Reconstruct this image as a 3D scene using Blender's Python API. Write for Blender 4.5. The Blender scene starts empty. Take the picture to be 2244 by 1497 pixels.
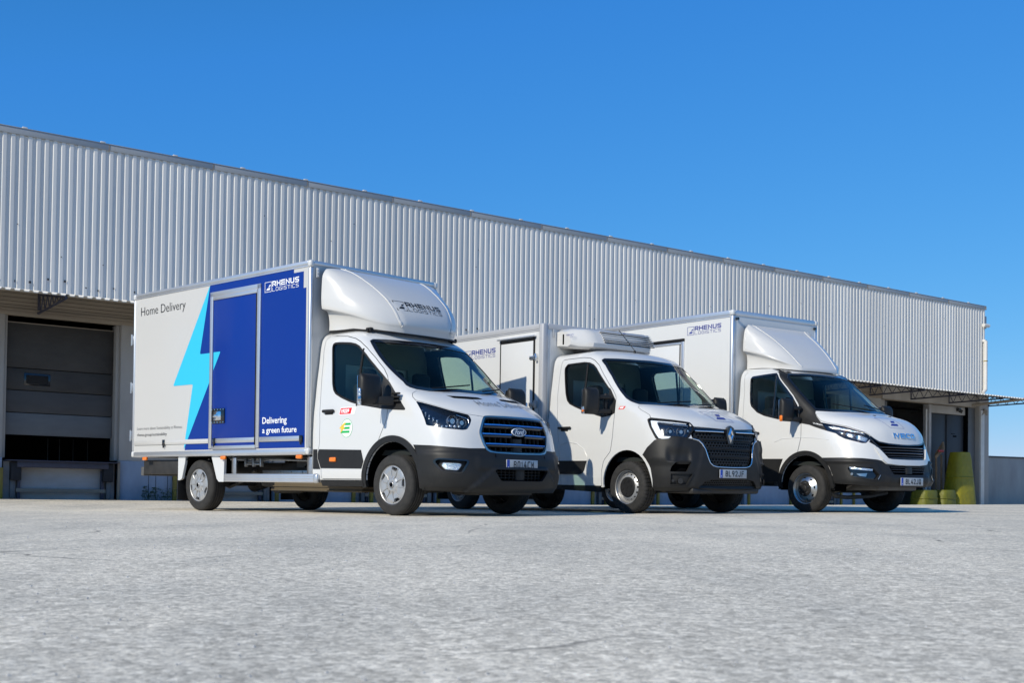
import bpy, bmesh, math, random
import numpy as np
from mathutils import Vector, Matrix
from mathutils.bvhtree import BVHTree
from mathutils.geometry import delaunay_2d_cdt
R = math.radians
SC = bpy.context.scene
COL = SC.collection
rnd = random.Random(7)

# ------------------------------------------------------------------ camera
CAM_H = 0.2695
cd = bpy.data.cameras.new("camera"); cam = bpy.data.objects.new("camera", cd); COL.objects.link(cam)
cd.sensor_width = 36.0; cd.lens = 2534.9 / 2244 * 36.0
cd.shift_y = (1038.34 - 748.5) / 2244
cd.clip_start = 0.05; cd.clip_end = 3000
cam.matrix_world = (Matrix.Translation((0, 0, CAM_H)) @ Matrix.Rotation(R(90) + 0.0164, 4, 'X')
                    @ Matrix.Rotation(0.0050, 4, 'Z'))
cd.dof.use_dof = True; cd.dof.focus_distance = 13.6; cd.dof.aperture_fstop = 9.0
SC.camera = cam
SC.render.resolution_x = 1024; SC.render.resolution_y = 684

# ------------------------------------------------------------------ light
SUN_AZ, SUN_EL = R(47.8), R(31.5)          # direction the light travels towards, and its height
SC.view_settings.view_transform = 'Standard'; SC.view_settings.look = 'None'
SC.view_settings.gamma = 1.0; SC.view_settings.exposure = 0.0
W = bpy.data.worlds.new("World"); SC.world = W; W.use_nodes = True
nt = W.node_tree; nt.nodes.clear()
sky = nt.nodes.new('ShaderNodeTexSky'); sky.sky_type = 'NISHITA'; sky.sun_disc = False
sky.sun_elevation = SUN_EL
sx, sy = -math.cos(SUN_AZ), -math.sin(SUN_AZ)      # where the sun stands
sky.sun_rotation = math.atan2(sx, sy)
sky.altitude = 3000; sky.air_density = 1.5; sky.dust_density = 0.0; sky.ozone_density = 10
# the photograph's graded, saturated blue: one response curve per colour of the sky's light
sp = nt.nodes.new('ShaderNodeSeparateColor'); cb = nt.nodes.new('ShaderNodeCombineColor'); nt.links.new(sky.outputs[0], sp.inputs[0])
for i, (ref, val, hi, lo) in enumerate(((0.672, 0.040, 1.20, 1.20), (1.69, 0.240, 0.68, 0.95), (4.05, 0.70, 0.34, 1.15))):
    dvd = nt.nodes.new('ShaderNodeMath'); dvd.operation = 'DIVIDE'; dvd.inputs[1].default_value = ref; nt.links.new(sp.outputs[i], dvd.inputs[0])
    p1 = nt.nodes.new('ShaderNodeMath'); p1.operation = 'POWER'; p1.inputs[1].default_value = hi; nt.links.new(dvd.outputs[0], p1.inputs[0])
    p2 = nt.nodes.new('ShaderNodeMath'); p2.operation = 'POWER'; p2.inputs[1].default_value = lo; nt.links.new(dvd.outputs[0], p2.inputs[0])
    mn = nt.nodes.new('ShaderNodeMath'); mn.operation = 'MINIMUM'; nt.links.new(p1.outputs[0], mn.inputs[0]); nt.links.new(p2.outputs[0], mn.inputs[1])
    ml = nt.nodes.new('ShaderNodeMath'); ml.operation = 'MULTIPLY'; ml.inputs[1].default_value = val * 10; nt.links.new(mn.outputs[0], ml.inputs[0])
    nt.links.new(ml.outputs[0], cb.inputs[i])
bg = nt.nodes.new('ShaderNodeBackground'); bg.inputs['Strength'].default_value = 0.10
out = nt.nodes.new('ShaderNodeOutputWorld')
nt.links.new(cb.outputs[0], bg.inputs[0]); nt.links.new(bg.outputs[0], out.inputs[0])
sl = bpy.data.lights.new("sun", 'SUN'); sl.energy = 4.1; sl.angle = R(0.53); sl.color = (1.0, 0.93, 0.78)
so = bpy.data.objects.new("sun", sl); COL.objects.link(so)
dv = Vector((math.cos(SUN_AZ) * math.cos(SUN_EL), math.sin(SUN_AZ) * math.cos(SUN_EL), -math.sin(SUN_EL)))
so.rotation_euler = dv.to_track_quat('-Z', 'Y').to_euler(); so.location = (-20, -20, 20)
SC.cycles.use_denoising = True
SC.cycles.max_bounces = 8; SC.cycles.transparent_max_bounces = 16; SC.cycles.glossy_bounces = 4
SC.cycles.sample_clamp_indirect = 6

# ------------------------------------------------------------------ materials
MATS = {}
def mat(name, col, rough=0.5, metal=0.0, coat=0.0, spec=0.5, noise=None, bump=None, coat_rough=0.03):
    """noise: (scale, amount, colour2, stretch)   bump: (scale, strength, distance)"""
    if name in MATS: return MATS[name]
    m = bpy.data.materials.new(name); m.use_nodes = True; MATS[name] = m
    t = m.node_tree; b = t.nodes['Principled BSDF']
    c = tuple(col) + (1.0,)
    b.inputs['Base Color'].default_value = c
    b.inputs['Roughness'].default_value = rough; b.inputs['Metallic'].default_value = metal
    b.inputs['Coat Weight'].default_value = coat; b.inputs['Coat Roughness'].default_value = coat_rough
    b.inputs['Specular IOR Level'].default_value = spec
    if noise or bump:
        tc = t.nodes.new('ShaderNodeTexCoord')
    if noise:
        sc_, amt, c2, stretch = noise
        mp = t.nodes.new('ShaderNodeMapping'); mp.inputs['Scale'].default_value = stretch
        t.links.new(tc.outputs['Object'], mp.inputs[0])
        n = t.nodes.new('ShaderNodeTexNoise'); n.inputs['Scale'].default_value = sc_; n.inputs['Detail'].default_value = 6
        n.inputs['Roughness'].default_value = 0.62
        t.links.new(mp.outputs[0], n.inputs['Vector'])
        rp = t.nodes.new('ShaderNodeMapRange'); rp.inputs[1].default_value = 0.35; rp.inputs[2].default_value = 0.7
        rp.inputs[3].default_value = 0.0; rp.inputs[4].default_value = amt
        t.links.new(n.outputs[0], rp.inputs[0])
        mx = t.nodes.new('ShaderNodeMix'); mx.data_type = 'RGBA'
        mx.inputs[6].default_value = c; mx.inputs[7].default_value = tuple(c2) + (1.0,)
        t.links.new(rp.outputs[0], mx.inputs[0]); t.links.new(mx.outputs[2], b.inputs['Base Color'])
    if bump:
        n2 = t.nodes.new('ShaderNodeTexNoise'); n2.inputs['Scale'].default_value = bump[0]; n2.inputs['Detail'].default_value = 5
        t.links.new(tc.outputs['Object'], n2.inputs['Vector'])
        bp = t.nodes.new('ShaderNodeBump'); bp.inputs['Strength'].default_value = bump[1]; bp.inputs['Distance'].default_value = bump[2]
        t.links.new(n2.outputs[0], bp.inputs['Height']); t.links.new(bp.outputs[0], b.inputs['Normal'])
    return m
def glass(name, tint, refl=1.0, ior=1.5, rough=0.0, refl0=1.0):
    if name in MATS: return MATS[name]
    m = bpy.data.materials.new(name); m.use_nodes = True; MATS[name] = m
    t = m.node_tree; t.nodes.clear()
    o = t.nodes.new('ShaderNodeOutputMaterial'); tr = t.nodes.new('ShaderNodeBsdfTransparent'); tr.inputs[0].default_value = tuple(tint) + (1,)
    gl = t.nodes.new('ShaderNodeBsdfGlossy'); gl.inputs['Roughness'].default_value = rough; gl.inputs[0].default_value = (refl, refl, refl, 1)
    lw = t.nodes.new('ShaderNodeLayerWeight'); lw.inputs[0].default_value = .5        # Schlick: the same from both sides of the pane
    pw = t.nodes.new('ShaderNodeMath'); pw.operation = 'POWER'; pw.inputs[1].default_value = 5.0; t.links.new(lw.outputs['Facing'], pw.inputs[0])
    f0 = ((ior - 1) / (ior + 1))**2 * refl0
    fr = t.nodes.new('ShaderNodeMath'); fr.operation = 'MULTIPLY_ADD'; fr.inputs[1].default_value = 1 - f0; fr.inputs[2].default_value = f0; t.links.new(pw.outputs[0], fr.inputs[0])
    mx = t.nodes.new('ShaderNodeMixShader')
    t.links.new(fr.outputs[0], mx.inputs[0]); t.links.new(tr.outputs[0], mx.inputs[1]); t.links.new(gl.outputs[0], mx.inputs[2])
    t.links.new(mx.outputs[0], o.inputs[0])
    return m
mat('white_paint', (0.63, 0.63, 0.62), 0.30, coat=0.7, noise=(1.1, 0.16, (0.565, 0.56, 0.545), (1, 1, 1)))
mat('box_panel_white', (0.535, 0.525, 0.505), 0.30, coat=0.35, coat_rough=0.08, noise=(0.6, 0.14, (0.495, 0.485, 0.465), (1, 1, 1)))
mat('fairing_white', (0.61, 0.60, 0.58), 0.28, coat=0.5)
mat('black_plastic', (0.0125, 0.0125, 0.0128), 0.50, bump=(420, 0.25, 0.001), spec=.32, noise=(9, 0.5, (0.021, 0.0205, 0.020), (1, 1, 1)))
mat('lamp_crystal', (0.72, 0.74, 0.76), 0.10, metal=0.9, bump=(75, 1.0, 0.012))
mat('box_panel_clean', (0.645, 0.65, 0.645), 0.30, coat=0.35, coat_rough=0.08, noise=(0.6, 0.14, (0.60, 0.605, 0.60), (1, 1, 1)))
mat('gloss_black', (0.008, 0.008, 0.010), 0.12, coat=0.6)
mat('rubber_seal', (0.008, 0.008, 0.009), 0.6, spec=.3)
mat('gap_black', (0.003, 0.003, 0.0035), 1.0, spec=0.0)
mat('chrome', (0.82, 0.84, 0.87), 0.08, metal=1.0)
mat('satin_metal', (0.50, 0.50, 0.49), 0.28, metal=1.0)
mat('galvanised', (0.50, 0.52, 0.54), 0.42, metal=0.85, noise=(30, 0.6, (0.33, 0.34, 0.36), (1, 1, 1)))
mat('aluminium', (0.66, 0.67, 0.69), 0.34, metal=0.75, noise=(3, 0.3, (0.5, 0.5, 0.52), (1, 1, 1)))
mat('alloy_paint', (0.46, 0.46, 0.46), 0.36, metal=0.55, coat=0.2, noise=(14, 0.35, (0.34, 0.335, 0.33), (1, 1, 1)))
mat('wheel_grey', (0.36, 0.355, 0.35), 0.38, metal=0.7, coat=0.2)
mat('tyre_rubber', (0.014, 0.014, 0.014), 0.78, noise=(16, 0.75, (0.034, 0.031, 0.028), (1, 1, 1)), bump=(120, 0.3, 0.002))
mat('chassis_black', (0.012, 0.012, 0.013), 0.55, noise=(6, 0.8, (0.035, 0.032, 0.03), (1, 1, 1)))
mat('chassis_grey', (0.10, 0.10, 0.10), 0.6, noise=(8, 0.8, (0.05, 0.045, 0.04), (1, 1, 1)))
mat('battery_tan', (0.11, 0.085, 0.05), 0.6, noise=(5, 0.6, (0.09, 0.07, 0.045), (1, 1, 1)))
mat('rail_grey', (0.42, 0.425, 0.44), 0.35, coat=0.3)
mat('brand_blue', (0.0, 0.026, 0.235), 0.4, coat=0.15, coat_rough=0.06, spec=.3)
mat('bolt_cyan', (0.03, 0.50, 0.74), 0.35, coat=0.2)
mat('logo_blue', (0.012, 0.03, 0.26), 0.4)
mat('print_black', (0.016, 0.016, 0.018), 0.45)
mat('print_grey', (0.10, 0.10, 0.10), 0.45)
mat('print_white', (0.86, 0.87, 0.88), 0.4)
mat('amber_lens', (0.85, 0.20, 0.01), 0.2, coat=0.6)
mat('red_lens', (0.45, 0.01, 0.01), 0.2, coat=0.6)
mat('plate_white', (0.40, 0.42, 0.44), 0.35, coat=0.3)
mat('plate_blue', (0.01, 0.06, 0.42), 0.35)
mat('sticker_red', (0.72, 0.012, 0.016), 0.4)
mat('sticker_green', (0.015, 0.42, 0.09), 0.4)
mat('sticker_yellow', (0.85, 0.52, 0.05), 0.4)
mat('grille_blue', (0.01, 0.20, 0.75), 0.25, coat=0.5)
mat('badge_blue', (0.004, 0.016, 0.09), 0.15, coat=0.8)
mat('cab_trim', (0.022, 0.026, 0.026), 0.8, spec=.2)
mat('cab_lining', (0.20, 0.23, 0.215), 0.8)
mat('seat_fabric', (0.022, 0.024, 0.03), 0.85)
mat('reflector', (0.50, 0.52, 0.55), 0.14, metal=1.0)
glass('window_glass', (0.55, 0.70, 0.64), refl=.85)
glass('windscreen_glass', (0.70, 0.84, 0.77), refl=.55)
glass('lamp_lens', (0.92, 0.94, 0.96), ior=1.45, refl0=1.3)
glass('side_glass_dark', (0.42, 0.56, 0.60), refl=.8)

# ------------------------------------------------------------------ object helpers
def link(name, me, material=None, parent=None):
    o = bpy.data.objects.new(name, me); COL.objects.link(o)
    if material is not None and hasattr(me, 'materials'):
        for mm in (material if isinstance(material, (list, tuple)) else [material]):
            me.materials.append(MATS[mm] if isinstance(mm, str) else mm)
    if parent is not None: o.parent = parent
    return o
def thing(name, label, cat, loc=(0, 0, 0), rotz=0.0, group=None):
    o = bpy.data.objects.new(name, None); COL.objects.link(o); o.location = loc; o.rotation_euler = (0, 0, rotz)
    o.empty_display_size = 0.2
    o['label'] = label; o['category'] = cat
    if group: o['group'] = group
    return o
def tag(o, label, cat, group=None):
    o['label'] = label; o['category'] = cat
    if group: o['group'] = group
    return o
def smooth(me, ang=28):
    me.polygons.foreach_set('use_smooth', [True] * len(me.polygons))
    me.set_sharp_from_angle(angle=R(ang))
class MB:
    """collects simple solids into ONE mesh"""
    def __init__(s): s.v = []; s.f = []; s.mi = []; s.cur = 0
    def add(s, vs, fs, M=None):
        b = len(s.v)
        if M is not None: vs = [M @ Vector(p) for p in vs]
        s.v += [tuple(p) for p in vs]; s.f += [tuple(b + i for i in f) for f in fs]; s.mi += [s.cur] * len(fs)
        return s
    def box(s, c, d, bevel=0.0, M=None):
        """centre, full size, chamfer"""
        x, y, z = d[0] / 2, d[1] / 2, d[2] / 2
        b = min(bevel, x * .9, y * .9, z * .9)
        if b <= 0:
            vs = [(c[0] + i * x, c[1] + j * y, c[2] + k * z) for i in (-1, 1) for j in (-1, 1) for k in (-1, 1)]
            fs = [(0, 1, 3, 2), (4, 6, 7, 5), (0, 4, 5, 1), (2, 3, 7, 6), (0, 2, 6, 4), (1, 5, 7, 3)]
            return s.add(vs, fs, M)
        bm = bmesh.new(); bmesh.ops.create_cube(bm, size=1.0)
        for v in bm.verts: v.co = Vector((v.co.x * 2 * x, v.co.y * 2 * y, v.co.z * 2 * z))
        bmesh.ops.bevel(bm, geom=bm.edges[:], offset=b, segments=2, profile=0.5, affect='EDGES')
        bm.verts.index_update()
        vs = [tuple(v.co + Vector(c)) for v in bm.verts]; fs = [tuple(v.index for v in f.verts) for f in bm.faces]; bm.free()
        return s.add(vs, fs, M)
    def cyl(s, a, b, r, n=16, r2=None, caps=True):
        a, b = Vector(a), Vector(b); d = (b - a).normalized(); u = d.orthogonal().normalized(); w = d.cross(u); r2 = r if r2 is None else r2
        vs = []
        for p, rr in ((a, r), (b, r2)):
            for i in range(n):
                t = 2 * math.pi * i / n; vs.append(p + (u * math.cos(t) + w * math.sin(t)) * rr)
        fs = [(i, (i + 1) % n, n + (i + 1) % n, n + i) for i in range(n)]
        if caps: fs += [tuple(range(n - 1, -1, -1)), tuple(range(n, 2 * n))]
        return s.add(vs, fs)
    def tube(s, pts, r, n=8, closed=False):
        P = [Vector(p) for p in pts]; m = len(P); rings = []
        up = None
        for i in range(m):
            if closed: d = (P[(i + 1) % m] - P[i - 1]).normalized()
            else: d = (P[min(i + 1, m - 1)] - P[max(i - 1, 0)]).normalized()
            u = d.orthogonal().normalized() if up is None else (up - d * up.dot(d)).normalized(); up = u; w = d.cross(u)
            rings.append([P[i] + (u * math.cos(2 * math.pi * k / n) + w * math.sin(2 * math.pi * k / n)) * r for k in range(n)])
        vs = [p for rg in rings for p in rg]; fs = []
        for i in range(m if closed else m - 1):
            for k in range(n):
                a = i * n + k; b = i * n + (k + 1) % n; c = ((i + 1) % m) * n + (k + 1) % n; d_ = ((i + 1) % m) * n + k
                fs.append((a, b, c, d_))
        if not closed: fs += [tuple(range(n - 1, -1, -1)), tuple(range((m - 1) * n, m * n))]
        return s.add(vs, fs)
    def lathe(s, prof, M, n=48):
        """prof: list of (axis, radius), revolved about local Y"""
        vs = []; fs = []; m = len(prof)
        for i in range(n):
            t = 2 * math.pi * i / n
            for (a, r) in prof: vs.append((r * math.cos(t), a, r * math.sin(t)))
        for i in range(n):
            for j in range(m - 1):
                fs.append((i * m + j, i * m + j + 1, ((i + 1) % n) * m + j + 1, ((i + 1) % n) * m + j))
        return s.add(vs, fs, M)
    def prism(s, poly, h0, h1, M=None):
        """poly in local xy, extruded z h0..h1; concave ok"""
        n = len(poly); vs = [(x, y, h0) for x, y in poly] + [(x, y, h1) for x, y in poly]
        fs = [(i, (i + 1) % n, n + (i + 1) % n, n + i) for i in range(n)]
        fs += [tuple(range(n - 1, -1, -1)), tuple(range(n, 2 * n))]
        return s.add(vs, fs, M)
    def grid(s, P, close_u=False):
        nu, nv = len(P), len(P[0]); vs = [p for row in P for p in row]; fs = []
        for i in range(nu if close_u else nu - 1):
            for j in range(nv - 1):
                k = (i + 1) % nu
                fs.append((i * nv + j, k * nv + j, k * nv + j + 1, i * nv + j + 1))
        return s.add(vs, fs)
    def mesh(s, name, ang=28, fix=True):
        me = bpy.data.meshes.new(name); me.from_pydata(s.v, [], s.f); me.update()
        if any(s.mi): me.polygons.foreach_set('material_index', s.mi)
        if fix:
            bm = bmesh.new(); bm.from_mesh(me); bmesh.ops.recalc_face_normals(bm, faces=bm.faces); bm.to_mesh(me); bm.free()
        smooth(me, ang); return me
    def obj(s, name, material, parent=None, ang=28, fix=True):
        return link(name, s.mesh(name, ang, fix), material, parent)
def dup(o, parent=None, M=None):
    c = o.copy(); COL.objects.link(c); c.parent = parent
    if M is not None: c.matrix_local = M
    for ch in list(o.children):
        dup(ch, c)
    return c
XZ_NEAR = Matrix(((1, 0, 0, 0), (0, 0, -1, 0), (0, 1, 0, 0), (0, 0, 0, 1)))   # poly (x,y)->(x, ., z), extrude towards -y
YZ_FRONT = Matrix(((0, 0, 1, 0), (1, 0, 0, 0), (0, 1, 0, 0), (0, 0, 0, 1)))    # poly (x,y)->(y,z), extrude towards +x

# ------------------------------------------------------------------ outlines
def akima(t, y, tn):
    t = np.asarray(t, float); y = np.asarray(y, float); tn = np.asarray(tn, float)
    m = np.diff(y, axis=0) / np.diff(t)[:, None]
    m = np.vstack([3 * m[:1] - 2 * m[1:2], 2 * m[:1] - m[1:2], m, 2 * m[-1:] - m[-2:-1], 3 * m[-1:] - 2 * m[-2:-1]])
    w1 = np.abs(m[3:] - m[2:-1]) + np.abs(m[3:] + m[2:-1]) * .1 + 1e-9
    w2 = np.abs(m[1:-2] - m[:-3]) + np.abs(m[1:-2] + m[:-3]) * .1 + 1e-9
    d = (w1 * m[1:-2] + w2 * m[2:-1]) / (w1 + w2)
    k = np.clip(np.searchsorted(t, tn, side='right') - 1, 0, len(t) - 2)
    h = (t[k + 1] - t[k])[:, None]; s = ((tn - t[k])[:, None]) / h
    return ((2 * s**3 - 3 * s**2 + 1) * y[k] + (s**3 - 2 * s**2 + s) * h * d[k] + (-2 * s**3 + 3 * s**2) * y[k + 1] + (s**3 - s**2) * h * d[k + 1])
def roundp(pts, r, n=5, closed=True):
    """round polygon corners; pts may carry their own radius as third value"""
    out = []; N = len(pts)
    for i in range(N):
        p = Vector(pts[i][:2]); rr = pts[i][2] if len(pts[i]) > 2 else r
        if not closed and i in (0, N - 1): out.append(tuple(p)); continue
        a = Vector(pts[i - 1][:2]); b = Vector(pts[(i + 1) % N][:2])
        da, db = a - p, b - p
        k = min(rr, da.length * .48, db.length * .48)
        if k < 1e-4: out.append(tuple(p)); continue
        s, e = p + da.normalized() * k, p + db.normalized() * k
        for j in range(n + 1):
            t = j / n; q = s * (1 - t)**2 + p * 2 * t * (1 - t) + e * t * t; out.append(tuple(q))
    return out
def densify(poly, step, closed=True):
    out = []; N = len(poly)
    for i in range(N if closed else N - 1):
        a, b = Vector(poly[i]), Vector(poly[(i + 1) % N]); L = (b - a).length
        if L < 1e-6: continue
        k = max(1, int(math.ceil(L / step)))
        for j in range(k): out.append(tuple(a.lerp(b, j / k)))
    if not closed: out.append(tuple(poly[-1]))
    return out
def area(p):
    return 0.5 * sum(p[i][0] * p[(i + 1) % len(p)][1] - p[(i + 1) % len(p)][0] * p[i][1] for i in range(len(p)))
def inset(poly, d):
    """positive d shrinks"""
    s = 1 if area(poly) > 0 else -1; N = len(poly); out = []
    for i in range(N):
        a, p, b = Vector(poly[i - 1]), Vector(poly[i]), Vector(poly[(i + 1) % N])
        e1 = (p - a); e2 = (b - p)
        if e1.length < 1e-7 or e2.length < 1e-7: continue
        n1 = Vector((-e1.y, e1.x)).normalized() * s; n2 = Vector((-e2.y, e2.x)).normalized() * s
        n = n1 + n2
        if n.length < 1e-6: continue
        n.normalize(); k = d / max(0.5, n.dot(n1)); out.append(tuple(p + n * k))
    return out
def inpoly(P, poly):
    P = np.asarray(P, float); q = np.asarray([p[:2] for p in poly], float); x, y = P[:, 0], P[:, 1]; ins = np.zeros(len(P), bool)
    j = len(q) - 1
    for i in range(len(q)):
        xi, yi, xj, yj = q[i][0], q[i][1], q[j][0], q[j][1]
        c = ((yi > y) != (yj > y)) & (x < (xj - xi) * (y - yi) / ((yj - yi) if abs(yj - yi) > 1e-12 else 1e-12) + xi)
        ins ^= c; j = i
    return ins
def distpoly(P, poly):
    P = np.asarray(P, float); q = np.asarray([p[:2] for p in poly], float); best = np.full(len(P), 1e9)
    for i in range(len(q)):
        a = q[i - 1]; b = q[i]; ab = b - a; L = (ab @ ab) + 1e-12
        t = np.clip(((P - a) @ ab) / L, 0, 1); d = P - (a + t[:, None] * ab); best = np.minimum(best, (d * d).sum(1))
    return np.sqrt(best)

def mir(poly): return [(-p[0],) + tuple(p[1:]) for p in poly]
def sym(pts, zt=None, zb=None):
    """closed outline symmetric about the centre line, from the picks on the near side (angle < 0)"""
    n = [p for p in pts if p[0] < -0.01]; zs = [p[1] for p in n]; zm = (max(zs) + min(zs)) / 2
    n.sort(key=lambda p: math.atan2(-p[0], p[1] - zm))
    zt = n[0][1] if zt is None else zt; zb = n[-1][1] if zb is None else zb
    h = [(0.0, zt)] + n + [(0.0, zb)]
    return h + [(-p[0], p[1]) for p in reversed(n)]
# ------------------------------------------------------------------ body shells
class Shell:
    """smooth body surface from rows of control points (half body, y>=0), addressed by (angle round a vertical axis, height)"""
    def __init__(s, rows, x0, nu=16, nv=12, sharp_rows=()):
        full = [[(p[0], -p[1], p[2]) for p in row[:0:-1]] + list(row) for row in rows]
        A = np.array(full, float); nr, nc = A.shape[:2]; s.nr = nr
        s.half = len(rows[0]) - 1
        tc = np.concatenate([[0], np.cumsum(np.linalg.norm(np.diff(A, axis=1), axis=2).mean(0) + 0.02)])
        tr = np.concatenate([[0], np.cumsum(np.linalg.norm(np.diff(A, axis=0), axis=2).mean(1) + 0.02)])
        tcn = np.concatenate([np.linspace(tc[i], tc[i + 1], nv, endpoint=False) for i in range(nc - 1)] + [[tc[-1]]])
        trn = np.concatenate([np.linspace(tr[i], tr[i + 1], nu, endpoint=False) for i in range(nr - 1)] + [[tr[-1]]])
        s.tr, s.trn = tr, trn
        B = akima(tr, A.reshape(nr, -1), trn).reshape(len(trn), nc, 3)
        C = akima(tc, B.transpose(1, 0, 2).reshape(nc, -1), tcn).reshape(len(tcn), len(trn), 3).transpose(1, 0, 2)
        s.G = C; s.x0 = x0; n1, n2 = C.shape[:2]
        du = np.gradient(C, axis=0); dw = np.gradient(C, axis=1); N = np.cross(dw, du)
        N /= (np.linalg.norm(N, axis=2, keepdims=True) + 1e-12)
        ctr = np.array([x0, 0, 1.0]); flip = np.sum(N * (C - ctr), axis=2).mean() < 0
        s.N = -N if flip else N
        s.V = C.reshape(-1, 3); s.VN = s.N.reshape(-1, 3); s.n2 = n2
        s.F = [(i * n2 + j, i * n2 + j + 1, (i + 1) * n2 + j + 1, (i + 1) * n2 + j) for i in range(n1 - 1) for j in range(n2 - 1)]
        s.bvh = BVHTree.FromPolygons([tuple(v) for v in s.V], s.F)
    def row_index(s, r): return int(np.argmin(np.abs(s.trn - (s.tr[int(r)] + (s.tr[min(int(r) + 1, s.nr - 1)] - s.tr[int(r)]) * (r - int(r))))))
    def nrm(s, loc, fi):
        f = s.F[fi]; w = [1.0 / (1e-6 + sum((s.V[i][k] - loc[k])**2 for k in range(3))) for i in f]; W_ = sum(w)
        n = sum((s.VN[i] * wi for i, wi in zip(f, w)), np.zeros(3)) / W_
        return Vector(n).normalized()
    K = 1.5
    def hit(s, a, z):
        th = a / s.K
        o = Vector((s.x0, 0, z)); d = Vector((math.cos(th), math.sin(th), 0))
        loc, n, fi, dist = s.bvh.ray_cast(o, d)
        if loc is None:
            for dz in (.004, -.004, .01, -.01, .02, -.02, .04, -.04):
                loc, n, fi, dist = s.bvh.ray_cast(o + Vector((0, 0, dz)), d)
                if loc is not None: loc = loc - Vector((0, 0, dz)); break
            else:
                loc, n, fi, dist = s.bvh.find_nearest(o + d * 1.0)
        return loc, s.nrm(loc, fi)
    def to2(s, p): return (s.K * math.atan2(p[1], p[0] - s.x0), p[2])
    def ax(s, x, z, side=-1):
        """angle coordinate of the side of the body at length x"""
        y = 0.95
        for _ in range(5):
            l, n = s.hit(s.K * math.atan2(side * y, x - s.x0), z); y = abs(l.y) if abs(l.y) > .2 else .2
        return s.K * math.atan2(side * y, x - s.x0)
    def ay(s, y, z):
        """angle coordinate of the front of the body at width y"""
        X = 0.9
        for _ in range(6):
            l, n = s.hit(s.K * math.atan2(y, X - s.x0), z); X = l.x
        return s.K * math.atan2(y, X - s.x0)
    def P(s, a, z, off=0.0):
        l, n = s.hit(a, z); return l + n * off
    def ray(s, o, d):
        return s.bvh.ray_cast(Vector(o), Vector(d))
def fill2d(outer, holes, step):
    ob = densify(outer, step); hb = [densify(h, step) for h in holes]
    pts = list(ob); edges = [(i, (i + 1) % len(ob)) for i in range(len(ob))]
    for h in hb:
        b = len(pts); pts += h; edges += [(b + i, b + (i + 1) % len(h)) for i in range(len(h))]
    A = np.array(ob); x0, y0 = A.min(0); x1, y1 = A.max(0)
    xs = np.arange(x0 + step * .5, x1, step); ys = np.arange(y0 + step * .5, y1, step)
    if len(xs) and len(ys):
        gx, gy = np.meshgrid(xs, ys); gy = gy.copy(); gx = gx + (np.arange(len(ys)) % 2)[:, None] * step * .5
        P = np.stack([gx.ravel(), gy.ravel()], 1); m = inpoly(P, ob)
        P = P[m]
        if len(P):
            k = distpoly(P, ob) > step * .45
            for h in hb: k &= ~inpoly(P, h) & (distpoly(P, h) > step * .45)
            P = P[k]; pts += [tuple(p) for p in P]
    V, E, F = delaunay_2d_cdt([Vector(p) for p in pts], edges, [], 0, 1e-7, False)[:3]
    V = [(v.x, v.y) for v in V]
    C = np.array([[sum(V[i][0] for i in f) / 3, sum(V[i][1] for i in f) / 3] for f in F])
    keep = inpoly(C, ob)
    for h in hb: keep &= ~inpoly(C, h)
    F = [f for f, k in zip(F, keep) if k]
    return V, F
def patch(sh, outer, holes=(), off=0.0, rim=0.02, step=0.035, name='panel', mat_='white_paint', parent=None, offf=None, rimmat=None):
    """a piece of the shell inside outline `outer` (angle,height) without `holes`, moved out by off, with a folded rim"""
    V, F = fill2d(outer, list(holes), step)
    P = []; N = []
    for (a, z) in V:
        l, n = sh.hit(a, z); o = off if offf is None else off + offf(a, z)
        P.append(l + n * o); N.append(n)
    if offf is not None:                                   # relief of its own: normals from the faces
        A = [Vector((0, 0, 0)) for _ in P]
        for f in F:
            c = (P[f[1]] - P[f[0]]).cross(P[f[2]] - P[f[0]])
            if c.dot(N[f[0]]) < 0: c = -c
            for i in f: A[i] += c
        N = [(a.normalized() if a.length > 1e-12 else n) for a, n in zip(A, N)]
    return surf(P, N, F, rim, name, mat_, parent, rimmat)
def surf(P, N, F, rim, name, mat_, parent, rimmat=None):
    F2 = []
    for f in F:
        a, b, c = (P[i] for i in f[:3]); nn = (b - a).cross(c - a)
        F2.append(tuple(f) if nn.dot(N[f[0]] + N[f[1]] + N[f[2]]) >= 0 else tuple(reversed(f)))
    used = sorted({i for f in F2 for i in f}); mp = {i: k for k, i in enumerate(used)}
    P = [P[i] for i in used]; N = [N[i] for i in used]; F2 = [tuple(mp[i] for i in f) for f in F2]
    cnt = {}
    for f in F2:
        for i in range(len(f)):
            e = (f[i], f[(i + 1) % len(f)]); k = (min(e), max(e)); cnt[k] = None if k in cnt else e
    bd = [e for e in cnt.values() if e]
    vs = [tuple(p) for p in P]; ns = [tuple(n) for n in N]; fs = list(F2); nf = len(fs)
    if rim > 0:
        for (a, b) in bd:
            pa, pb = P[a], P[b]; qa, qb = pa - N[a] * rim, pb - N[b] * rim
            n = (pb - pa).cross(N[a] + N[b]); n = n.normalized() if n.length > 1e-12 else N[a]
            k = len(vs); vs += [tuple(pa), tuple(pb), tuple(qb), tuple(qa)]; ns += [tuple(n)] * 4; fs.append((k + 1, k, k + 3, k + 2))
    me = bpy.data.meshes.new(name); me.from_pydata(vs, [], fs); me.validate(clean_customdata=False); me.update()
    me.polygons.foreach_set('use_smooth', [True] * len(me.polygons))
    me.normals_split_custom_set_from_vertices(ns)
    if rimmat:
        me.polygons.foreach_set('material_index', [0] * nf + [1] * (len(fs) - nf)); return link(name, me, [mat_, rimmat], parent)
    return link(name, me, mat_, parent)
def ring(sh, poly, w0, w1, **k):
    return patch(sh, inset(poly, w0), [inset(poly, w1)], **k)
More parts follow.
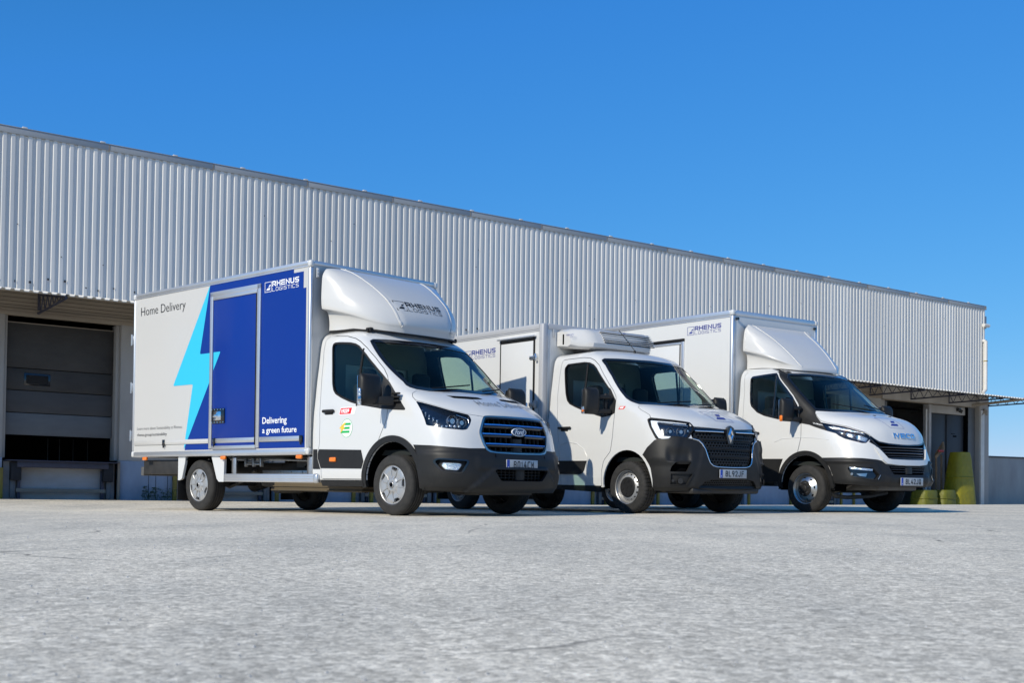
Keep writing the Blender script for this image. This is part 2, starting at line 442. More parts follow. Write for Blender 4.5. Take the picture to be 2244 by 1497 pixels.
def ribbon(pts, nrms, w, t, MBo, closed=False):
    """flat strip w wide, t thick standing on pts (surface points with normals)"""
    n = len(pts); rows = []
    for i in range(n):
        if closed: d = (Vector(pts[(i + 1) % n]) - Vector(pts[i - 1]))
        else: d = Vector(pts[min(i + 1, n - 1)]) - Vector(pts[max(i - 1, 0)])
        d.normalize(); N = Vector(nrms[i]); s_ = d.cross(N).normalized(); p = Vector(pts[i])
        b = min(t, w) * .35
        rows.append([p + s_ * w / 2, p + s_ * w / 2 + N * (t - b), p + s_ * (w / 2 - b) + N * t, p - s_ * (w / 2 - b) + N * t, p - s_ * w / 2 + N * (t - b), p - s_ * w / 2, p + s_ * w / 2])
    if closed: MBo.grid(rows, close_u=True)
    else:
        MBo.grid(rows)
        MBo.add(rows[0][:6], [tuple(range(6))]); MBo.add(rows[-1][:6], [tuple(range(5, -1, -1))])
    return MBo
# ------------------------------------------------------------------ van body 1
XR1 = -1.46
FR = [
 [(.98,0,.27),(.97,.35,.27),(.92,.62,.27),(.80,.82,.27),(.60,.93,.27),(.36,.955,.27),(-.5,.955,.27),(XR1,.955,.27)],
 [(1.035,0,.36),(1.025,.35,.36),(.975,.62,.36),(.86,.84,.36),(.66,.96,.36),(.40,.985,.36),(-.5,.985,.36),(XR1,.985,.36)],
 [(1.055,0,.50),(1.045,.35,.50),(1.00,.62,.50),(.885,.845,.50),(.68,.975,.50),(.42,1.0,.50),(-.5,1.0,.50),(XR1,1.0,.50)],
 [(1.045,0,.66),(1.035,.35,.66),(.985,.62,.66),(.87,.845,.66),(.67,.975,.66),(.42,1.0,.66),(-.5,1.0,.66),(XR1,1.0,.66)],
 [(1.03,0,.76),(1.015,.35,.76),(.955,.62,.77),(.84,.84,.78),(.645,.97,.79),(.42,1.0,.79),(-.5,1.0,.80),(XR1,1.0,.80)],
 [(1.02,0,.93),(1.0,.35,.93),(.93,.62,.93),(.81,.83,.93),(.62,.96,.93),(.40,.995,.93),(-.5,1.0,.93),(XR1,1.0,.93)],
 [(.985,0,1.09),(.965,.35,1.09),(.885,.62,1.08),(.765,.82,1.07),(.585,.94,1.06),(.38,.985,1.05),(-.5,.995,1.05),(XR1,.995,1.05)],
 [(.93,0,1.175),(.905,.35,1.17),(.81,.62,1.155),(.685,.81,1.145),(.52,.925,1.14),(.33,.97,1.15),(-.5,.99,1.17),(XR1,.99,1.17)],
 [(.755,0,1.275),(.725,.35,1.275),(.65,.62,1.265),(.55,.81,1.25),(.40,.915,1.245),(.20,.955,1.25),(-.5,.98,1.27),(XR1,.98,1.27)],
 [(.55,0,1.365),(.52,.35,1.365),(.43,.62,1.365),(.32,.82,1.36),(.18,.915,1.355),(-.02,.95,1.35),(-.55,.97,1.36),(XR1,.97,1.36)],
 [(.39,0,1.435),(.35,.35,1.435),(.23,.62,1.445),(.075,.835,1.455),(-.05,.915,1.455),(-.20,.945,1.455),(-.6,.958,1.46),(XR1,.96,1.46)],
 [(.14,0,1.60),(.10,.35,1.60),(-.01,.62,1.60),(-.125,.835,1.60),(-.225,.91,1.60),(-.38,.935,1.60),(-.75,.945,1.60),(XR1,.945,1.60)],
 [(-.15,0,1.80),(-.185,.35,1.80),(-.265,.62,1.80),(-.35,.825,1.80),(-.45,.89,1.80),(-.58,.91,1.80),(-.85,.918,1.80),(XR1,.918,1.80)],
 [(-.42,0,2.01),(-.44,.35,2.005),(-.50,.62,2.00),(-.575,.805,1.99),(-.67,.862,1.985),(-.79,.88,1.985),(-.98,.885,1.985),(XR1,.885,1.985)],
 [(-.55,0,2.12),(-.57,.35,2.115),(-.62,.60,2.105),(-.69,.775,2.09),(-.78,.83,2.085),(-.89,.848,2.085),(-1.05,.852,2.085),(XR1,.852,2.085)],
 [(-.66,0,2.185),(-.67,.33,2.18),(-.72,.57,2.17),(-.80,.73,2.155),(-.88,.785,2.15),(-.97,.80,2.15),(-1.1,.805,2.15),(XR1,.805,2.15)],
 [(-.84,0,2.235),(-.85,.28,2.23),(-.88,.48,2.225),(-.94,.62,2.215),(-.99,.67,2.21),(-1.04,.69,2.205),(-1.15,.695,2.205),(XR1,.695,2.205)],
 [(-1.1,0,2.255),(-1.1,.12,2.255),(-1.1,.20,2.25),(-1.1,.26,2.25),(-1.12,.29,2.245),(-1.15,.31,2.245),(-1.2,.315,2.245),(XR1,.32,2.245)],
]
for _r, _d in ((-5, .012), (-4, .025), (-3, .035), (-2, .05)):
    FR[_r] = [(x, y + _d * min(1, max(0, (y - .4) / .3)), z) for x, y, z in FR[_r]]
SH1 = Shell(FR, -0.97)
F1 = dict(pos=(-.6795, 13.8107), yaw=-42.836, rake=.0097)
XR2 = -1.67
RR = [
 [(.86,0,.27),(.85,.35,.27),(.80,.62,.27),(.68,.82,.27),(.50,.93,.27),(.30,.965,.27),(-.5,.965,.27),(XR2,.965,.27)],
 [(.92,0,.36),(.905,.35,.36),(.86,.62,.36),(.75,.83,.36),(.56,.955,.36),(.34,.99,.36),(-.5,.985,.36),(XR2,.985,.36)],
 [(.95,0,.52),(.935,.35,.52),(.885,.62,.52),(.78,.84,.52),(.58,.975,.52),(.34,1.01,.52),(-.5,1.0,.52),(XR2,1.0,.52)],
 [(.955,0,.68),(.94,.35,.68),(.885,.62,.68),(.77,.845,.68),(.57,.98,.68),(.34,1.01,.68),(-.5,1.0,.68),(XR2,1.0,.68)],
 [(.945,0,.82),(.925,.35,.82),(.86,.62,.82),(.745,.84,.82),(.555,.97,.82),(.33,1.005,.82),(-.5,1.0,.82),(XR2,1.0,.82)],
 [(.925,0,.98),(.90,.35,.98),(.83,.62,.98),(.71,.83,.98),(.53,.955,.98),(.30,.995,.98),(-.5,.995,.98),(XR2,.995,.98)],
 [(.90,0,1.12),(.875,.35,1.12),(.80,.62,1.12),(.67,.82,1.115),(.49,.94,1.11),(.27,.98,1.11),(-.5,.99,1.11),(XR2,.99,1.11)],
 [(.84,0,1.23),(.815,.35,1.23),(.73,.62,1.225),(.60,.82,1.21),(.43,.925,1.20),(.21,.965,1.205),(-.5,.98,1.21),(XR2,.98,1.21)],
 [(.66,0,1.325),(.635,.35,1.325),(.55,.62,1.325),(.43,.82,1.315),(.28,.915,1.305),(.10,.95,1.30),(-.5,.967,1.31),(XR2,.965,1.31)],
 [(.46,0,1.41),(.43,.35,1.41),(.34,.62,1.415),(.21,.83,1.41),(.06,.91,1.405),(-.10,.94,1.40),(-.6,.955,1.41),(XR2,.95,1.41)],
 [(.28,0,1.475),(.24,.35,1.475),(.12,.62,1.485),(-.05,.84,1.50),(-.17,.905,1.50),(-.30,.93,1.50),(-.65,.94,1.50),(XR2,.94,1.50)],
 [(.03,0,1.64),(-.005,.35,1.64),(-.09,.62,1.64),(-.215,.84,1.64),(-.32,.90,1.64),(-.46,.922,1.64),(-.8,.93,1.64),(XR2,.93,1.64)],
 [(-.23,0,1.84),(-.26,.35,1.84),(-.335,.62,1.84),(-.435,.825,1.84),(-.53,.88,1.84),(-.65,.90,1.84),(-.9,.905,1.84),(XR2,.905,1.84)],
 [(-.48,0,2.04),(-.50,.35,2.035),(-.565,.62,2.03),(-.65,.80,2.025),(-.735,.85,2.02),(-.84,.868,2.02),(-1.0,.872,2.02),(XR2,.872,2.02)],
 [(-.60,0,2.145),(-.62,.35,2.14),(-.68,.60,2.13),(-.75,.77,2.12),(-.83,.82,2.115),(-.92,.838,2.115),(-1.05,.842,2.115),(XR2,.842,2.115)],
 [(-.70,0,2.21),(-.71,.33,2.205),(-.76,.57,2.195),(-.83,.73,2.185),(-.90,.778,2.18),(-.98,.795,2.18),(-1.1,.80,2.18),(XR2,.80,2.18)],
 [(-.88,0,2.27),(-.89,.28,2.265),(-.92,.48,2.26),(-.97,.62,2.25),(-1.01,.67,2.245),(-1.06,.69,2.24),(-1.15,.695,2.24),(XR2,.695,2.235)],
 [(-1.15,0,2.29),(-1.15,.12,2.29),(-1.15,.20,2.285),(-1.15,.26,2.285),(-1.16,.29,2.28),(-1.18,.31,2.28),(-1.25,.315,2.28),(XR2,.32,2.27)],
]
for _r, _d in ((-5, .012), (-4, .025), (-3, .035), (-2, .05)):
    RR[_r] = [(x, y + _d * min(1, max(0, (y - .4) / .3)), z) for x, y, z in RR[_r]]
SH2 = Shell(RR, -1.05)
F2 = dict(pos=(2.3004, 15.964), yaw=-52.102, rake=.0175)
XR3 = -1.38
IR = [
 [(.98,0,.36),(.97,.35,.36),(.91,.62,.36),(.78,.80,.36),(.58,.90,.36),(.34,.93,.36),(-.5,.93,.36),(XR3,.93,.36)],
 [(1.06,0,.40),(1.05,.35,.40),(1.0,.62,.40),(.88,.82,.40),(.67,.93,.40),(.38,.955,.40),(-.5,.955,.40),(XR3,.955,.40)],
 [(1.085,0,.52),(1.075,.35,.52),(1.02,.62,.52),(.895,.83,.52),(.68,.945,.52),(.40,.97,.52),(-.5,.97,.52),(XR3,.97,.52)],
 [(1.075,0,.66),(1.06,.35,.66),(1.0,.62,.66),(.87,.83,.66),(.66,.945,.66),(.40,.975,.66),(-.5,.975,.66),(XR3,.975,.66)],
 [(1.06,0,.76),(1.045,.35,.76),(.975,.62,.76),(.845,.83,.77),(.65,.94,.78),(.40,.975,.79),(-.5,.975,.80),(XR3,.975,.80)],
 [(1.03,0,.90),(1.01,.35,.90),(.93,.62,.90),(.80,.82,.90),(.605,.93,.90),(.38,.97,.90),(-.5,.975,.90),(XR3,.975,.90)],
 [(1.0,0,1.03),(.975,.35,1.03),(.89,.62,1.02),(.755,.805,1.015),(.565,.92,1.01),(.35,.962,1.01),(-.5,.97,1.02),(XR3,.97,1.02)],
 [(.975,0,1.14),(.95,.35,1.14),(.86,.62,1.13),(.71,.80,1.11),(.51,.905,1.10),(.30,.95,1.10),(-.5,.96,1.12),(XR3,.96,1.12)],
 [(.90,0,1.28),(.87,.35,1.275),(.78,.60,1.26),(.64,.78,1.235),(.44,.89,1.215),(.22,.935,1.21),(-.5,.95,1.23),(XR3,.95,1.23)],
 [(.74,0,1.385),(.71,.35,1.38),(.62,.60,1.37),(.48,.785,1.35),(.29,.885,1.33),(.08,.925,1.315),(-.55,.94,1.33),(XR3,.94,1.33)],
 [(.42,0,1.475),(.38,.35,1.475),(.27,.62,1.48),(.10,.83,1.475),(-.02,.895,1.455),(-.17,.92,1.44),(-.6,.93,1.44),(XR3,.93,1.44)],
 [(.19,0,1.62),(.15,.35,1.62),(.04,.62,1.62),(-.09,.835,1.62),(-.20,.89,1.61),(-.34,.91,1.60),(-.75,.915,1.59),(XR3,.915,1.59)],
 [(-.10,0,1.81),(-.13,.35,1.81),(-.21,.62,1.81),(-.305,.83,1.80),(-.41,.875,1.80),(-.54,.89,1.79),(-.85,.893,1.79),(XR3,.893,1.79)],
 [(-.37,0,2.00),(-.39,.35,2.0),(-.45,.62,1.995),(-.525,.82,1.985),(-.62,.855,1.98),(-.74,.868,1.975),(-.95,.87,1.975),(XR3,.87,1.975)],
 [(-.47,0,2.085),(-.485,.35,2.08),(-.54,.60,2.075),(-.61,.785,2.065),(-.70,.825,2.06),(-.81,.838,2.06),(-1.0,.842,2.065),(XR3,.842,2.065)],
 [(-.58,0,2.145),(-.59,.33,2.14),(-.64,.57,2.13),(-.71,.73,2.12),(-.79,.778,2.12),(-.88,.79,2.125),(-1.05,.795,2.13),(XR3,.795,2.135)],
 [(-.80,0,2.20),(-.81,.28,2.195),(-.84,.48,2.19),(-.89,.62,2.185),(-.93,.67,2.18),(-.98,.69,2.18),(-1.1,.695,2.185),(XR3,.695,2.195)],
 [(-1.1,0,2.235),(-1.1,.12,2.235),(-1.1,.20,2.23),(-1.1,.26,2.23),(-1.12,.29,2.225),(-1.15,.31,2.225),(-1.2,.315,2.225),(XR3,.32,2.235)],
]
for _r, _d in ((-5, .012), (-4, .025), (-3, .035), (-2, .05)):
    IR[_r] = [(x, y + _d * min(1, max(0, (y - .4) / .3)), z) for x, y, z in IR[_r]]
SH3 = Shell(IR, -0.93)
F3 = dict(pos=(5.0725, 17.4977), yaw=-54.086, rake=.0198)
# outlines of panels on the bodies: (angle coordinate, height)
O1 = {
 'windscreen': [(-1.780,2.053), (-1.748,2.077), (-1.532,2.084), (-1.057,2.088), (-0.393,2.093), (0.348,2.073), (0.763,2.053), (1.332,2.062), (1.753,2.062), (0.565,1.409), (0.306,1.421), (-0.061,1.419), (-0.344,1.425), (-0.567,1.417), (-0.760,1.420), (-0.906,1.439), (-0.995,1.465), (-1.041,1.491), (-1.081,1.536)],
 'window': [(-2.794,2.010), (-2.786,2.050), (-2.731,2.065), (-2.554,2.062), (-2.254,2.046), (-2.078,2.024), (-1.965,1.991), (-1.771,1.887), (-1.534,1.737), (-1.379,1.625), (-1.264,1.527), (-1.150,1.373), (-1.051,1.208), (-1.056,1.192), (-1.182,1.203), (-1.361,1.220), (-1.636,1.257), (-1.832,1.279), (-2.081,1.319), (-2.346,1.376), (-2.524,1.426), (-2.598,1.474), (-2.644,1.548), (-2.743,1.836)],
 'door': [(-2.927,2.171), (-2.418,2.133), (-2.119,2.092), (-1.970,2.049), (-1.779,1.968), (-1.557,1.835), (-1.375,1.699), (-1.286,1.606), (-1.264,1.560), (-1.263,1.516), (-1.257,1.298), (-1.276,1.201), (-1.296,1.073), (-1.350,0.962), (-1.371,0.888), (-1.400,0.797), (-1.560,0.679), (-1.489,0.680), (-1.645,0.549), (-1.673,0.401), (-2.810,0.406), (-2.828,0.550), (-2.933,0.633), (-2.920,0.688), (-2.943,0.687), (-2.926,0.734), (-2.882,0.773), (-2.869,0.847), (-2.883,0.920), (-2.891,1.005), (-2.869,1.113), (-2.896,1.153), (-2.922,1.245), (-2.928,1.393), (-2.931,1.519), (-2.980,1.732), (-3.006,1.974)],
 'headlight': [(-0.941,1.291), (-0.883,1.273), (-0.759,1.228), (-0.643,1.181), (-0.543,1.151), (-0.498,1.136), (-0.489,1.077), (-0.508,1.023), (-0.538,0.970), (-0.575,0.961), (-0.704,0.976), (-0.862,1.013), (-0.875,1.083), (-0.898,1.180)],
 'bonnetside': [(-0.915,1.435), (-0.974,1.390), (-0.981,1.359), (-0.940,1.296)],
 'bumpertop': [(-0.977,0.801), (-0.839,0.790), (-0.682,0.773), (-0.528,0.762), (-0.396,0.766)],
 'bumpertopR': [(0.330,0.761), (0.469,0.756)],
 'bumperbot': [(-0.886,0.299), (-0.745,0.308), (-0.523,0.322), (-0.249,0.288), (0.239,0.312), (0.456,0.369), (0.500,0.459)],
 'grille': [(-0.364,1.118), (-0.315,1.124), (-0.130,1.128), (0.021,1.124), (0.187,1.118), (0.290,1.114), (0.335,1.096), (0.396,1.000), (0.402,0.957), (0.341,0.847), (0.306,0.767), (0.276,0.730), (0.221,0.714), (-0.027,0.709), (-0.276,0.713), (-0.332,0.725), (-0.366,0.747), (-0.397,0.813), (-0.417,0.887), (-0.427,0.944), (-0.409,1.009), (-0.383,1.086)],
 'fog': [(-0.778,0.648), (-0.553,0.631), (-0.542,0.605), (-0.592,0.491), (-0.614,0.480), (-0.750,0.504), (-0.774,0.534), (-0.808,0.601), (-0.805,0.627)],
 'lowgr': [(-0.311,0.529), (0.279,0.544), (0.314,0.527), (0.272,0.455), (0.245,0.416), (-0.246,0.412), (-0.290,0.445)],
 'band': [(-2.986,0.777), (-1.600,0.751), (-1.694,0.529), (-2.812,0.529)],
 'indic': [(-2.567,0.670), (-2.390,0.669), (-2.388,0.615), (-2.565,0.615)],
 'handle': [(-2.821,1.242), (-2.794,1.258), (-2.472,1.242), (-2.449,1.227), (-2.476,1.197), (-2.580,1.185), (-2.783,1.218)],
 'sticker': [(-2.393,1.176), (-2.342,1.259), (-1.918,1.237), (-1.920,1.160)],
 'esticker': [(-2.126,1.123), (-1.980,1.013), (-2.108,0.907), (-2.291,1.018)],
 'archout': [(-1.675,0.419), (-1.664,0.584), (-1.579,0.736), (-1.391,0.864), (-1.183,0.908), (-1.051,0.846), (-0.976,0.749), (-0.926,0.591), (-0.895,0.518)],
 'archin': [(-1.530,0.398), (-1.612,0.496), (-1.522,0.692), (-1.389,0.788), (-1.219,0.834), (-1.091,0.804), (-1.011,0.708), (-0.958,0.591), (-0.933,0.508)],
 'vent': [(-0.594,1.374), (-0.555,1.368), (-0.174,1.368), (-0.142,1.346), (-0.316,1.334), (-0.525,1.338)],
 'vent2': [(0.117,1.364), (0.172,1.361), (0.602,1.362), (0.589,1.338), (0.267,1.321), (0.130,1.334)],
 'bontext': [(-0.318,1.287), (-0.316,1.241), (0.401,1.252), (0.426,1.311)],
}
O2 = {
 'windscreen': [(-1.794,2.108), (-1.764,2.133), (-1.462,2.139), (-0.813,2.139), (0.282,2.143), (1.358,2.133), (0.922,1.587), (0.298,1.434), (-0.081,1.432), (-0.487,1.441), (-0.756,1.451), (-0.972,1.456), (-1.082,1.497), (-1.158,1.541), (-1.255,1.636), (-1.468,1.866), (-1.660,2.021), (-1.771,2.085)],
 'window': [(-2.943,1.979), (-2.946,2.035), (-2.872,2.085), (-2.638,2.089), (-2.286,2.092), (-2.095,2.077), (-1.961,2.045), (-1.859,1.993), (-1.633,1.820), (-1.442,1.663), (-1.334,1.518), (-1.346,1.344), (-1.415,1.313), (-1.601,1.293), (-1.847,1.342), (-2.215,1.408), (-2.458,1.456), (-2.653,1.502), (-2.744,1.553), (-2.813,1.659), (-2.893,1.837)],
 'door': [(-3.078,2.151), (-2.694,2.158), (-2.337,2.161), (-2.118,2.145), (-1.964,2.108), (-1.808,2.033), (-1.580,1.845), (-1.393,1.662), (-1.326,1.599), (-1.326,1.461), (-1.340,1.336), (-1.358,1.014), (-1.373,0.980), (-1.378,0.815), (-1.519,0.706), (-1.560,0.582), (-1.575,0.360), (-2.252,0.341), (-2.790,0.347), (-2.793,0.505), (-2.840,0.765), (-2.836,0.881), (-2.893,0.997), (-2.991,1.231), (-3.042,1.525), (-3.060,1.563), (-3.081,1.845), (-3.074,2.055), (-3.082,2.126)],
 'headlight': [(-0.897,1.239), (-0.873,1.258), (-0.766,1.242), (-0.625,1.223), (-0.487,1.202), (-0.470,1.178), (-0.456,1.145), (-0.464,1.102), (-0.518,1.005), (-0.549,0.995), (-0.677,1.011), (-0.706,0.977), (-0.786,0.972), (-0.825,0.981), (-0.850,1.048), (-0.881,1.145)],
 'hlinner': [(-0.809,1.212), (-0.632,1.193), (-0.496,1.168), (-0.463,1.121), (-0.518,1.010), (-0.683,1.020), (-0.784,1.029)],
 'bonnetside': [(-1.007,1.442), (-0.996,1.407), (-0.947,1.372), (-0.882,1.332), (-0.863,1.302), (-0.865,1.261)],
 'bonnetfront': [(-0.459,1.150), (-0.328,1.141), (-0.079,1.123), (0.087,1.126), (0.461,1.146)],
 'grille': [(-0.457,1.140), (-0.328,1.136), (-0.079,1.123), (0.087,1.124), (0.461,1.146), (0.513,1.069), (0.488,0.978), (0.435,0.966), (0.379,0.924), (0.338,0.814), (0.306,0.696), (0.272,0.641), (0.213,0.625), (-0.074,0.619), (-0.224,0.625), (-0.281,0.638), (-0.326,0.679), (-0.348,0.745), (-0.375,0.848), (-0.411,0.933), (-0.457,0.979), (-0.519,0.986)],
 'bumper': [(-0.958,0.764), (-0.835,0.968), (-0.825,0.977), (-0.706,0.977), (-0.677,1.011), (-0.519,0.995)],
 'bumperbot': [(-0.857,0.362), (-0.837,0.337), (-0.411,0.326), (-0.105,0.302), (0.453,0.325)],
 'fog': [(-0.717,0.562), (-0.708,0.623), (-0.675,0.675), (-0.649,0.685), (-0.510,0.686), (-0.558,0.561)],
 'fog2': [(-0.723,0.552), (-0.474,0.548), (-0.542,0.382), (-0.716,0.388)],
 'lowgr': [(-0.409,0.361), (-0.389,0.408), (-0.325,0.461), (-0.214,0.473), (0.275,0.475), (0.337,0.432), (0.440,0.348)],
 'mould': [(-2.962,0.700), (-1.972,0.699), (-2.074,0.551), (-2.166,0.516), (-3.145,0.510)],
 'handle': [(-2.874,1.185), (-2.473,1.179), (-2.465,1.143), (-2.625,1.123), (-2.865,1.149)],
 'arch': [(-1.494,0.403), (-1.483,0.568), (-1.395,0.733), (-1.254,0.814), (-1.135,0.840), (-1.034,0.812), (-0.938,0.705), (-0.891,0.573)],
 'sticker': [(-1.278,1.396), (-1.263,1.429), (-1.169,1.425), (-1.187,1.393)],
 'logo': [(-0.191,1.374), (0.129,1.383), (0.124,1.229), (-0.144,1.237)],
}
O3 = {
 'windscreen': [(-1.636,2.105), (-0.790,2.123), (0.482,1.482), (-0.302,1.486), (-0.805,1.482), (-1.084,1.475), (-1.268,1.812)],
 'window': [(-2.762,2.057), (-2.706,2.076), (-2.345,2.085), (-1.871,2.099), (-1.733,2.089), (-1.460,1.863), (-1.363,1.735), (-1.270,1.610), (-1.269,1.319), (-1.810,1.382), (-2.218,1.441), (-2.446,1.497), (-2.663,1.595), (-2.707,1.648), (-2.753,1.796), (-2.771,2.026)],
 'pillar': [(-1.741,2.095), (-1.661,2.111), (-1.268,1.812), (-1.109,1.547), (-1.082,1.444), (-1.049,1.342), (-0.961,1.197), (-1.269,1.319), (-1.270,1.610), (-1.460,1.863)],
 'door': [(-2.984,2.141), (-2.543,2.146), (-2.079,2.145), (-1.871,2.099), (-1.460,1.863), (-1.270,1.610), (-1.269,1.319), (-1.277,1.269), (-1.280,1.101), (-1.306,0.972), (-1.316,0.903), (-1.322,0.897), (-1.506,0.792), (-1.600,0.645), (-1.598,0.499), (-2.781,0.763), (-2.884,1.454), (-2.936,1.829), (-2.996,2.145)],
 'headlight': [(-1.041,1.327), (-0.960,1.305), (-0.748,1.248), (-0.556,1.162), (-0.509,1.125), (-0.498,1.077), (-0.559,1.013), (-0.603,1.012), (-0.770,1.073), (-0.819,1.112), (-0.849,1.151), (-0.961,1.197), (-0.995,1.271)],
 'bonnetfront': [(-0.549,1.151), (-0.481,1.076), (-0.419,1.034), (-0.291,1.010), (-0.079,0.998), (0.181,1.012), (0.336,1.033)],
 'grille': [(-0.550,1.146), (-0.481,1.076), (-0.419,1.034), (-0.291,1.010), (-0.079,0.998), (0.181,1.012), (0.336,1.033), (0.463,1.103), (0.408,0.952), (0.251,0.790), (-0.176,0.788), (-0.327,0.793), (-0.406,0.896), (-0.476,0.980), (-0.545,1.026)],
 'strip': [(-0.918,0.797), (-0.456,0.776), (-0.410,0.753), (-0.354,0.717), (-0.188,0.702), (0.103,0.708), (0.297,0.742), (0.364,0.773)],
 'fog': [(-0.757,0.698), (-0.516,0.670), (-0.442,0.563), (-0.493,0.477), (-0.736,0.528), (-0.781,0.650)],
 'lowgr': [(-0.329,0.698), (0.309,0.723), (0.217,0.575), (-0.261,0.576)],
 'bumperbot': [(-0.910,0.432), (-0.677,0.406), (-0.176,0.400), (0.488,0.420)],
 'logo': [(-0.292,1.391), (0.010,1.392), (0.065,1.241), (-0.188,1.241)],
 'sidetop': [(-2.180,0.786), (-1.583,0.785)],
 'archout': [(-1.683,0.578), (-1.602,0.739), (-1.453,0.858), (-1.292,0.897), (-1.132,0.883), (-1.024,0.830), (-0.958,0.765), (-0.913,0.586)],
 'archin': [(-1.598,0.499), (-1.521,0.646), (-1.416,0.765), (-1.320,0.818), (-1.194,0.837), (-1.075,0.804), (-0.994,0.714), (-0.938,0.586)],
 'arch2': [(-1.043,0.785), (-0.689,0.799), (-0.416,0.774)],
}
# ------------------------------------------------------------------ lettering
GL = {
 'R': [[(0,0),(0,1),(.82,1),(1,.86),(1,.58),(.82,.42),(.04,.42)], [(.52,.42),(1,0)]],
 'H': [[(0,0),(0,1)], [(1,0),(1,1)], [(0,.5),(1,.5)]],
 'E': [[(1,1),(0,1),(0,0),(1,0)], [(0,.5),(.95,.5)]],
 'N': [[(0,0),(0,1),(1,0),(1,1)]],
 'U': [[(0,1),(0,.16),(.16,0),(.84,0),(1,.16),(1,1)]],
 'S': [[(1,1),(.16,1),(0,.86),(0,.64),(.16,.5),(.84,.5),(1,.36),(1,.14),(.84,0),(0,0)]],
 'L': [[(0,1),(0,0),(.95,0)]],
 'O': [[(0,.5),(0,.86),(.16,1),(.84,1),(1,.86),(1,.14),(.84,0),(.16,0),(0,.14),(0,.52)]],
 'G': [[(1,1),(.16,1),(0,.86),(0,.14),(.16,0),(.84,0),(1,.14),(1,.48),(.5,.48)]],
 'I': [[(.5,0),(.5,1)]],
 'T': [[(0,1),(1,1)], [(.5,0),(.5,1)]],
 'C': [[(1,1),(.16,1),(0,.86),(0,.14),(.16,0),(1,0)]],
 'V': [[(0,1),(.5,0),(1,1)]],
 'B': [[(0,.5),(0,1),(.8,1),(1,.86),(1,.64),(.8,.52),(.1,.52)], [(.7,.52),(.84,.5),(1,.36),(1,.14),(.84,0),(0,0),(0,.55)]],
 'M': [[(0,0),(0,1),(.5,.35),(1,1),(1,0)]],
 'J': [[(.9,1),(.9,.16),(.72,0),(.2,0),(0,.16)]],
 'F': [[(1,1),(0,1),(0,0)], [(0,.52),(.85,.52)]],
 'Q': [[(0,.5),(0,.86),(.16,1),(.84,1),(1,.86),(1,.14),(.84,0),(.16,0),(0,.14),(0,.52)], [(.6,.25),(1.05,-.05)]],
 '0': [[(0,.5),(0,.86),(.16,1),(.84,1),(1,.86),(1,.14),(.84,0),(.16,0),(0,.14),(0,.52)]],
 '1': [[(.15,.78),(.6,1),(.6,0)]],
 '2': [[(0,.84),(.18,1),(.82,1),(1,.84),(1,.62),(0,.02),(1,.02)]],
 '4': [[(.72,0),(.72,.55)], [(.55,1),(0,.25),(1,.25)]],
 '9': [[(.96,.55),(.16,.46),(0,.6),(0,.86),(.16,1),(.84,1),(1,.86),(1,.5),(.6,0)]],
}
def stroke(pl, w):
    """polyline -> quads"""
    P = [Vector(p) for p in pl]; n = len(P); L = []; Rr = []
    for i in range(n):
        d1 = (P[i] - P[i - 1]).normalized() if i > 0 else (P[1] - P[0]).normalized()
        d2 = (P[i + 1] - P[i]).normalized() if i < n - 1 else d1
        nn = (Vector((-d1.y, d1.x)) + Vector((-d2.y, d2.x)))
        nn = nn.normalized() if nn.length > 1e-6 else Vector((-d1.y, d1.x)); k = w / 2 / max(.5, nn.dot(Vector((-d1.y, d1.x))))
        e = Vector((0, 0))
        if i == 0: e = -d1 * w / 2
        if i == n - 1: e = d1 * w / 2
        L.append(P[i] + nn * k + e); Rr.append(P[i] - nn * k + e)
    return L + Rr, [(i, i + 1, n + i + 1, n + i) for i in range(n - 1)]
def glyphs(text, h, w, gap, t, x=0.0, y=0.0):
    """stroke lettering: returns 2D vertices and faces"""
    vs = []; fs = []; cx = x
    for ch in text:
        if ch == ' ': cx += w * .6; continue
        ww = w * (.12 if ch == 'I' else .6 if ch == '1' else 1.0)
        for pl in GL[ch]:
            v, f = stroke([(cx + t / 2 + p[0] * (ww - t if ww > t else 0), y + t / 2 + p[1] * (h - t)) for p in pl], t)
            b = len(vs); vs += [tuple(q) for q in v]; fs += [tuple(b + i for i in g) for g in f]
        cx += ww + gap
    return vs, fs, cx - gap - x
def logo2d(t1=.022, frame=True):
    """emblem square and two words in a 1 wide x .25 high frame"""
    V = []; Fq = []
    def put(v, f):
        b = len(V); V.extend(v); Fq.extend(tuple(b + i for i in g) for g in f)
    v, f = stroke([(.01, .02), (.01, .98 * .25), (.20, .98 * .25), (.20, .015), (.005, .015)], .010); put(v, f)
    put([(.115, .125), (.150, .175), (.185, .175), (.170, .145), (.140, .125)], [(0, 1, 2, 3, 4)])
    put([(.045, .055), (.095, .105), (.165, .105), (.150, .055)], [(0, 1, 2, 3)])
    v, f, w = glyphs('RHENUS', .125, .113, .020, .026, .225, .125); put(v, f)
    v, f, w = glyphs('LOGISTICS', .085, .080, .0235, .0095, .228, .012); put(v, f)
    return V, Fq
def text2d(s, size, bold=0.0, shear=0.0, space=1.0):
    c = bpy.data.curves.new('lettering', 'FONT'); c.body = s; c.size = size; c.offset = bold; c.shear = shear; c.space_character = space
    c.resolution_u = 3; c.fill_mode = 'FRONT'
    o = bpy.data.objects.new('lettering', c); COL.objects.link(o); bpy.context.view_layer.update()
    me = bpy.data.meshes.new_from_object(o.evaluated_get(bpy.context.evaluated_depsgraph_get()))
    vs = [(v.co.x, v.co.y) for v in me.vertices]; fs = [tuple(p.vertices) for p in me.polygons]
    bpy.data.objects.remove(o); bpy.data.curves.remove(c); bpy.data.meshes.remove(me)
    return vs, fs
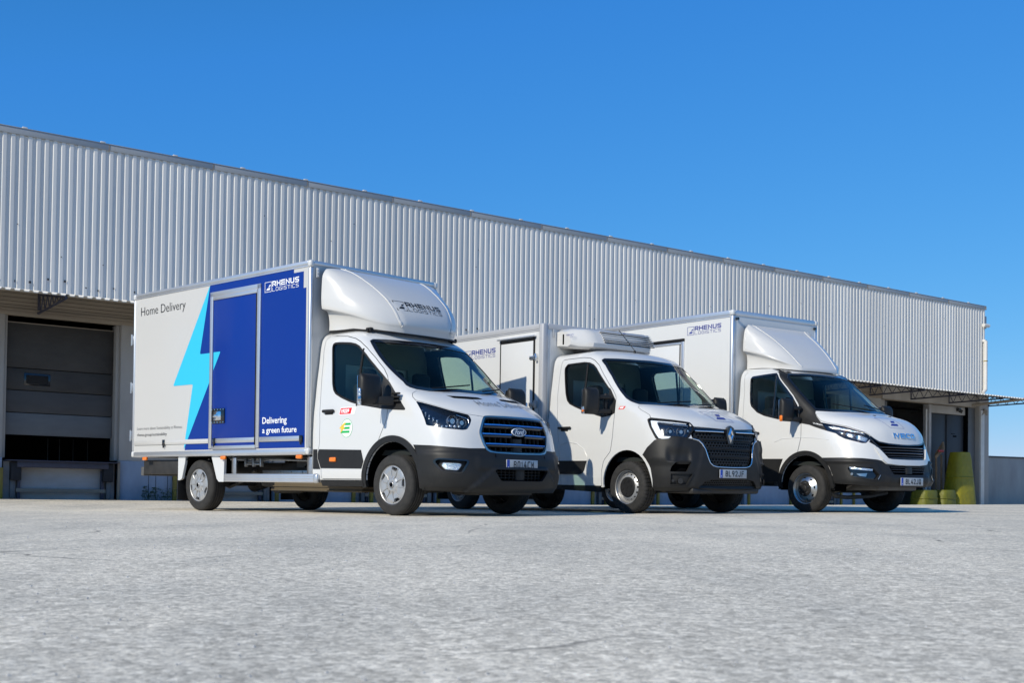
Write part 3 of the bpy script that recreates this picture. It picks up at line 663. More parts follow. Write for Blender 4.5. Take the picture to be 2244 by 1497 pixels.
def fit(vs, x0, z0, x1=None, h=None):
    """place 2D lettering: left x0, base z0, scaled to reach x1 and to height h"""
    X = [v[0] for v in vs]; Y = [v[1] for v in vs]; w = max(X) - min(X); hh = max(Y) - min(0, min(Y)) * 0
    sx_ = (x1 - x0) / w if x1 is not None else 1.0
    sy_ = h / max(Y) if h is not None else abs(sx_)
    return [(x0 + (v[0] - min(X)) * sx_, z0 + v[1] * sy_) for v in vs]
def flat(name, vs, fs, y, m, parent, side=-1, th=0.0):
    """2D figure (x,z) on the plane y"""
    me = bpy.data.meshes.new(name)
    me.from_pydata([(v[0], y, v[1]) for v in vs], [], fs); me.update()
    if len(me.polygons):
        ny = sum(p.normal.y * p.area for p in me.polygons)
        if (ny > 0) != (side > 0): me.flip_normals()
    return link(name, me, m, parent)
def wrapped(name, sh, vs, fs, corners, off, m, parent, rim=0.0):
    """2D figure in the unit box mapped onto the shell between four (a,z) corners tl,tr,br,bl"""
    X = [v[0] for v in vs]; Y = [v[1] for v in vs]; x0, x1, y0, y1 = min(X), max(X), min(Y), max(Y)
    tl, tr, br, bl = [Vector(c) for c in corners]; P = []; N = []
    for v in vs:
        u = (v[0] - x0) / (x1 - x0); w = (v[1] - y0) / (y1 - y0)
        q = (bl * (1 - u) + br * u) * (1 - w) + (tl * (1 - u) + tr * u) * w
        l, n = sh.hit(q.x, q.y); P.append(l + n * off); N.append(n)
    return surf(P, N, [tuple(f) for f in fs], rim, name, m, parent)

# ------------------------------------------------------------------ wheels
def circ(r, n=48, cx=0.0, cy=0.0, a0=0.0): return [(cx + r * math.cos(2 * math.pi * i / n + a0), cy + r * math.sin(2 * math.pi * i / n + a0)) for i in range(n)]
def disc(outer, holes, prof, thick, name, m, parent, step=.02):
    """pierced disc in the xz plane, pushed out by prof(radius)"""
    V, F = fill2d(outer, holes, step)
    P = [Vector((x, -prof(math.hypot(x, z)), z)) for x, z in V]
    e = 1e-3; N = []
    for x, z in V:
        r = math.hypot(x, z); s = (prof(r + e) - prof(max(r - e, 0))) / (2 * e if r > e else e)
        n = Vector((-s * x / (r + 1e-9), -1, -s * z / (r + 1e-9))); N.append(n.normalized())
    return surf(P, N, F, thick, name, m, parent)
def interp(tab):
    xs = [t[0] for t in tab]; ys = [t[1] for t in tab]
    return lambda r: float(np.interp(r, xs, ys))
def tyre_mesh(Rt=.35, w=.225, rr=.212, chunky=False):
    h = w / 2; p = [(-h + .018, rr), (-h + .004, rr + .012), (-h + .001, rr + .026), (-h - .002, rr + .03), (-h - .002, rr + .036), (-h + .0, rr + .042), (-h - .003, rr + .07), (-h - .001, rr + .076), (-h, Rt - .045), (-h + .010, Rt - .022), (-h + .024, Rt - .008), (-h + .034, Rt - .003)]
    gs = (-.052, -.016, .020, .056) if not chunky else (-.045, 0.0, .045)
    for g in gs: p += [(g - .006, Rt), (g - .005, Rt - .008), (g + .005, Rt - .008), (g + .006, Rt)]
    p += [(h - .034, Rt - .003), (h - .024, Rt - .008), (h - .010, Rt - .022), (h, Rt - .045), (h + .003, rr + .05), (h - .004, rr + .012), (h - .018, rr)]
    b = MB(); b.lathe(p, None, 168); m = len(p)
    if True:
        for i in range(168):
            cut = (i % 4 == 0) if chunky else (i % 3 == 0)
            if not cut: continue
            for j in range(m):
                a, r = p[j]
                deep = (.007 if chunky else .003) if r > Rt - .0035 else (.006 if chunky else 0.0015) if r > Rt - .01 else 0
                if deep and (chunky or abs(a) > .05):
                    x, y, z = b.v[i * m + j]; k = (r - deep) / r; b.v[i * m + j] = (x * k, y, z * k)
    return b.mesh('tyre', 28)
class WheelKit:
    def __init__(s, style):
        s.parts = []   # (name, mesh, mats)
        tmp = bpy.data.objects.new('tmp', None); COL.objects.link(tmp)
        s.parts.append(('tyre', tyre_mesh(chunky=(style == 'steel_cap')), 'tyre_rubber'))
        if style == 'cover':
            b = MB(); b.lathe([(-.100, .214), (-.106, .222), (-.107, .229), (-.102, .233), (-.096, .226), (-.06, .205), (.06, .205), (.09, .213)], None, 64)
            s.parts.append(('rim', b.mesh('rim', 40), 'wheel_grey'))
            holes = []
            for k in range(5):
                a = 2 * math.pi * (k + .32) / 5
                q = [(.160, -.20), (.205, -.235), (.212, .235), (.180, .25), (.165, .10)]
                holes.append(roundp([(r * math.cos(a + t), r * math.sin(a + t)) for r, t in q], .012, 4))
            pr = interp([(0, .112), (.03, .112), (.045, .118), (.07, .115), (.10, .104), (.13, .106), (.17, .108), (.205, .104), (.228, .096)])
            o = disc(circ(.229, 72), holes, pr, .03, 'wheel_cover', 'alloy_paint', tmp); s.parts.append(('wheel_cover', o.data, None)); bpy.data.objects.remove(o)
            b = MB()
            for k in range(5):                         # raised spoke edges
                a = 2 * math.pi * (k + .82) / 5
                for sg in (-1, 1):
                    pts = [(r * math.cos(a + sg * t), -(pr(r) + .004), r * math.sin(a + sg * t)) for r, t in ((.075, .40), (.11, .30), (.15, .33), (.19, .37), (.205, .30))]
                    b.tube(pts, .0045, 6)
            s.parts.append(('spoke_edge', b.mesh('spoke_edge'), 'alloy_paint'))
            b = MB(); b.lathe([(-.095, .0), (-.095, .026), (-.126, .026), (-.128, .030), (-.124, .040), (-.112, .044)], None, 32)
            s.parts.append(('hub_ring', b.mesh('hub_ring', 50), 'wheel_grey'))
            b = MB(); b.lathe([(-.119, 0), (-.120, .024), (-.10, .025)], None, 24)
            s.parts.append(('hub_cap', b.mesh('hub_cap'), 'gap_black'))
            b = MB(); b.lathe([(-.070, 0), (-.070, .20)], None, 32); s.parts.append(('brake_disc', b.mesh('brake_disc'), 'chassis_black'))
        elif style == 'steel_cap':
            b = MB(); b.lathe([(-.100, .214), (-.108, .224), (-.109, .231), (-.103, .235), (-.096, .226), (-.070, .212), (-.050, .203), (-.040, .20), (.06, .205), (.09, .213)], None, 64)
            s.parts.append(('rim', b.mesh('rim', 40), 'wheel_grey'))
            holes = [[(.172 * math.cos(t) + x * math.cos(t) - y * math.sin(t), .172 * math.sin(t) + x * math.sin(t) + y * math.cos(t)) for x, y in [(.010 * math.cos(u), .015 * math.sin(u)) for u in np.linspace(0, 2 * math.pi, 14, endpoint=False)]] for t in [2 * math.pi * k / 15 for k in range(15)]]
            pr = interp([(0, .09), (.13, .09), (.145, .088), (.165, .078), (.185, .064), (.202, .05)])
            o = disc(circ(.203, 72), holes, pr, .02, 'rim_disc', 'alloy_paint', tmp); s.parts.append(('rim_disc', o.data, None)); bpy.data.objects.remove(o)
            b = MB(); b.lathe([(-.098, 0), (-.100, .04), (-.098, .075), (-.104, .10), (-.105, .120), (-.100, .134), (-.088, .137)], None, 48)
            for k in range(6):
                a = 2 * math.pi * k / 6 + .3
                b.box((.088 * math.cos(a), -.104, .088 * math.sin(a)), (.022, .012, .022), .004)
            b.prism([(0, .028), (.018, 0), (0, -.028), (-.018, 0)], .098, .104, Matrix(((1, 0, 0, 0), (0, 0, -1, 0), (0, 1, 0, 0), (0, 0, 0, 1))))
            s.parts.append(('centre_cap', b.mesh('centre_cap', 40), 'black_plastic'))
            b = MB(); b.lathe([(-.035, 0), (-.035, .20)], None, 32); s.parts.append(('brake_disc', b.mesh('brake_disc'), 'chassis_black'))
        else:
            b = MB(); b.lathe([(-.100, .214), (-.108, .222), (-.109, .230), (-.103, .233), (-.097, .224), (-.080, .208), (-.060, .200), (-.050, .197), (.06, .205), (.09, .213)], None, 64)
            s.parts.append(('rim', b.mesh('rim', 40), 'satin_metal'))
            holes = [[(.158 * math.cos(t) + x * math.cos(t) - y * math.sin(t), .158 * math.sin(t) + x * math.sin(t) + y * math.cos(t)) for x, y in [(.010 * math.cos(u), .022 * math.sin(u)) for u in np.linspace(0, 2 * math.pi, 16, endpoint=False)]] for t in [2 * math.pi * (k + .3) / 8 for k in range(8)]]
            pr = interp([(0, .125), (.11, .122), (.128, .112), (.16, .092), (.19, .07), (.2, .062)])
            o = disc(circ(.199, 72), holes, pr, .02, 'rim_disc', 'satin_metal', tmp); s.parts.append(('rim_disc', o.data, None)); bpy.data.objects.remove(o)
            b = MB(); b.lathe([(-.150, 0), (-.150, .040), (-.145, .050), (-.132, .055), (-.131, .10), (-.128, .112), (-.118, .116)], None, 48)
            s.parts.append(('centre_cap', b.mesh('centre_cap', 40), 'black_plastic'))
            b = MB()
            for k in range(6):
                a = 2 * math.pi * k / 6 + .2; b.cyl((.082 * math.cos(a), -.125, .082 * math.sin(a)), (.082 * math.cos(a), -.146, .082 * math.sin(a)), .013, 6)
            s.parts.append(('wheel_nuts', b.mesh('wheel_nuts'), 'satin_metal'))
            b = MB(); b.lathe([(-.05, 0), (-.05, .20)], None, 32); s.parts.append(('brake_disc', b.mesh('brake_disc'), 'chassis_black'))
        bpy.data.objects.remove(tmp)
        for nm, me, mt in s.parts:
            if mt and not len(me.materials): me.materials.append(MATS[mt])
    def place(s, parent, x, y, corr, steer=0.0, spin=0.0):
        """wheel centre (x, y) on level ground; corr undoes the rake of the body"""
        e = bpy.data.objects.new('wheel', None); COL.objects.link(e); e.parent = parent
        flip = Matrix.Rotation(math.pi, 4, 'Z') if y > 0 else Matrix.Identity(4)
        e.matrix_local = corr @ Matrix.Translation((x, y, .349)) @ Matrix.Rotation(steer, 4, 'Z') @ flip @ Matrix.Rotation(spin, 4, 'Y')
        for nm, me, mt in s.parts:
            o = bpy.data.objects.new(nm, me); COL.objects.link(o); o.parent = e
        return e

# ------------------------------------------------------------------ cab
def frame_matrix(F):
    return (Matrix.Translation((F['pos'][0], F['pos'][1], 0)) @ Matrix.Rotation(R(F['yaw']), 4, 'Z')
            @ Matrix.Translation((0, 0, .35)) @ Matrix.Rotation(F['rake'], 4, 'Y') @ Matrix.Translation((0, 0, -.35)))
def rake_inverse(F):
    return Matrix.Translation((0, 0, .35)) @ Matrix.Rotation(-F['rake'], 4, 'Y') @ Matrix.Translation((0, 0, -.35))
class Cab:
    def __init__(s, T, sh, F):
        s.T, s.sh, s.F = T, sh, F
    def xz(s, pts): return [(s.sh.ax(x, z), z) for x, z in pts]
    def arc(s, r, cx=0.0, cz=.385, a0=-60, a1=240, n=30):
        return [(cx + r * math.cos(R(a0 + (a1 - a0) * i / n)), cz + r * math.sin(R(a0 + (a1 - a0) * i / n))) for i in range(n + 1)]
    def domain(s, zlow, row):
        sh = s.sh; i1 = sh.row_index(row); G = sh.G; n2 = sh.n2
        left = [sh.to2(G[i, 0]) for i in range(0, i1 + 1)]; right = [sh.to2(G[i, n2 - 1]) for i in range(0, i1 + 1)]
        left = [p for p in left if p[1] > zlow]; right = [p for p in right if p[1] > zlow]
        top = [sh.to2(G[i1, j]) for j in range(0, n2, 3)]
        if left[0][0] > right[0][0]: left, right, top = right, left, top[::-1]
        left = [(left[0][0], zlow)] + left; right = [(right[0][0], zlow)] + right
        s.i1 = i1
        sgn = [(p[0] + (1 if k == 0 else -1) * 0.004, p[1]) for k, side in enumerate((left, right)) for p in side]
        l2, r2 = sgn[:len(left)], sgn[len(left):]
        bot = [(r2[0][0] + (l2[0][0] - r2[0][0]) * t, zlow) for t in np.linspace(0, 1, 40)][1:-1]
        return l2 + [(p[0], p[1]) for p in top if l2[-1][0] + .02 < p[0] < r2[-1][0] - .02] + r2[::-1] + bot
    def roof(s, mat_='white_paint'):
        sh = s.sh; i0 = s.i1; G, N = sh.G, sh.N; n1, n2 = G.shape[:2]
        P = [Vector(G[i, j]) for i in range(i0, n1) for j in range(n2)]; Nn = [Vector(N[i, j]) for i in range(i0, n1) for j in range(n2)]
        F = [((i) * n2 + j, i * n2 + j + 1, (i + 1) * n2 + j + 1, (i + 1) * n2 + j) for i in range(n1 - i0 - 1) for j in range(n2 - 1)]
        # close the centre of the roof
        b = (n1 - 1 - i0) * n2
        for j in range(n2 // 2):
            if j + 1 < n2 - 2 - j: F.append((b + j, b + j + 1, b + n2 - 2 - j, b + n2 - 1 - j))
            elif j + 1 == n2 - 2 - j: F.append((b + j, b + j + 1, b + n2 - 1 - j))
        Nn = [n if n.z > 0 or abs(n.z) < .9 else -n for n in Nn]
        return surf(P, Nn, F, 0.0, 'roof_panel', mat_, s.T)
    def rearwall(s, x, zt, zb, hole, m='cab_lining'):
        hw = [(s.sh.hit(s.sh.K * math.atan2(.9, x + .03 - s.sh.x0), z)[0].y - .02, z) for z in np.linspace(zb, zt, 14)]
        out = [(-y, z) for y, z in hw] + [(y, z) for y, z in reversed(hw)]
        V, F = fill2d(out, [hole] if hole else [], .12)
        return surf([Vector((x, y, z)) for y, z in V], [Vector((1, 0, 0))] * len(V), F, .03, 'rear_wall', m, s.T)
    def bar(s, parent, name, z, a0, a1, w, t, off, m, n=24, zf=None, closed=False):
        pts = []; nr = []
        for i in range(n + 1):
            a = a0 + (a1 - a0) * i / n; zz = z + (zf(a) if zf else 0); l, nn = s.sh.hit(a, zz); pts.append(l + nn * off); nr.append(nn)
        b = MB(); ribbon(pts, nr, w, t, b); return b.obj(name, m, parent, 50)
    def vbar(s, parent, name, a, z0, z1, w, t, off, m, n=6):
        pts = []; nr = []
        for i in range(n + 1):
            z = z0 + (z1 - z0) * i / n; l, nn = s.sh.hit(a, z); pts.append(l + nn * off); nr.append(nn)
        b = MB(); ribbon(pts, nr, w, t, b); return b.obj(name, m, parent, 50)
    def tube(s, parent, name, poly, r, off, m, closed=True, n=8):
        pts = [s.sh.P(a, z, off) for a, z in densify(poly, .03, closed)]
        b = MB(); b.tube(pts, r, n, closed); return b.obj(name, m, parent, 60)
    def interior(s, zdash=1.36, xd=-.02, wheelx=-.30, seats=(-.45, 0.0, .45), seatx=-.98, hr=1.80):
        T, sh = s.T, s.sh; rows = []
        for k in range(25):
            y = -.80 + 1.6 * k / 24
            a = sh.ay(y, zdash); xf = sh.hit(a, zdash)[0].x - .07; xb = min(xd, xf - .1)
            rows.append([(xf, y, .95), (xf, y, zdash - .02), (xf - .04, y, zdash), (xb + .02, y, zdash - .02 + .02 * math.cos(y * 6)), (xb - .06, y, zdash - .10), (xb - .08, y, zdash - .3), (xb - .02, y, .95)])
        b = MB(); b.grid(rows); b.obj('dashboard', 'cab_trim', T, 60)
        sw = bpy.data.objects.new('steering_wheel', None); COL.objects.link(sw); sw.parent = T
        sw.matrix_local = Matrix.Translation((wheelx, .42, zdash - .06)) @ Matrix.Rotation(R(-62), 4, 'Y')
        b = MB(); b.tube([(.19 * math.cos(t), .19 * math.sin(t), 0) for t in np.linspace(0, 2 * math.pi, 32, endpoint=False)], .015, 8, True); b.obj('wheel_rim', 'cab_trim', sw, 60)
        b = MB(); b.cyl((0, 0, -.05), (0, 0, .01), .065, 20)
        for t in (R(0), R(120), R(240)): b.box((.1 * math.cos(t), .1 * math.sin(t), -.01), (.19 if abs(math.cos(t)) > .9 else .05, .03 if abs(math.cos(t)) > .9 else .17, .02), .005)
        b.obj('wheel_hub', 'cab_trim', sw)
        for y in seats:
            st = bpy.data.objects.new('seat', None); COL.objects.link(st); st.parent = T; st.location = (seatx, y, 0)
            b = MB(); b.box((.22, 0, .98), (.50, .46, .18), .07); b.obj('seat_cushion', 'seat_fabric', st, 60)
            b = MB(); b.box((0, 0, .30), (.14, .46, .62), .06, Matrix.Translation((0, 0, .98)) @ Matrix.Rotation(R(-9), 4, 'Y')); b.obj('backrest', 'seat_fabric', st, 60)
            b = MB(); b.box((0, 0, 0), (.11, .27, .26), .05, Matrix.Translation((-.13, 0, hr - .15))); b.obj('headrest', 'seat_fabric', st, 60)
            b = MB(); b.cyl((-.12, -.06, hr - .40), (-.13, -.06, hr - .2), .008, 8); b.cyl((-.12, .06, hr - .40), (-.13, .06, hr - .2), .008, 8); b.obj('headrest_posts', 'satin_metal', st)
        b = MB(); b.box((-.45, 0, .72), (1.5, 1.7, .06)); b.obj('cab_floor', 'cab_trim', T)
    def wells(s, r=.47, cx=0.0, cz=.385, yin=.62, yout=.96, xs=(0.0,)):
        for sg in (-1, 1):
            b = MB(); pts = s.arc(r, cx, cz, -8, 188, 24)
            b.grid([[(x, sg * yout, z), (x, sg * yin, z)] for x, z in pts])
            v = [(x, sg * yin, z) for x, z in pts]; b.add(v, [tuple(range(len(v)))])
            b.obj('wheel_arch_liner', 'gap_black', s.T, 60, fix=False)
def mirror_part(T, c, dim, lens, arm_from, style, sg=-1):
    """door mirror; c centre on the near side, mirrored when sg=+1"""
    m = bpy.data.objects.new('door_mirror', None); COL.objects.link(m); m.parent = T
    f = lambda p: (p[0], p[1] * -sg, p[2])
    b = MB(); x, y, z = dim[0] / 2, dim[1] / 2, dim[2] / 2; rows = []
    for i in range(13):                                    # rounded housing: super-ellipse slices bulging forwards
        t = -1 + 2 * i / 12; k = (1 - abs(t)**3.2)**.42 if abs(t) < 1 else 0.02; rows.append([])
        for j in range(25):
            u = math.pi * 2 * j / 24; cu, su = math.cos(u), math.sin(u)
            px = x * (abs(cu)**.62) * (1 if cu > 0 else -.55) * k; py = y * (abs(su)**.62) * (1 if su > 0 else -1) * (.86 + .14 * k)
            rows[-1].append(f((c[0] + px, c[1] + py * (1 - .07 * t), c[2] + z * t)))
    b.grid(rows); v0 = rows[0]; v1 = rows[-1]; b.add(v0, [tuple(range(24))]); b.add(v1, [tuple(range(23, -1, -1))])
    b.obj('mirror_housing', 'black_plastic', m, 60)
    b = MB(); b.box(f((c[0] - x * .60, c[1], c[2])), (.01, dim[1] * .84, dim[2] * .86), .004); b.obj('mirror_glass', 'chrome', m)
    b = MB()
    for zz in arm_from[1:]:
        p0 = Vector(arm_from[0]); b.box((0, 0, 0), (.05, abs(c[1] - p0.y) * 1.02, .055 if len(arm_from) > 2 else .10), .015,
              Matrix.Translation(f(((p0.x + c[0]) / 2, (p0.y + c[1]) / 2, zz))) @ Matrix.Rotation(math.atan2((c[0] - p0.x), (c[1] - p0.y)) * (-1 if sg < 0 else 1), 4, 'Z'))
    b.obj('mirror_arm', 'black_plastic', m, 50)
    if lens:
        b = MB(); lx, ly, lz, dz = lens; b.box(f((c[0] + lx, c[1] - y + ly, c[2] + lz)), (.05, .035, dz), .015); b.obj('indicator_lens', 'lamp_crystal' if style != 'orange' else 'amber_lens', m, 50)
        b = MB(); b.box(f((c[0] + lx + .012, c[1] - y + ly - .008, c[2] + lz - dz * .12)), (.03, .03, dz * .3), .006); b.obj('indicator_bulb', 'amber_lens' if style != 'clear' else 'reflector', m, 50)
    return m
def plate(T, sh, z, text, w=.52, h=.112, x=None):
    x = sh.hit(0, z)[0].x + .018 if x is None else x
    b = MB(); b.box((x, 0, z), (.012, w, h), .004); p = b.obj('number_plate', 'plate_white', T)
    b = MB(); b.box((x + .0065, -w / 2 + .024, z), (.002, .044, h - .006)); b.obj('plate_band', 'plate_blue', p)
    v = text2d('P', .028, .0006); vs = fit(v[0], 0, 0, .014, .020)
    me = bpy.data.meshes.new('band_letter'); me.from_pydata([(x + .0082, -w / 2 + .017 + q[0], z - .042 + q[1]) for q in vs], [], v[1]); link('band_letter', me, 'print_white', p)
    cw = .050; vs, fs, tot = glyphs(text, .078, .046, .0165, .0125)
    X0 = -tot / 2 + .022
    me = bpy.data.meshes.new('plate_characters'); me.from_pydata([(x + .008, X0 + q[0], z - .0375 + q[1]) for q in vs], [], fs); me.update()
    link('plate_characters', me, 'print_black', p)
    return p
def cargo_box(T, x0, x1, hw, z0, z1, top=.055, bot=.08, post=.055, panel='box_panel_white', rail='aluminium', caps=True):
    """x0 rear, x1 front"""
    e = .012
    L = x1 - x0
    b = MB(); b.box(((x0 + x1) / 2, -hw + e + .015, (z0 + z1) / 2), (L - .06, .03, z1 - z0 - .05)); sp = b.obj('side_panel', panel, T)
    b = MB(); b.box(((x0 + x1) / 2, hw - e - .015, (z0 + z1) / 2), (L - .06, .03, z1 - z0 - .05)); b.obj('side_panel', panel, T)
    b = MB(); b.box((x1 - .025, 0, (z0 + z1) / 2), (.03, 2 * hw - .10, z1 - z0 - .05)); b.obj('front_panel', panel, T)
    b = MB(); b.box((x0 + .025, 0, (z0 + z1) / 2), (.03, 2 * hw - .10, z1 - z0 - .05)); b.obj('rear_door', panel, T)
    b = MB(); b.box(((x0 + x1) / 2, 0, z1 - .03), (L - .08, 2 * hw - .10, .03)); b.obj('roof_panel', panel, T)
    b = MB(); b.box(((x0 + x1) / 2, 0, z0 + .04), (L - .08, 2 * hw - .10, .06)); b.obj('floor_panel', 'chassis_black', T)
    for sg in (-1, 1):
        b = MB(); b.box(((x0 + x1) / 2, sg * (hw - .02), z1 - top / 2), (L - 2 * post, .04, top), .014); b.box(((x0 + x1) / 2, sg * (hw - .012), z1 - top - .012), (L - 2 * post, .018, .02), .004); b.obj('top_rail', rail, T)
        b = MB(); b.box(((x0 + x1) / 2, sg * (hw - .02), z0 + bot / 2), (L - 2 * post, .05, bot), .02); b.obj('bottom_rail', rail, T)
        for xx in (x0 + post / 2, x1 - post / 2):
            b = MB(); b.box((xx, sg * (hw - post / 2), (z0 + z1) / 2), (post, post, z1 - z0 - (.16 if caps else 0)), .02); b.obj('corner_post', rail, T, 50)
            if caps:
                for zz in (z0 + .045, z1 - .04):
                    b = MB(); b.box((xx, sg * (hw - post / 2 + .001), zz), (post + .012, post + .012, .088), .022); b.obj('corner_cap', 'white_paint', T, 50)
    for xx in (x0 + .02, x1 - .02):
        b = MB(); b.box((xx, 0, z1 - top / 2), (.04, 2 * hw - 2 * post, top), .012); b.obj('cross_rail', rail, T)
        b = MB(); b.box((xx, 0, z0 + bot / 2), (.04, 2 * hw - 2 * post, bot), .012); b.obj('cross_rail', rail, T)
    return sp
def chassis(T, xr, xf, z=.52, track=.42):
    for sg in (-1, 1):
        b = MB(); b.box(((xr + xf) / 2, sg * track, z), (xf - xr, .07, .13), .008)
        for k in range(int((xf - xr) / .35)): b.cyl((xr + .2 + k * .35, sg * (track + .036), z + .03), (xr + .2 + k * .35, sg * (track + .044), z + .03), .012, 8)
        b.obj('chassis_rail', 'chassis_black', T)
    for k in range(6):
        x = xr + (xf - xr) * (k + .5) / 6; b = MB(); b.box((x, 0, z), (.08, 2 * track - .07, .09), .008); b.obj('cross_member', 'chassis_black', T)
def axle(T, x, z=.35, w=.80, r=.045, diff=True):
    b = MB(); b.cyl((x, -w, z), (x, w, z), r, 14)
    if diff: b.cyl((x - .12, 0, z), (x + .12, 0, z), .13, 20, .08)
    b.obj('axle', 'chassis_black', T)
    for sg in (-1, 1):
        b = MB(); b.tube([(x - .62, sg * .50, z + .17), (x - .3, sg * .50, z + .02), (x, sg * .50, z - .06), (x + .3, sg * .50, z + .02), (x + .62, sg * .50, z + .17)], .026, 8); b.obj('leaf_spring', 'chassis_grey', T, 60)
        b = MB(); b.cyl((x - .1, sg * .62, z), (x - .2, sg * .60, z + .35), .028, 10); b.obj('damper', 'chassis_grey', T)
# ------------------------------------------------------------------ truck 1: blue livery box truck
def build_truck1():
    F, sh, O = F1, SH1, O1
    T = thing('box_truck', 'white box truck with dark blue and cyan lightning bolt side, nearest on the left', 'truck')
    T.matrix_world = frame_matrix(F); RI = rake_inverse(F)
    C = Cab(T, sh, F); ax = sh.ax; ay = sh.ay
    ws = sym(O['windscreen'], 2.09, 1.418)
    win = roundp(O['window'], .02, 3)
    door = C.xz([(-1.385, 2.12), (-1.33, 2.160), (-1.0, 2.133), (-.83, 2.092), (-.74, 2.049), (-.62, 1.968), (-.45, 1.835), (-.29, 1.70), (-.205, 1.606), (-.16, 1.52), (-.10, 1.30), (-.12, 1.07), (-.18, .96), (-.235, .86)]
                + C.arc(.52, 0, .385, 118, 180, 8) + [(-.52, .405), (-1.285, .405), (-1.295, .55), (-1.355, .66), (-1.36, .72), (-1.33, .85), (-1.335, 1.1), (-1.355, 1.3), (-1.375, 1.6), (-1.395, 1.95)])
    door = roundp(door, .02, 3)
    hl = roundp(O['headlight'], .012, 3)
    gr = roundp(sym(O['grille'], 1.128, .709), .02, 3)
    bumper_half = [(ax(.47, .30), .29), (ax(.455, .5), .5), (ax(.42, .68), .68), (ax(.35, .78), .80)] + [(a, z) for a, z in O['bumpertop'][1:]]
    bumper = [(0, .285)] + [(-.40, .285)] + bumper_half + [(0, .758)] + [(-a, z) for a, z in reversed(bumper_half)] + [(.40, .285)]
    bonnet_half = [(-.372, 1.118), (-.50, 1.140), (-.543, 1.158), (-.643, 1.187), (-.759, 1.234), (-.883, 1.279), (-.945, 1.30), (-.975, 1.345), (-.972, 1.39), (-.915, 1.425), (-.85, 1.418), (-.60, 1.405), (-.34, 1.412)]
    bonnet = [(0, 1.132), (-.2, 1.130), (-.315, 1.127)] + bonnet_half + [(0, 1.407)] + [(-a, z) for a, z in reversed(bonnet_half)] + [(.315, 1.127), (.2, 1.130)]
    arch = C.xz(C.arc(.455, 0, .385)); archm = mir(arch)
    dom = C.domain(.40, 15)
    holes = [ws, win, mir(win), door, mir(door), hl, mir(hl), gr, bumper, bonnet, arch, archm]
    patch(sh, dom, holes, 0, .02, .04, 'cab_shell', 'white_paint', T)
    C.roof()
    patch(sh, inset(bonnet, .006), [], 0, .02, .022, 'bonnet', 'white_paint', T)
    big = lambda p, d: inset(p, -d)
    patch(sh, dom, [big(ws, -.01), big(win, -.01), big(mir(win), -.01), gr, big(arch, .02), big(archm, .02), hl, mir(hl), [(-.8, .2), (.8, .2), (.8, .76), (-.8, .76)]], -.05, 0, .06, 'inner_lining', 'cab_trim', T)
    # windscreen
    patch(sh, inset(ws, .006), [inset(ws, .045)], .002, .012, .04, 'windscreen_border', 'gloss_black', T)
    patch(sh, inset(ws, .04), [], -.004, 0, .06, 'windscreen', 'windscreen_glass', T)
    sail = C.xz([(-.255, 1.61), (-.15, 1.525), (.01, 1.37), (.165, 1.205), (.15, 1.195), (0, 1.203), (-.2, 1.22), (-.27, 1.228)])
    for sg in (0, 1):
        m_ = mir if sg else (lambda p: p)
        d = patch(sh, inset(m_(door), .009), [m_(win)], 0, .02, .035, 'cab_door', 'white_paint', T)
        patch(sh, inset(m_(win), .002), [inset(m_(win), .026)], .004, .015, .03, 'window_seal', 'rubber_seal', d)
        patch(sh, inset(m_(win), .022), [inset(m_(sail), -.005)], -.008, 0, .05, 'side_window', 'window_glass', d)
        C.vbar(d, 'window_divider', (1 if sg else -1) * abs(ax(-.63, 1.6)), 1.262, 2.0, .028, .012, -.006, 'rubber_seal') if False else None
        b = MB(); pts = [sh.P((1 if sg else -1) * abs(ax(-.66, z)), z, -.004) for z in np.linspace(1.27, 1.955, 8)]; b.tube(pts, .014, 6); b.obj('window_divider', 'rubber_seal', d)
        patch(sh, m_(roundp(sail, .015, 3)), [], .006, .02, .04, 'mirror_base', 'black_plastic', d)
        md1 = C.xz([(-.545, .752), (-1.325, .768), (-1.35, .72), (-1.35, .66), (-1.29, .54), (-.535, .535), (-.50, .62)])
        patch(sh, m_(md1), [], .008, .015, .05, 'side_moulding', 'black_plastic', d)
        md2 = C.xz([(-1.365, .768), (-1.44, .768), (-1.44, .53), (-1.305, .53), (-1.365, .66)])
        patch(sh, m_(md2), [], .008, .015, .05, 'side_moulding', 'black_plastic', T)
        ar = C.xz(C.arc(.525, 0, .385, -8, 188, 40)) + C.xz(C.arc(.455, 0, .385, -8, 188, 40))[::-1]
        patch(sh, m_(ar), [], .016, .04, .04, 'wheel_arch_trim', 'black_plastic', T)
        st = C.xz([(-.50, .395), (-1.28, .395), (-1.26, .33), (-.50, .33)])
        patch(sh, m_(st), [], .02, .08, .05, 'side_step', 'black_plastic', T)
        # handle
        b = MB(); s_ = 1 if sg else -1
        l = sh.P(ax(-1.16, 1.225, s_), 1.225)
        b.box((l.x, l.y + s_ * .022, l.z), (.215, .03, .038), .014); b.box((l.x, l.y + s_ * .004, l.z - .018), (.15, .012, .05), .012); b.obj('door_handle', 'black_plastic', d, 50)
        # headlight
        H = patch(sh, inset(m_(hl), -.002), [], -.05, 0, .03, 'headlight', 'gloss_black', T)
        patch(sh, m_(hl), [inset(m_(hl), .006)], .001, .06, .03, 'headlight_rim', 'gloss_black', H)
        b = MB(); rr = MB()
        for (a, z, r) in ((-.655, 1.075, .062), (-.575, 1.055, .050)):
            a = a * -s_; l = sh.P(a, z, -.035); n = sh.hit(a, z)[1]; ang = Vector((1, s_ * .25, 0)).normalized()
            b.cyl(l - ang * .02, l + ang * .018, r, 24, r * 1.05, False); rr.cyl(l - ang * .015, l + ang * .012, r * .62, 20, r * .5)
        b.obj('reflector_bowl', 'lamp_crystal', H, 50); rr.obj('projector_lens', 'reflector', H, 50)
        b = MB()
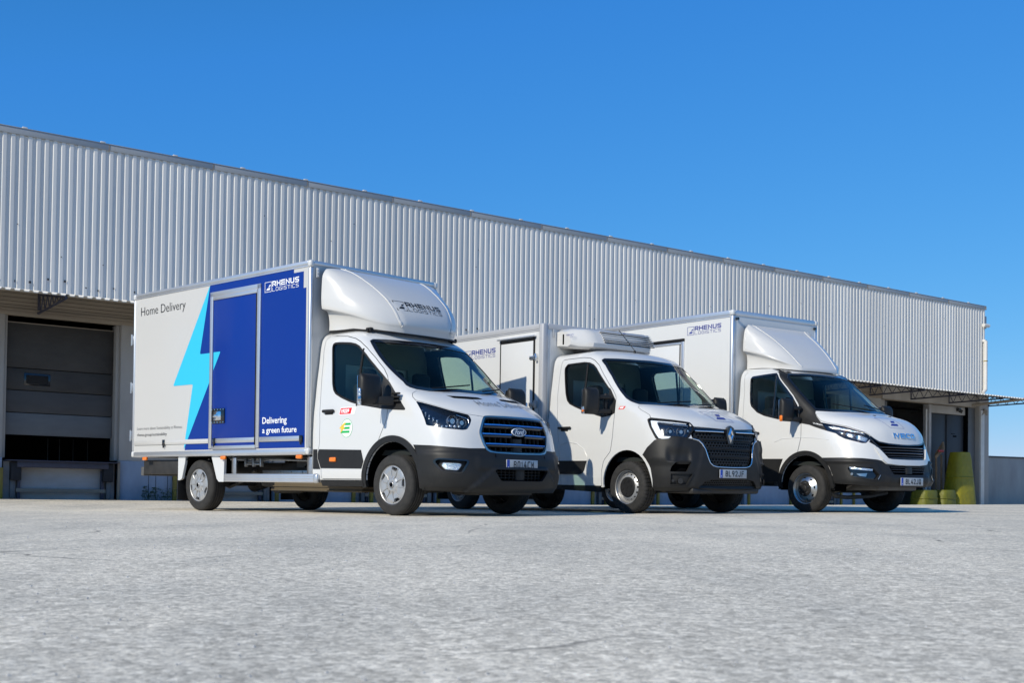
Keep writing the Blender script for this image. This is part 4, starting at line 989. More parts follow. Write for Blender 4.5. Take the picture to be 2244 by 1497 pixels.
        for i in range(6): l = sh.P(s_ * (.60 + .035 * i), 1.005 - .001 * i, -.02); b.box(l, (.022, .028, .03), .005)
        for i in range(5): l = sh.P(s_ * (.78 + .03 * i), 1.06 + .03 * i, -.03); b.box(l, (.012, .02, .05), .004)
        b.obj('lamp_elements', 'lamp_crystal', H)
        C.tube(H, 'daytime_strip', m_([(-.535, .985), (-.508, 1.04), (-.512, 1.10), (-.60, 1.145)]), .006, -.02, 'reflector', False)
        patch(sh, inset(m_(hl), .003), [], -.003, 0, .04, 'headlight_lens', 'lamp_lens', H)
        # fog lamp
        fo = roundp(m_(O['fog']), .02, 4)
        g = patch(sh, inset(fo, .0), [inset(fo, .016)], .022, .05, .03, 'fog_lamp', 'gloss_black', T)
        patch(sh, inset(fo, .018), [], -.03, 0, .03, 'lamp_recess', 'black_plastic', g)
        fi = roundp(m_([(-.745, .60), (-.61, .592), (-.60, .575), (-.632, .515), (-.725, .525), (-.755, .565)]), .012, 3)
        patch(sh, fi, [], -.012, .03, .02, 'lamp_reflector', 'lamp_crystal', g)
        patch(sh, fi, [], .002, .01, .02, 'lamp_cover', 'lamp_lens', g)
        # bonnet vents
        v = roundp(m_(O['vent']), .008, 3)
        g = patch(sh, v, [], .0015, 0, .03, 'bonnet_vent', 'gap_black', T)
        for k in range(4):
            t = (k + .5) / 4; za, zb = 1.338 + .007, 1.366
            C.bar(g, 'vent_slat', za + (zb - za) * t, s_ * .20, s_ * .50, .004, .005, .001, 'black_plastic', 8)
        # wipers
    # bumper
    lg = roundp([(a, z) for a, z in [(-.311, .532), (.311, .532), (.318, .515), (.28, .455), (.25, .414), (-.25, .414), (-.28, .455), (-.318, .515)]], .02, 3)
    fo = roundp(O['fog'], .02, 4)
    sm = lambda x: max(0.0, min(1.0, x))**2 * (3 - 2 * max(0.0, min(1.0, x)))
    def shape(a, z):
        aa = abs(a); o = .004
        o += .016 * sm((.735 - z) / .035) * sm((1.0 - aa) / .12)              # shelf under the white panel
        edge = .335 + max(0.0, (.545 - z)) * .95
        o += .026 * sm((edge - aa) / .022) * sm((.560 - z) / .018)            # raised apron round the lower grille
        o += .014 * sm((.50 - aa) / .05) * sm((z - .50) / .05) * sm((.70 - z) / .05)
        o -= .020 * sm((.345 - z) / .05)
        o += .010 * sm((z - .44) / .02) * sm((.46 - z) / .05) * sm((aa - .55) / .1)
        return o
    bp = patch(sh, inset(bumper, .003), [gr, lg, fo, mir(fo), arch, archm], 0, .035, .019, 'front_bumper', 'black_plastic', T, shape)
    for s_ in (-1, 1): C.tube(bp, 'panel_seam', [(s_ * .30, .70), (s_ * .305, .60), (s_ * .31, .565)], .003, .030, 'gap_black', False)
    g = patch(sh, inset(lg, -.01), [], -.05, 0, .05, 'lower_grille', 'gap_black', T)
    for z in (.44, .475, .508): C.bar(g, 'grille_bar', z, -.27, .27, .008, .02, -.03, 'black_plastic')
    for a in np.linspace(-.26, .26, 12): C.vbar(g, 'grille_bar', a, .415, .53, .006, .02, -.035, 'black_plastic')
    C.vbar(g, 'radar_cover', 0, .42, .53, .14, .04, -.03, 'black_plastic')
    # grille
    g = patch(sh, inset(gr, -.012), [], -.085, 0, .05, 'grille', 'gap_black', T)
    patch(sh, inset(gr, -.006), [inset(gr, .012)], .010, .05, .03, 'grille_frame', 'satin_metal', g)
    patch(sh, inset(gr, .012), [inset(gr, .026)], .002, .05, .03, 'grille_surround', 'gloss_black', g)
    def span(z, ins=.02):
        p = inset(gr, ins); xs = []
        for i in range(len(p)):
            (a1, z1), (a2, z2) = p[i - 1], p[i]
            if (z1 - z) * (z2 - z) < 0: xs.append(a1 + (a2 - a1) * (z - z1) / (z2 - z1))
        return min(xs), max(xs)
    for z, split in ((1.03, 0), (.925, 1), (.815, 0)):
        a0, a1 = span(z)
        for (p, q_) in (((a0, -.085), (.085, a1)) if split else ((a0, a1),)):
            C.bar(g, 'grille_bar', z - .012, p, q_, .042, .045, -.05, 'gloss_black')
            C.bar(g, 'blue_strip', z + .006, p, q_, .013, .008, -.006, 'grille_blue')
    for a in [k * .062 for k in range(-6, 7)]:
        if a == 0: continue
        for z0, z1 in ((1.045, 1.115), (.935, 1.01), (.83, .905), (.72, .795)):
            aa0, aa1 = span((z0 + z1) / 2)
            if aa0 + .02 < a < aa1 - .02: C.vbar(g, 'grille_fin', a, z0, z1, .010, .03, -.065, 'black_plastic', 2)
    C.vbar(g, 'radar_cover', 0, .735, .885, .145, .03, -.045, 'black_plastic')
    C.vbar(g, 'badge_bracket', 0, .915, 1.012, .19, .04, -.045, 'gloss_black')
    X = sh.hit(0, .963)[0].x
    ov = [(.118 * math.cos(t), .047 * math.sin(t)) for t in np.linspace(0, 2 * math.pi, 40, endpoint=False)]
    b = MB(); b.prism(ov, X + .0, X + .014, YZ_FRONT @ Matrix.Translation((0, .963, 0))); bd = b.obj('badge', 'print_white', g)
    b = MB(); b.prism([(x * .92, y * .87) for x, y in ov], X + .0145, X + .016, YZ_FRONT @ Matrix.Translation((0, .963, 0))); b.obj('badge_field', 'badge_blue', bd)
    v, f = text2d('Ford', .08, .0012, .25, .86); v = fit(v, -.075, .938, .075, .052)
    me = bpy.data.meshes.new('badge_lettering'); me.from_pydata([(X + .0175, p[0], p[1]) for p in v], [], f); link('badge_lettering', me, 'print_white', bd)
    plate(T, sh, .592, 'BO14CM', x=sh.hit(0, .592)[0].x + .030)
    # bonnet text
    v, f = text2d('Home Delivery', 1, -.012)
    wrapped('bonnet_lettering', sh, v, f, ((-.335, 1.312), (.375, 1.322), (.365, 1.235), (-.325, 1.232)), .008, 'print_grey', T)
    # door stickers
    sx = lambda pts: [(p[0], p[1]) for p in C.xz(pts)]
    st = patch(sh, sx([(-.975, 1.172), (-.945, 1.262), (-.66, 1.262), (-.69, 1.172)]), [], .0015, 0, .05, 'number_sticker', 'print_white', T)
    patch(sh, sx([(-.962, 1.180), (-.940, 1.252), (-.735, 1.252), (-.755, 1.180)]), [], .0025, 0, .05, 'sticker_field', 'sticker_red', st)
    v, f = text2d('19229', .06, .003)
    wrapped('sticker_digits', sh, v, f, [sx([p])[0] for p in ((-.925, 1.240), (-.780, 1.240), (-.790, 1.192), (-.935, 1.192))], .0035, 'print_white', st)
    el = lambda rx, rz, n=36: sx([(-.815 + rx * math.cos(t), 1.012 + rz * math.sin(t)) for t in np.linspace(0, 2 * math.pi, n, endpoint=False)])
    st = patch(sh, el(.102, .108), [], .0012, 0, .05, 'electric_sticker', 'print_white', T)
    patch(sh, el(.104, .110), [el(.099, .105)], .002, 0, .05, 'sticker_ring', 'sticker_green', st)
    for i, (z, xa, xb) in enumerate(((1.047, -.85, -.745), (1.0, -.875, -.76), (.955, -.905, -.76))):
        patch(sh, sx([(xa - .02, z), (xb, z), (xb, z + .027), (xa, z + .027)]), [], .0025, 0, .05, 'green_stripe', 'sticker_green', st)
    patch(sh, sx([(-.865, 1.077), (-.955, 1.012), (-.915, 1.008), (-.93, .955), (-.845, 1.022), (-.875, 1.028), (-.835, 1.077)]), [], .003, 0, .05, 'yellow_bolt', 'sticker_yellow', st)
    b = MB(); l = sh.P(ax(-1.05, .642), .642); b.box((l.x, l.y - .014, l.z), (.12, .03, .055), .014); b.obj('side_marker_lamp', 'amber_lens', T, 60)
    # mirrors
    for sg in (-1, 1):
        mirror_part(T, (-.16, -1.215, 1.42), (.17, .31, .36), (.03, -.012, -.09, .20), ((.02, -.96, 1.30), 1.30), 'clear', sg)
        b = MB()
        for zz in (1.30, 1.345, 1.385): b.box((.03, sg * .985, zz), (.13, .04, .022), .008)
        b.obj('mirror_hinge', 'black_plastic', T)
    # wipers
    for y0, y1 in ((-.62, -.05), (.05, .62)):
        pts = [sh.P(ay(y0 + (y1 - y0) * t, 1.44 + .05 * t), 1.44 + .075 * t * (1 if y0 < 0 else 1), .022) for t in np.linspace(0, 1, 8)]
        b = MB(); b.tube(pts, .008, 6); b.obj('wiper', 'rubber_seal', T)
    # cab inside, rear wall
    C.interior(1.38, -.02, -.28)
    C.rearwall(XR1 + .02, 2.18, .45, [(-.52, 1.30), (.52, 1.30), (.52, 1.85), (-.52, 1.85)])
    C.wells()
    b = MB(); b.box((.55, 0, .33), (.85, 1.3, .10), .03); b.box((.62, 0, .27), (.45, .9, .05), .02); b.obj('undertray', 'chassis_black', T)
    b = MB(); b.box((.1, 0, .62), (1.2, 1.15, .5), .03); b.obj('engine_bay', 'gap_black', T)
    # cargo box
    x0, x1, hw, z0, z1 = -5.6825, -1.47, 1.0594, .700, 3.079
    cargo_box(T, x0, x1, hw, z0, z1)
    Y = -hw + .0115
    me_blue = [(-3.68, 3.012), (-1.82, 3.012), (-1.82, 2.955), (-1.62, 2.955), (-1.62, 2.75), (-1.565, 2.75), (-1.555, .79), (-4.26, .79)]
    flat('blue_livery', me_blue, [tuple(range(8))], Y - .0012, 'brand_blue', T)
    bolt = roundp([(-3.68, 3.012), (-3.91, 2.09), (-3.40, 2.092), (-4.285, .79), (-4.075, 1.69), (-4.58, 1.69)], .03, 4)
    V, Fq = fill2d(bolt, [], .3); flat('lightning_bolt', V, Fq, Y - .0026, 'bolt_cyan', T)
    # side door with its frame
    D = bpy.data.objects.new('side_door', None); COL.objects.link(D); D.parent = T
    b = MB(); b.box((-3.08, Y - .004, 1.825), (.99, .016, 2.02), .004); b.obj('door_panel', 'brand_blue', D)
    flat('lightning_bolt', [(-3.56, 2.092), (-3.41, 2.092), (-3.40, 2.085), (-3.56, 1.85)], [(0, 1, 2, 3)], Y - .0135, 'bolt_cyan', D)
    b = MB()
    for (xx, zz, dx, dz) in ((-3.612, 1.85, .065, 2.10), (-2.53, 1.85, .070, 2.10)): b.box((xx, Y - .010, zz), (dx, .026, dz), .006)
    b.box((-3.07, Y - .010, 2.868), (1.15, .026, .065), .006); b.obj('door_frame', 'aluminium', D)
    b = MB(); b.box((-2.583, Y - .012, 1.84), (.018, .018, 2.02), .003); b.obj('door_gasket', 'rubber_seal', D)
    b = MB(); b.box((-3.07, Y - .016, 2.812), (1.0, .02, .05), .004); b.obj('door_trim', 'aluminium', D)
    b = MB(); b.box((-3.07, Y - .014, .815), (1.0, .022, .045), .004); b.obj('door_trim', 'aluminium', D)
    b = MB(); b.box((-3.42, Y - .018, 1.235), (.30, .022, .20), .008); h = b.obj('door_latch', 'gloss_black', D)
    b = MB(); b.box((-3.42, Y - .032, 1.235), (.17, .018, .12), .02); b.box((-3.46, Y - .045, 1.235), (.10, .014, .035), .008)
    for dx in (-.135, -.07, 0, .07, .135):
        for dz in (-.085, .085): b.cyl((-3.42 + dx, Y - .028, 1.235 + dz), (-3.42 + dx, Y - .033, 1.235 + dz), .008, 8)
    b.obj('latch_lever', 'chrome', h)
    for (a, c_) in ((-5.61, -3.66), (-3.56, -2.60), (-2.49, -1.60)):
        b = MB(); b.box(((a + c_) / 2, Y - .008, .905), (c_ - a, .014, .062), .003); b.box(((a + c_) / 2, Y - .014, .905), (c_ - a, .006, .03), .002)
        n = int((c_ - a) / .23)
        for k in range(n): b.cyl((a + .12 + k * .23, Y - .016, .905), (a + .12 + k * .23, Y - .020, .905), .006, 8)
        b.obj('rub_strip', 'aluminium' if a > -4 else 'box_panel_white', T)
    for xx in (-4.78, -3.51, -1.61):
        b = MB(); b.box((xx, Y - .022, .90), (.05, .02, .085), .006); b.box((xx, Y - .024, .85), (.016, .02, .05), .004); b.obj('strap_hook', 'gloss_black', T)
    # lettering on the side
    V, Fq = logo2d(); V = fit(V, -2.43, 2.77, -1.715, None); k = .13 / .25
    V, Fq = logo2d(); V = [(-2.43 + x * .715, 2.768 + z * .135 / .25) for x, z in V]; flat('company_logo', V, Fq, Y - .0028, 'print_white', T)
    for s, x0_, z0_, x1_, h_, bold, mt in (('Home Delivery', -5.48, 2.75, -4.29, .122, -.008, 'print_black'), ('Learn more about Sustainability at Rhenus:', -5.54, 1.095, -4.33, .042, -.012, 'print_grey'),
                                          ('rhenus.group/sustainability', -5.54, 1.005, -4.73, .042, -.006, 'print_black'), ('Delivering', -2.44, 1.105, -1.925, .080, .012, 'print_white'), ('a green future', -2.44, .985, -1.72, .074, .012, 'print_white')):
        v, f = text2d(s, 1, bold); v = fit(v, x0_, z0_, x1_, h_); flat('lettering', v, f, Y - .0030, mt, T)
    # front post hinge plate, rear hinges
    b = MB(); b.box((-1.452, -hw + .10, 2.93), (.012, .045, .12), .004)
    for zz in (2.89, 2.93, 2.97): b.cyl((-1.446, -hw + .10, zz), (-1.438, -hw + .10, zz), .009, 8)
    b.obj('corner_bracket', 'white_paint', T)
    for zz in (1.02, 1.72, 2.42):
        b = MB(); b.box((x0 - .012, -hw + .02, zz), (.03, .07, .13), .008); b.cyl((x0 - .02, -hw - .006, zz - .08), (x0 - .02, -hw - .006, zz + .08), .014, 10); b.obj('door_hinge', 'galvanised', T)
    for xx in (-5.31, -3.31, -1.66):
        b = MB(); b.box((xx, -hw + .01, .678), (.115, .04, .05), .016); b.obj('side_marker_lamp', 'amber_lens', T, 60)
    # roof deflector
    FA = [[(-.53, 0, 2.17), (-.54, .32, 2.17), (-.60, .50, 2.18), (-.73, .66, 2.20), (-1.0, .78, 2.22), (-1.385, .83, 2.22)],
          [(-.515, 0, 2.235), (-.525, .33, 2.235), (-.60, .53, 2.245), (-.735, .70, 2.29), (-1.0, .835, 2.37), (-1.385, .865, 2.455)],
          [(-.505, 0, 2.27), (-.515, .335, 2.27), (-.595, .54, 2.275), (-.735, .715, 2.315), (-1.0, .88, 2.405), (-1.385, .945, 2.485)],
          [(-.515, 0, 2.37), (-.53, .35, 2.37), (-.62, .56, 2.38), (-.76, .735, 2.41), (-1.02, .892, 2.47), (-1.385, .955, 2.55)],
          [(-.60, 0, 2.52), (-.62, .39, 2.52), (-.71, .60, 2.53), (-.86, .775, 2.55), (-1.08, .905, 2.58), (-1.385, .958, 2.62)],
          [(-.77, 0, 2.68), (-.79, .44, 2.68), (-.88, .65, 2.69), (-1.01, .81, 2.69), (-1.17, .91, 2.70), (-1.385, .955, 2.73)],
          [(-.97, 0, 2.82), (-.99, .50, 2.82), (-1.06, .70, 2.82), (-1.15, .84, 2.82), (-1.25, .915, 2.82), (-1.385, .95, 2.83)],
          [(-1.17, 0, 2.93), (-1.18, .56, 2.93), (-1.22, .75, 2.925), (-1.27, .86, 2.92), (-1.32, .91, 2.915), (-1.385, .935, 2.91)],
          [(-1.31, 0, 2.99), (-1.32, .61, 2.99), (-1.335, .78, 2.985), (-1.35, .86, 2.975), (-1.365, .885, 2.97), (-1.385, .90, 2.965)],
          [(-1.385, 0, 3.005), (-1.386, .62, 3.005), (-1.387, .77, 3.0), (-1.388, .84, 2.99), (-1.389, .865, 2.985), (-1.390, .88, 2.98)]]
    for r in FA:                                           # raised ridges down the front
        pass
    deflector(T, FA, 'fairing_white', ((.40, .67), 2.25))
    # cab roof clamps of the deflector
    for sg in (-1, 1):
        b = MB(); b.box((-.78, sg * .70, 2.205), (.09, .05, .05), .01); b.cyl((-.78, sg * .70, 2.20), (-.78, sg * .74, 2.20), .02, 10); b.obj('deflector_clamp', 'rubber_seal', T)
    b = MB(); pts = [(-.56 - .012, 0, 2.165)]
    rows = [[(x + .012, y * s_, z - .004) for x, y, z in FA[0]] for s_ in (-1, 1)]
    b.tube([Vector(p) for p in rows[0][::-1]] + [Vector(p) for p in rows[1][1:]], .012, 8); b.obj('deflector_seal', 'rubber_seal', T, 60)
    # logo on the deflector
    sf = Shell(FA, -1.6)
    V, Fq = logo2d()
    wrapped('company_logo', sf, V, Fq, deflector_logo(sf), .003, 'print_black', T)
    # chassis
    chassis(T, -5.5, -.6, .56, .40)
    axle(T, -3.985, .35); axle(T, 0, .33, .75, .04, False)
    WK = WheelKit('cover')
    for x in (0, -3.985):
        for y in (-.885, .885): WK.place(T, x, y, RI, 0, .5 * x + (.3 if y < 0 else 0))
    # under-run guard
    for sg in (-1, 1):
        G = bpy.data.objects.new('side_guard', None); COL.objects.link(G); G.parent = T
        b = MB(); yy = sg * (hw - .035)
        b.box((-2.34, yy, .415), (1.92, .03, .105), .006)
        for dz in (-.03, 0, .03): b.box((-2.34, yy + sg * .014, .415 + dz), (1.92, .006, .020), .003)
        b.obj('guard_rail', 'aluminium', G)
        b = MB(); b.box((-1.36, yy - sg * .01, .415), (.09, .06, .115), .022); b.obj('rail_end', 'aluminium', G, 50)
        for xx in (-3.12, -1.50):
            b = MB(); b.box((xx, yy - sg * .03, .56), (.07, .02, .24), .004); b.obj('guard_bracket', 'galvanised', G)
            b = MB(); b.box((xx - .05, yy - sg * .05, .57), (.05, .04, .26), .004); b.obj('guard_post', 'chassis_grey', G)
        # mudguards
        M1 = MB(); M1.prism([(-4.46, .70), (-4.275, .70), (-4.285, .62), (-4.36, .40), (-4.41, .375), (-4.46, .375)], hw - .07, hw - .035, XZ_NEAR if sg < 0 else Matrix(((1, 0, 0, 0), (0, 0, 1, 0), (0, 1, 0, 0), (0, 0, 0, 1)))); M1.obj('mudguard', 'white_paint', T)
        M1 = MB(); M1.prism([(-3.63, .70), (-3.48, .70), (-3.325, .665), (-3.335, .36), (-3.45, .36), (-3.50, .40)], hw - .07, hw - .035, XZ_NEAR if sg < 0 else Matrix(((1, 0, 0, 0), (0, 0, 1, 0), (0, 1, 0, 0), (0, 0, 0, 1)))); M1.obj('mudguard', 'white_paint', T)
        b = MB(); rows = []
        for i in range(17):
            t = R(12 + 156 * i / 16); rows.append([(-3.985 + .43 * math.cos(t) * 1.05, sg * (hw - .05), .35 + .40 * math.sin(t)), (-3.985 + .43 * math.cos(t) * 1.05, sg * .68, .35 + .40 * math.sin(t))])
        b.grid(rows); b.obj('wheel_arch_liner', 'gap_black', T, 60)
        b = MB(); b.box((-4.475, sg * .87, .245), (.015, .30, .29), .004); b.obj('mud_flap', 'rubber_seal', T)
    # rear under-run box and battery pack
    b = MB(); b.box((-5.02, -.60, .56), (1.0, .70, .20), .01); b.obj('storage_box', 'chassis_black', T)
    b = MB(); b.box((-5.56, 0, .50), (.08, 1.9, .13), .012); b.obj('rear_underrun_bar', 'chassis_grey', T)
    b = MB(); b.box((-1.83, 0, .315), (1.80, 1.30, .10), .012); b.box((-1.83, 0, .262), (1.86, 1.36, .022), .004)
    b.box((-1.83, -.66, .315), (1.80, .02, .012), .002)
    b.obj('battery_pack', 'battery_tan', T)
    b = MB(); b.box((-1.5, 0, .40), (2.4, 1.2, .12), .012); b.obj('battery_cover', 'chassis_grey', T)
    b = MB(); b.box((-2.2, -.60, .495), (1.7, .02, .05), .003)
    for k in range(7): b.cyl((-2.9 + k * .24, -.612, .495), (-2.9 + k * .24, -.620, .495), .012, 8)
    b.obj('bracket_plate', 'galvanised', T)
    b = MB()
    for (p, q_) in (((-3.3, .62), (-2.7, .66)), ((-2.7, .66), (-1.9, .64)), ((-1.9, .64), (-1.5, .66))): b.cyl((p[0], -.72, p[1]), (q_[0], -.72, q_[1]), .012, 8)
    b.cyl((-3.15, -.78, .635), (-2.80, -.78, .635), .014, 10); b.cyl((-3.15, -.80, .60), (-2.80, -.80, .60), .014, 10)
    for xx in (-3.15, -2.97, -2.80): b.box((xx, -.80, .62), (.03, .05, .11), .006)
    b.obj('spare_wheel_winch', 'galvanised', T)
    for k in range(4):
        b = MB(); b.prism([(-2.5 + k * .35, .70), (-2.15 + k * .35, .70), (-2.35 + k * .35, .56), (-2.5 + k * .35, .56)], .44, .46, XZ_NEAR); b.obj('gusset', 'chassis_grey', T)
    b = MB(); b.box((-3.45, 0, .42), (.35, .5, .25), .05); b.cyl((-3.3, -.2, .33), (-3.3, .2, .33), .12, 20); b.obj('rear_motor', 'chassis_grey', T)
    return T
def deflector(T, rows, m, ridge=None):
    sf = Shell(rows, -1.6, nu=8, nv=10)
    G, N = sf.G, sf.N; n1, n2 = G.shape[:2]
    P = [Vector(p) for p in G.reshape(-1, 3)]; Nn = [Vector(p) for p in N.reshape(-1, 3)]
    F = [(i * n2 + j, i * n2 + j + 1, (i + 1) * n2 + j + 1, (i + 1) * n2 + j) for i in range(n1 - 1) for j in range(n2 - 1)]
    D = surf(P, Nn, F, .02, 'roof_deflector', m, T)
    if ridge:
        (y0, y1), zs = ridge
        for sg in (-1, 1):
            pts = []; nr = []
            i0 = int(n1 * .18)
            for i in range(i0, n1 - 1):
                t = (i - i0) / (n1 - 1 - i0); y = sg * (y0 + (y1 - y0) * t); row = G[i]
                j = int(np.argmin(np.abs(row[:, 1] - y))); pts.append(Vector(row[j]) * 1.0); nr.append(Vector(N[i, j]))
                pts[-1].y = y
            b = MB(); ribbon(pts, nr, .030, .007, b); b.obj('deflector_ridge', m, D, 60)
    return D
def deflector_logo(sf):
    c = []
    for y, z in ((-.45, 2.585), (.315, 2.585), (.300, 2.455), (-.43, 2.455)): c.append((sf.ay(y, z), z))
    return c
build_truck1()
# ------------------------------------------------------------------ truck 2: refrigerated truck
def build_truck2():
    F, sh, O = F2, SH2, O2
    T = thing('refrigerated_truck', 'white refrigerated truck with a cooling unit above its cab, in the middle', 'truck')
    T.matrix_world = frame_matrix(F); RI = rake_inverse(F)
    C = Cab(T, sh, F); ax = sh.ax; ay = sh.ay
    ws = sym(O['windscreen'], 2.145, 1.432)
    win = roundp(O['window'], .015, 3)
    door = C.xz([(-1.50, 2.12), (-1.47, 2.158), (-1.24, 2.16), (-1.04, 2.161), (-.91, 2.145), (-.82, 2.108), (-.72, 2.033), (-.55, 1.845), (-.37, 1.662), (-.30, 1.57), (-.28, 1.33), (-.28, 1.01), (-.30, .88), (-.31, .82), (-.44, .70), (-.48, .56), (-.49, .345), (-1.35, .345), (-1.36, .50), (-1.38, .765), (-1.40, .95), (-1.44, 1.15), (-1.49, 1.4), (-1.515, 1.6), (-1.52, 1.85)])
    door = roundp(door, .03, 4)
    hl = roundp(O['headlight'], .012, 3)
    grp = [(-.487, 1.147), (-.303, 1.138), (-.074, 1.126)]
    gr_half = [(-.30, 1.138), (-.49, 1.150), (-.505, 1.09), (-.475, .985), (-.417, .979), (-.385, .93), (-.352, .848), (-.330, .745), (-.308, .679), (-.27, .640), (-.21, .626)]
    gr = roundp([(0, 1.126)] + gr_half + [(0, .620)] + [(-a, z) for a, z in reversed(gr_half)], .012, 3)
    bh = [(ax(.46, .30), .30), (ax(.485, .45), .45), (ax(.46, .60), .60), (ax(.39, .72), .72), (ax(.33, .775), .775), (ax(.40, .87), .87), (ax(.50, .965), .965), (-.80, .985), (-.70, .985), (-.675, 1.005), (-.55, 1.0), (-.475, .99)]
    bumper = [(0, .30), (-.4, .30)] + bh + [(-.40, .95), (0, .95), (.40, .95)] + [(-a, z) for a, z in reversed(bh)] + [(.4, .30)]
    bn = [(-.074, 1.126), (-.30, 1.138), (-.487, 1.152), (-.50, 1.205), (-.625, 1.228), (-.766, 1.247), (-.868, 1.262), (-.872, 1.30), (-.905, 1.332), (-.96, 1.372), (-.99, 1.407), (-.975, 1.440), (-.75, 1.437), (-.48, 1.428)]
    bonnet = [(0, 1.122)] + bn + [(0, 1.420)] + [(-a, z) for a, z in reversed(bn)]
    arch = C.xz(C.arc(.465, .01, .378)); archm = mir(arch)
    dom = C.domain(.34, 15)
    patch(sh, dom, [ws, win, mir(win), door, mir(door), hl, mir(hl), gr, bumper, bonnet, arch, archm], 0, .02, .04, 'cab_shell', 'white_paint', T)
    C.roof()
    patch(sh, inset(bonnet, .006), [], 0, .02, .035, 'bonnet', 'white_paint', T)
    big = lambda p, d: inset(p, -d)
    patch(sh, dom, [big(ws, -.01), big(win, -.01), big(mir(win), -.01), gr, big(arch, .02), big(archm, .02), hl, mir(hl), [(-.8, .2), (.8, .2), (.8, .76), (-.8, .76)]], -.05, 0, .06, 'inner_lining', 'cab_trim', T)
    patch(sh, inset(ws, .005), [inset(ws, .040)], .002, .012, .04, 'windscreen_border', 'gloss_black', T)
    patch(sh, inset(ws, .036), [], -.004, 0, .06, 'windscreen', 'windscreen_glass', T)
    sail = C.xz([(-.44, 1.70), (-.40, 1.655), (-.30, 1.52), (-.29, 1.345), (-.36, 1.318), (-.44, 1.304)])
    for sg in (0, 1):
        m_ = mir if sg else (lambda p: p); s_ = 1 if sg else -1
        d = patch(sh, inset(m_(door), .009), [m_(win)], 0, .02, .035, 'cab_door', 'white_paint', T)
        patch(sh, inset(m_(win), .002), [inset(m_(win), .024)], .004, .015, .03, 'window_seal', 'rubber_seal', d)
        patch(sh, inset(m_(win), .02), [inset(m_(sail), -.005)], -.008, 0, .05, 'side_window', 'side_glass_dark', d)
        b = MB(); b.tube([sh.P(ax(-.93 + .0 * z, z, s_), z, -.002) for z in np.linspace(1.40, 2.05, 8)], .015, 6); b.obj('window_divider', 'rubber_seal', d)
        patch(sh, m_(roundp(sail, .01, 3)), [], .006, .02, .04, 'mirror_base', 'black_plastic', d)
        ml = roundp(C.xz([(-1.62, .700), (-.79, .700), (-.835, .575), (-.88, .525), (-.95, .512), (-1.62, .512)]), .01, 2)
        patch(sh, m_(ml), [], .014, .02, .05, 'side_moulding', 'black_plastic', d)
        l = sh.P(ax(-1.27, 1.165, s_), 1.165)
        b = MB(); b.box((l.x, l.y + s_ * .022, l.z), (.27, .03, .034), .012); b.box((l.x - .01, l.y + s_ * .006, l.z - .02), (.15, .014, .055), .015); b.obj('door_handle', 'black_plastic', d, 50)
        b = MB(); b.tube([sh.P(ax(x, z, s_), z, .004) for x, z in ((-1.36, .93), (-1.2, .965), (-1.0, .94), (-.85, .86), (-.78, .76), (-.775, .70))], .005, 5); b.obj('door_crease', 'white_paint', d, 60)
        st = C.xz([(-.50, .36), (-1.6, .36), (-1.6, .30), (-.52, .275)])
        patch(sh, m_(st), [], .012, .08, .05, 'side_sill', 'black_plastic', T)
        # headlight with its white C shaped light guide
        H = patch(sh, inset(m_(hl), -.002), [], -.05, 0, .03, 'headlight', 'gloss_black', T)
        patch(sh, inset(m_(hl), -.004), [inset(m_(hl), .011)], .003, .06, .03, 'headlight_rim', 'rubber_seal', H)
        cw = roundp([(-.872, 1.232), (-.66, 1.212), (-.52, 1.192), (-.52, 1.183), (-.655, 1.200), (-.800, 1.215), (-.812, 1.20), (-.780, 1.045), (-.765, 1.022), (-.69, 1.018), (-.715, .992), (-.775, .987), (-.808, .997), (-.834, 1.055), (-.866, 1.15)], .008, 3)
        patch(sh, m_(cw), [], -.012, .03, .03, 'light_guide', 'print_white', H)
        b = MB(); rr = MB()
        for (a, z, r) in ((-.700, 1.090, .050), (-.590, 1.085, .056), (-.515, 1.10, .03)):
            l = sh.P(a * -s_, z, -.035); ang = Vector((1, s_ * .3, 0)).normalized()
            b.cyl(l - ang * .02, l + ang * .02, r, 22, r * 1.08, False); rr.cyl(l - ang * .015, l + ang * .014, r * .6, 18, r * .45)
        b.obj('reflector_bowl', 'lamp_crystal', H, 50); rr.obj('projector_lens', 'reflector', H, 50)
        C.tube(H, 'indicator_strip', m_([(-.51, 1.165), (-.60, 1.178), (-.66, 1.180)]), .010, -.02, 'reflector', False)
        patch(sh, inset(m_(hl), .010), [], -.003, 0, .04, 'headlight_lens', 'lamp_lens', H)
        # bumper pockets
        fo = roundp(m_([(-.712, .562), (-.70, .62), (-.668, .672), (-.64, .688), (-.505, .690), (-.555, .562)]), .012, 3)
        g = patch(sh, inset(fo, -.003), [], -.075, 0, .03, 'air_pocket', 'gap_black', T)
        f2 = roundp(m_([(-.715, .548), (-.478, .548), (-.545, .385), (-.712, .385)]), .015, 3)
        g = patch(sh, f2, [inset(f2, .012)], .012, .03, .03, 'fog_pod', 'black_plastic', T)
        patch(sh, inset(f2, .01), [], -.022, 0, .03, 'lamp_recess', 'black_plastic', g)
        b = MB(); l = sh.P(s_ * .62, .44, -.012); b.cyl(l, l + Vector((.03, s_ * .012, 0)), .037, 20); l = sh.P(s_ * .685, .445, -.012); b.cyl(l, l + Vector((.02, s_ * .012, 0)), .02, 16); b.obj('fog_lamp', 'gloss_black', g)
        C.tube(g, 'fog_trim', m_([(-.488, .535), (-.515, .46), (-.552, .395)]), .004, .006, 'satin_metal', False)
    # bumper
    lh = [(-.427, .356), (-.400, .40), (-.345, .455), (-.25, .473)]
    lg = roundp([(0, .350)] + lh + [(0, .476)] + [(-a, z) for a, z in reversed(lh)], .01, 2)
    fo = roundp([(-.712, .562), (-.70, .62), (-.668, .672), (-.64, .688), (-.505, .690), (-.555, .562)], .012, 3)
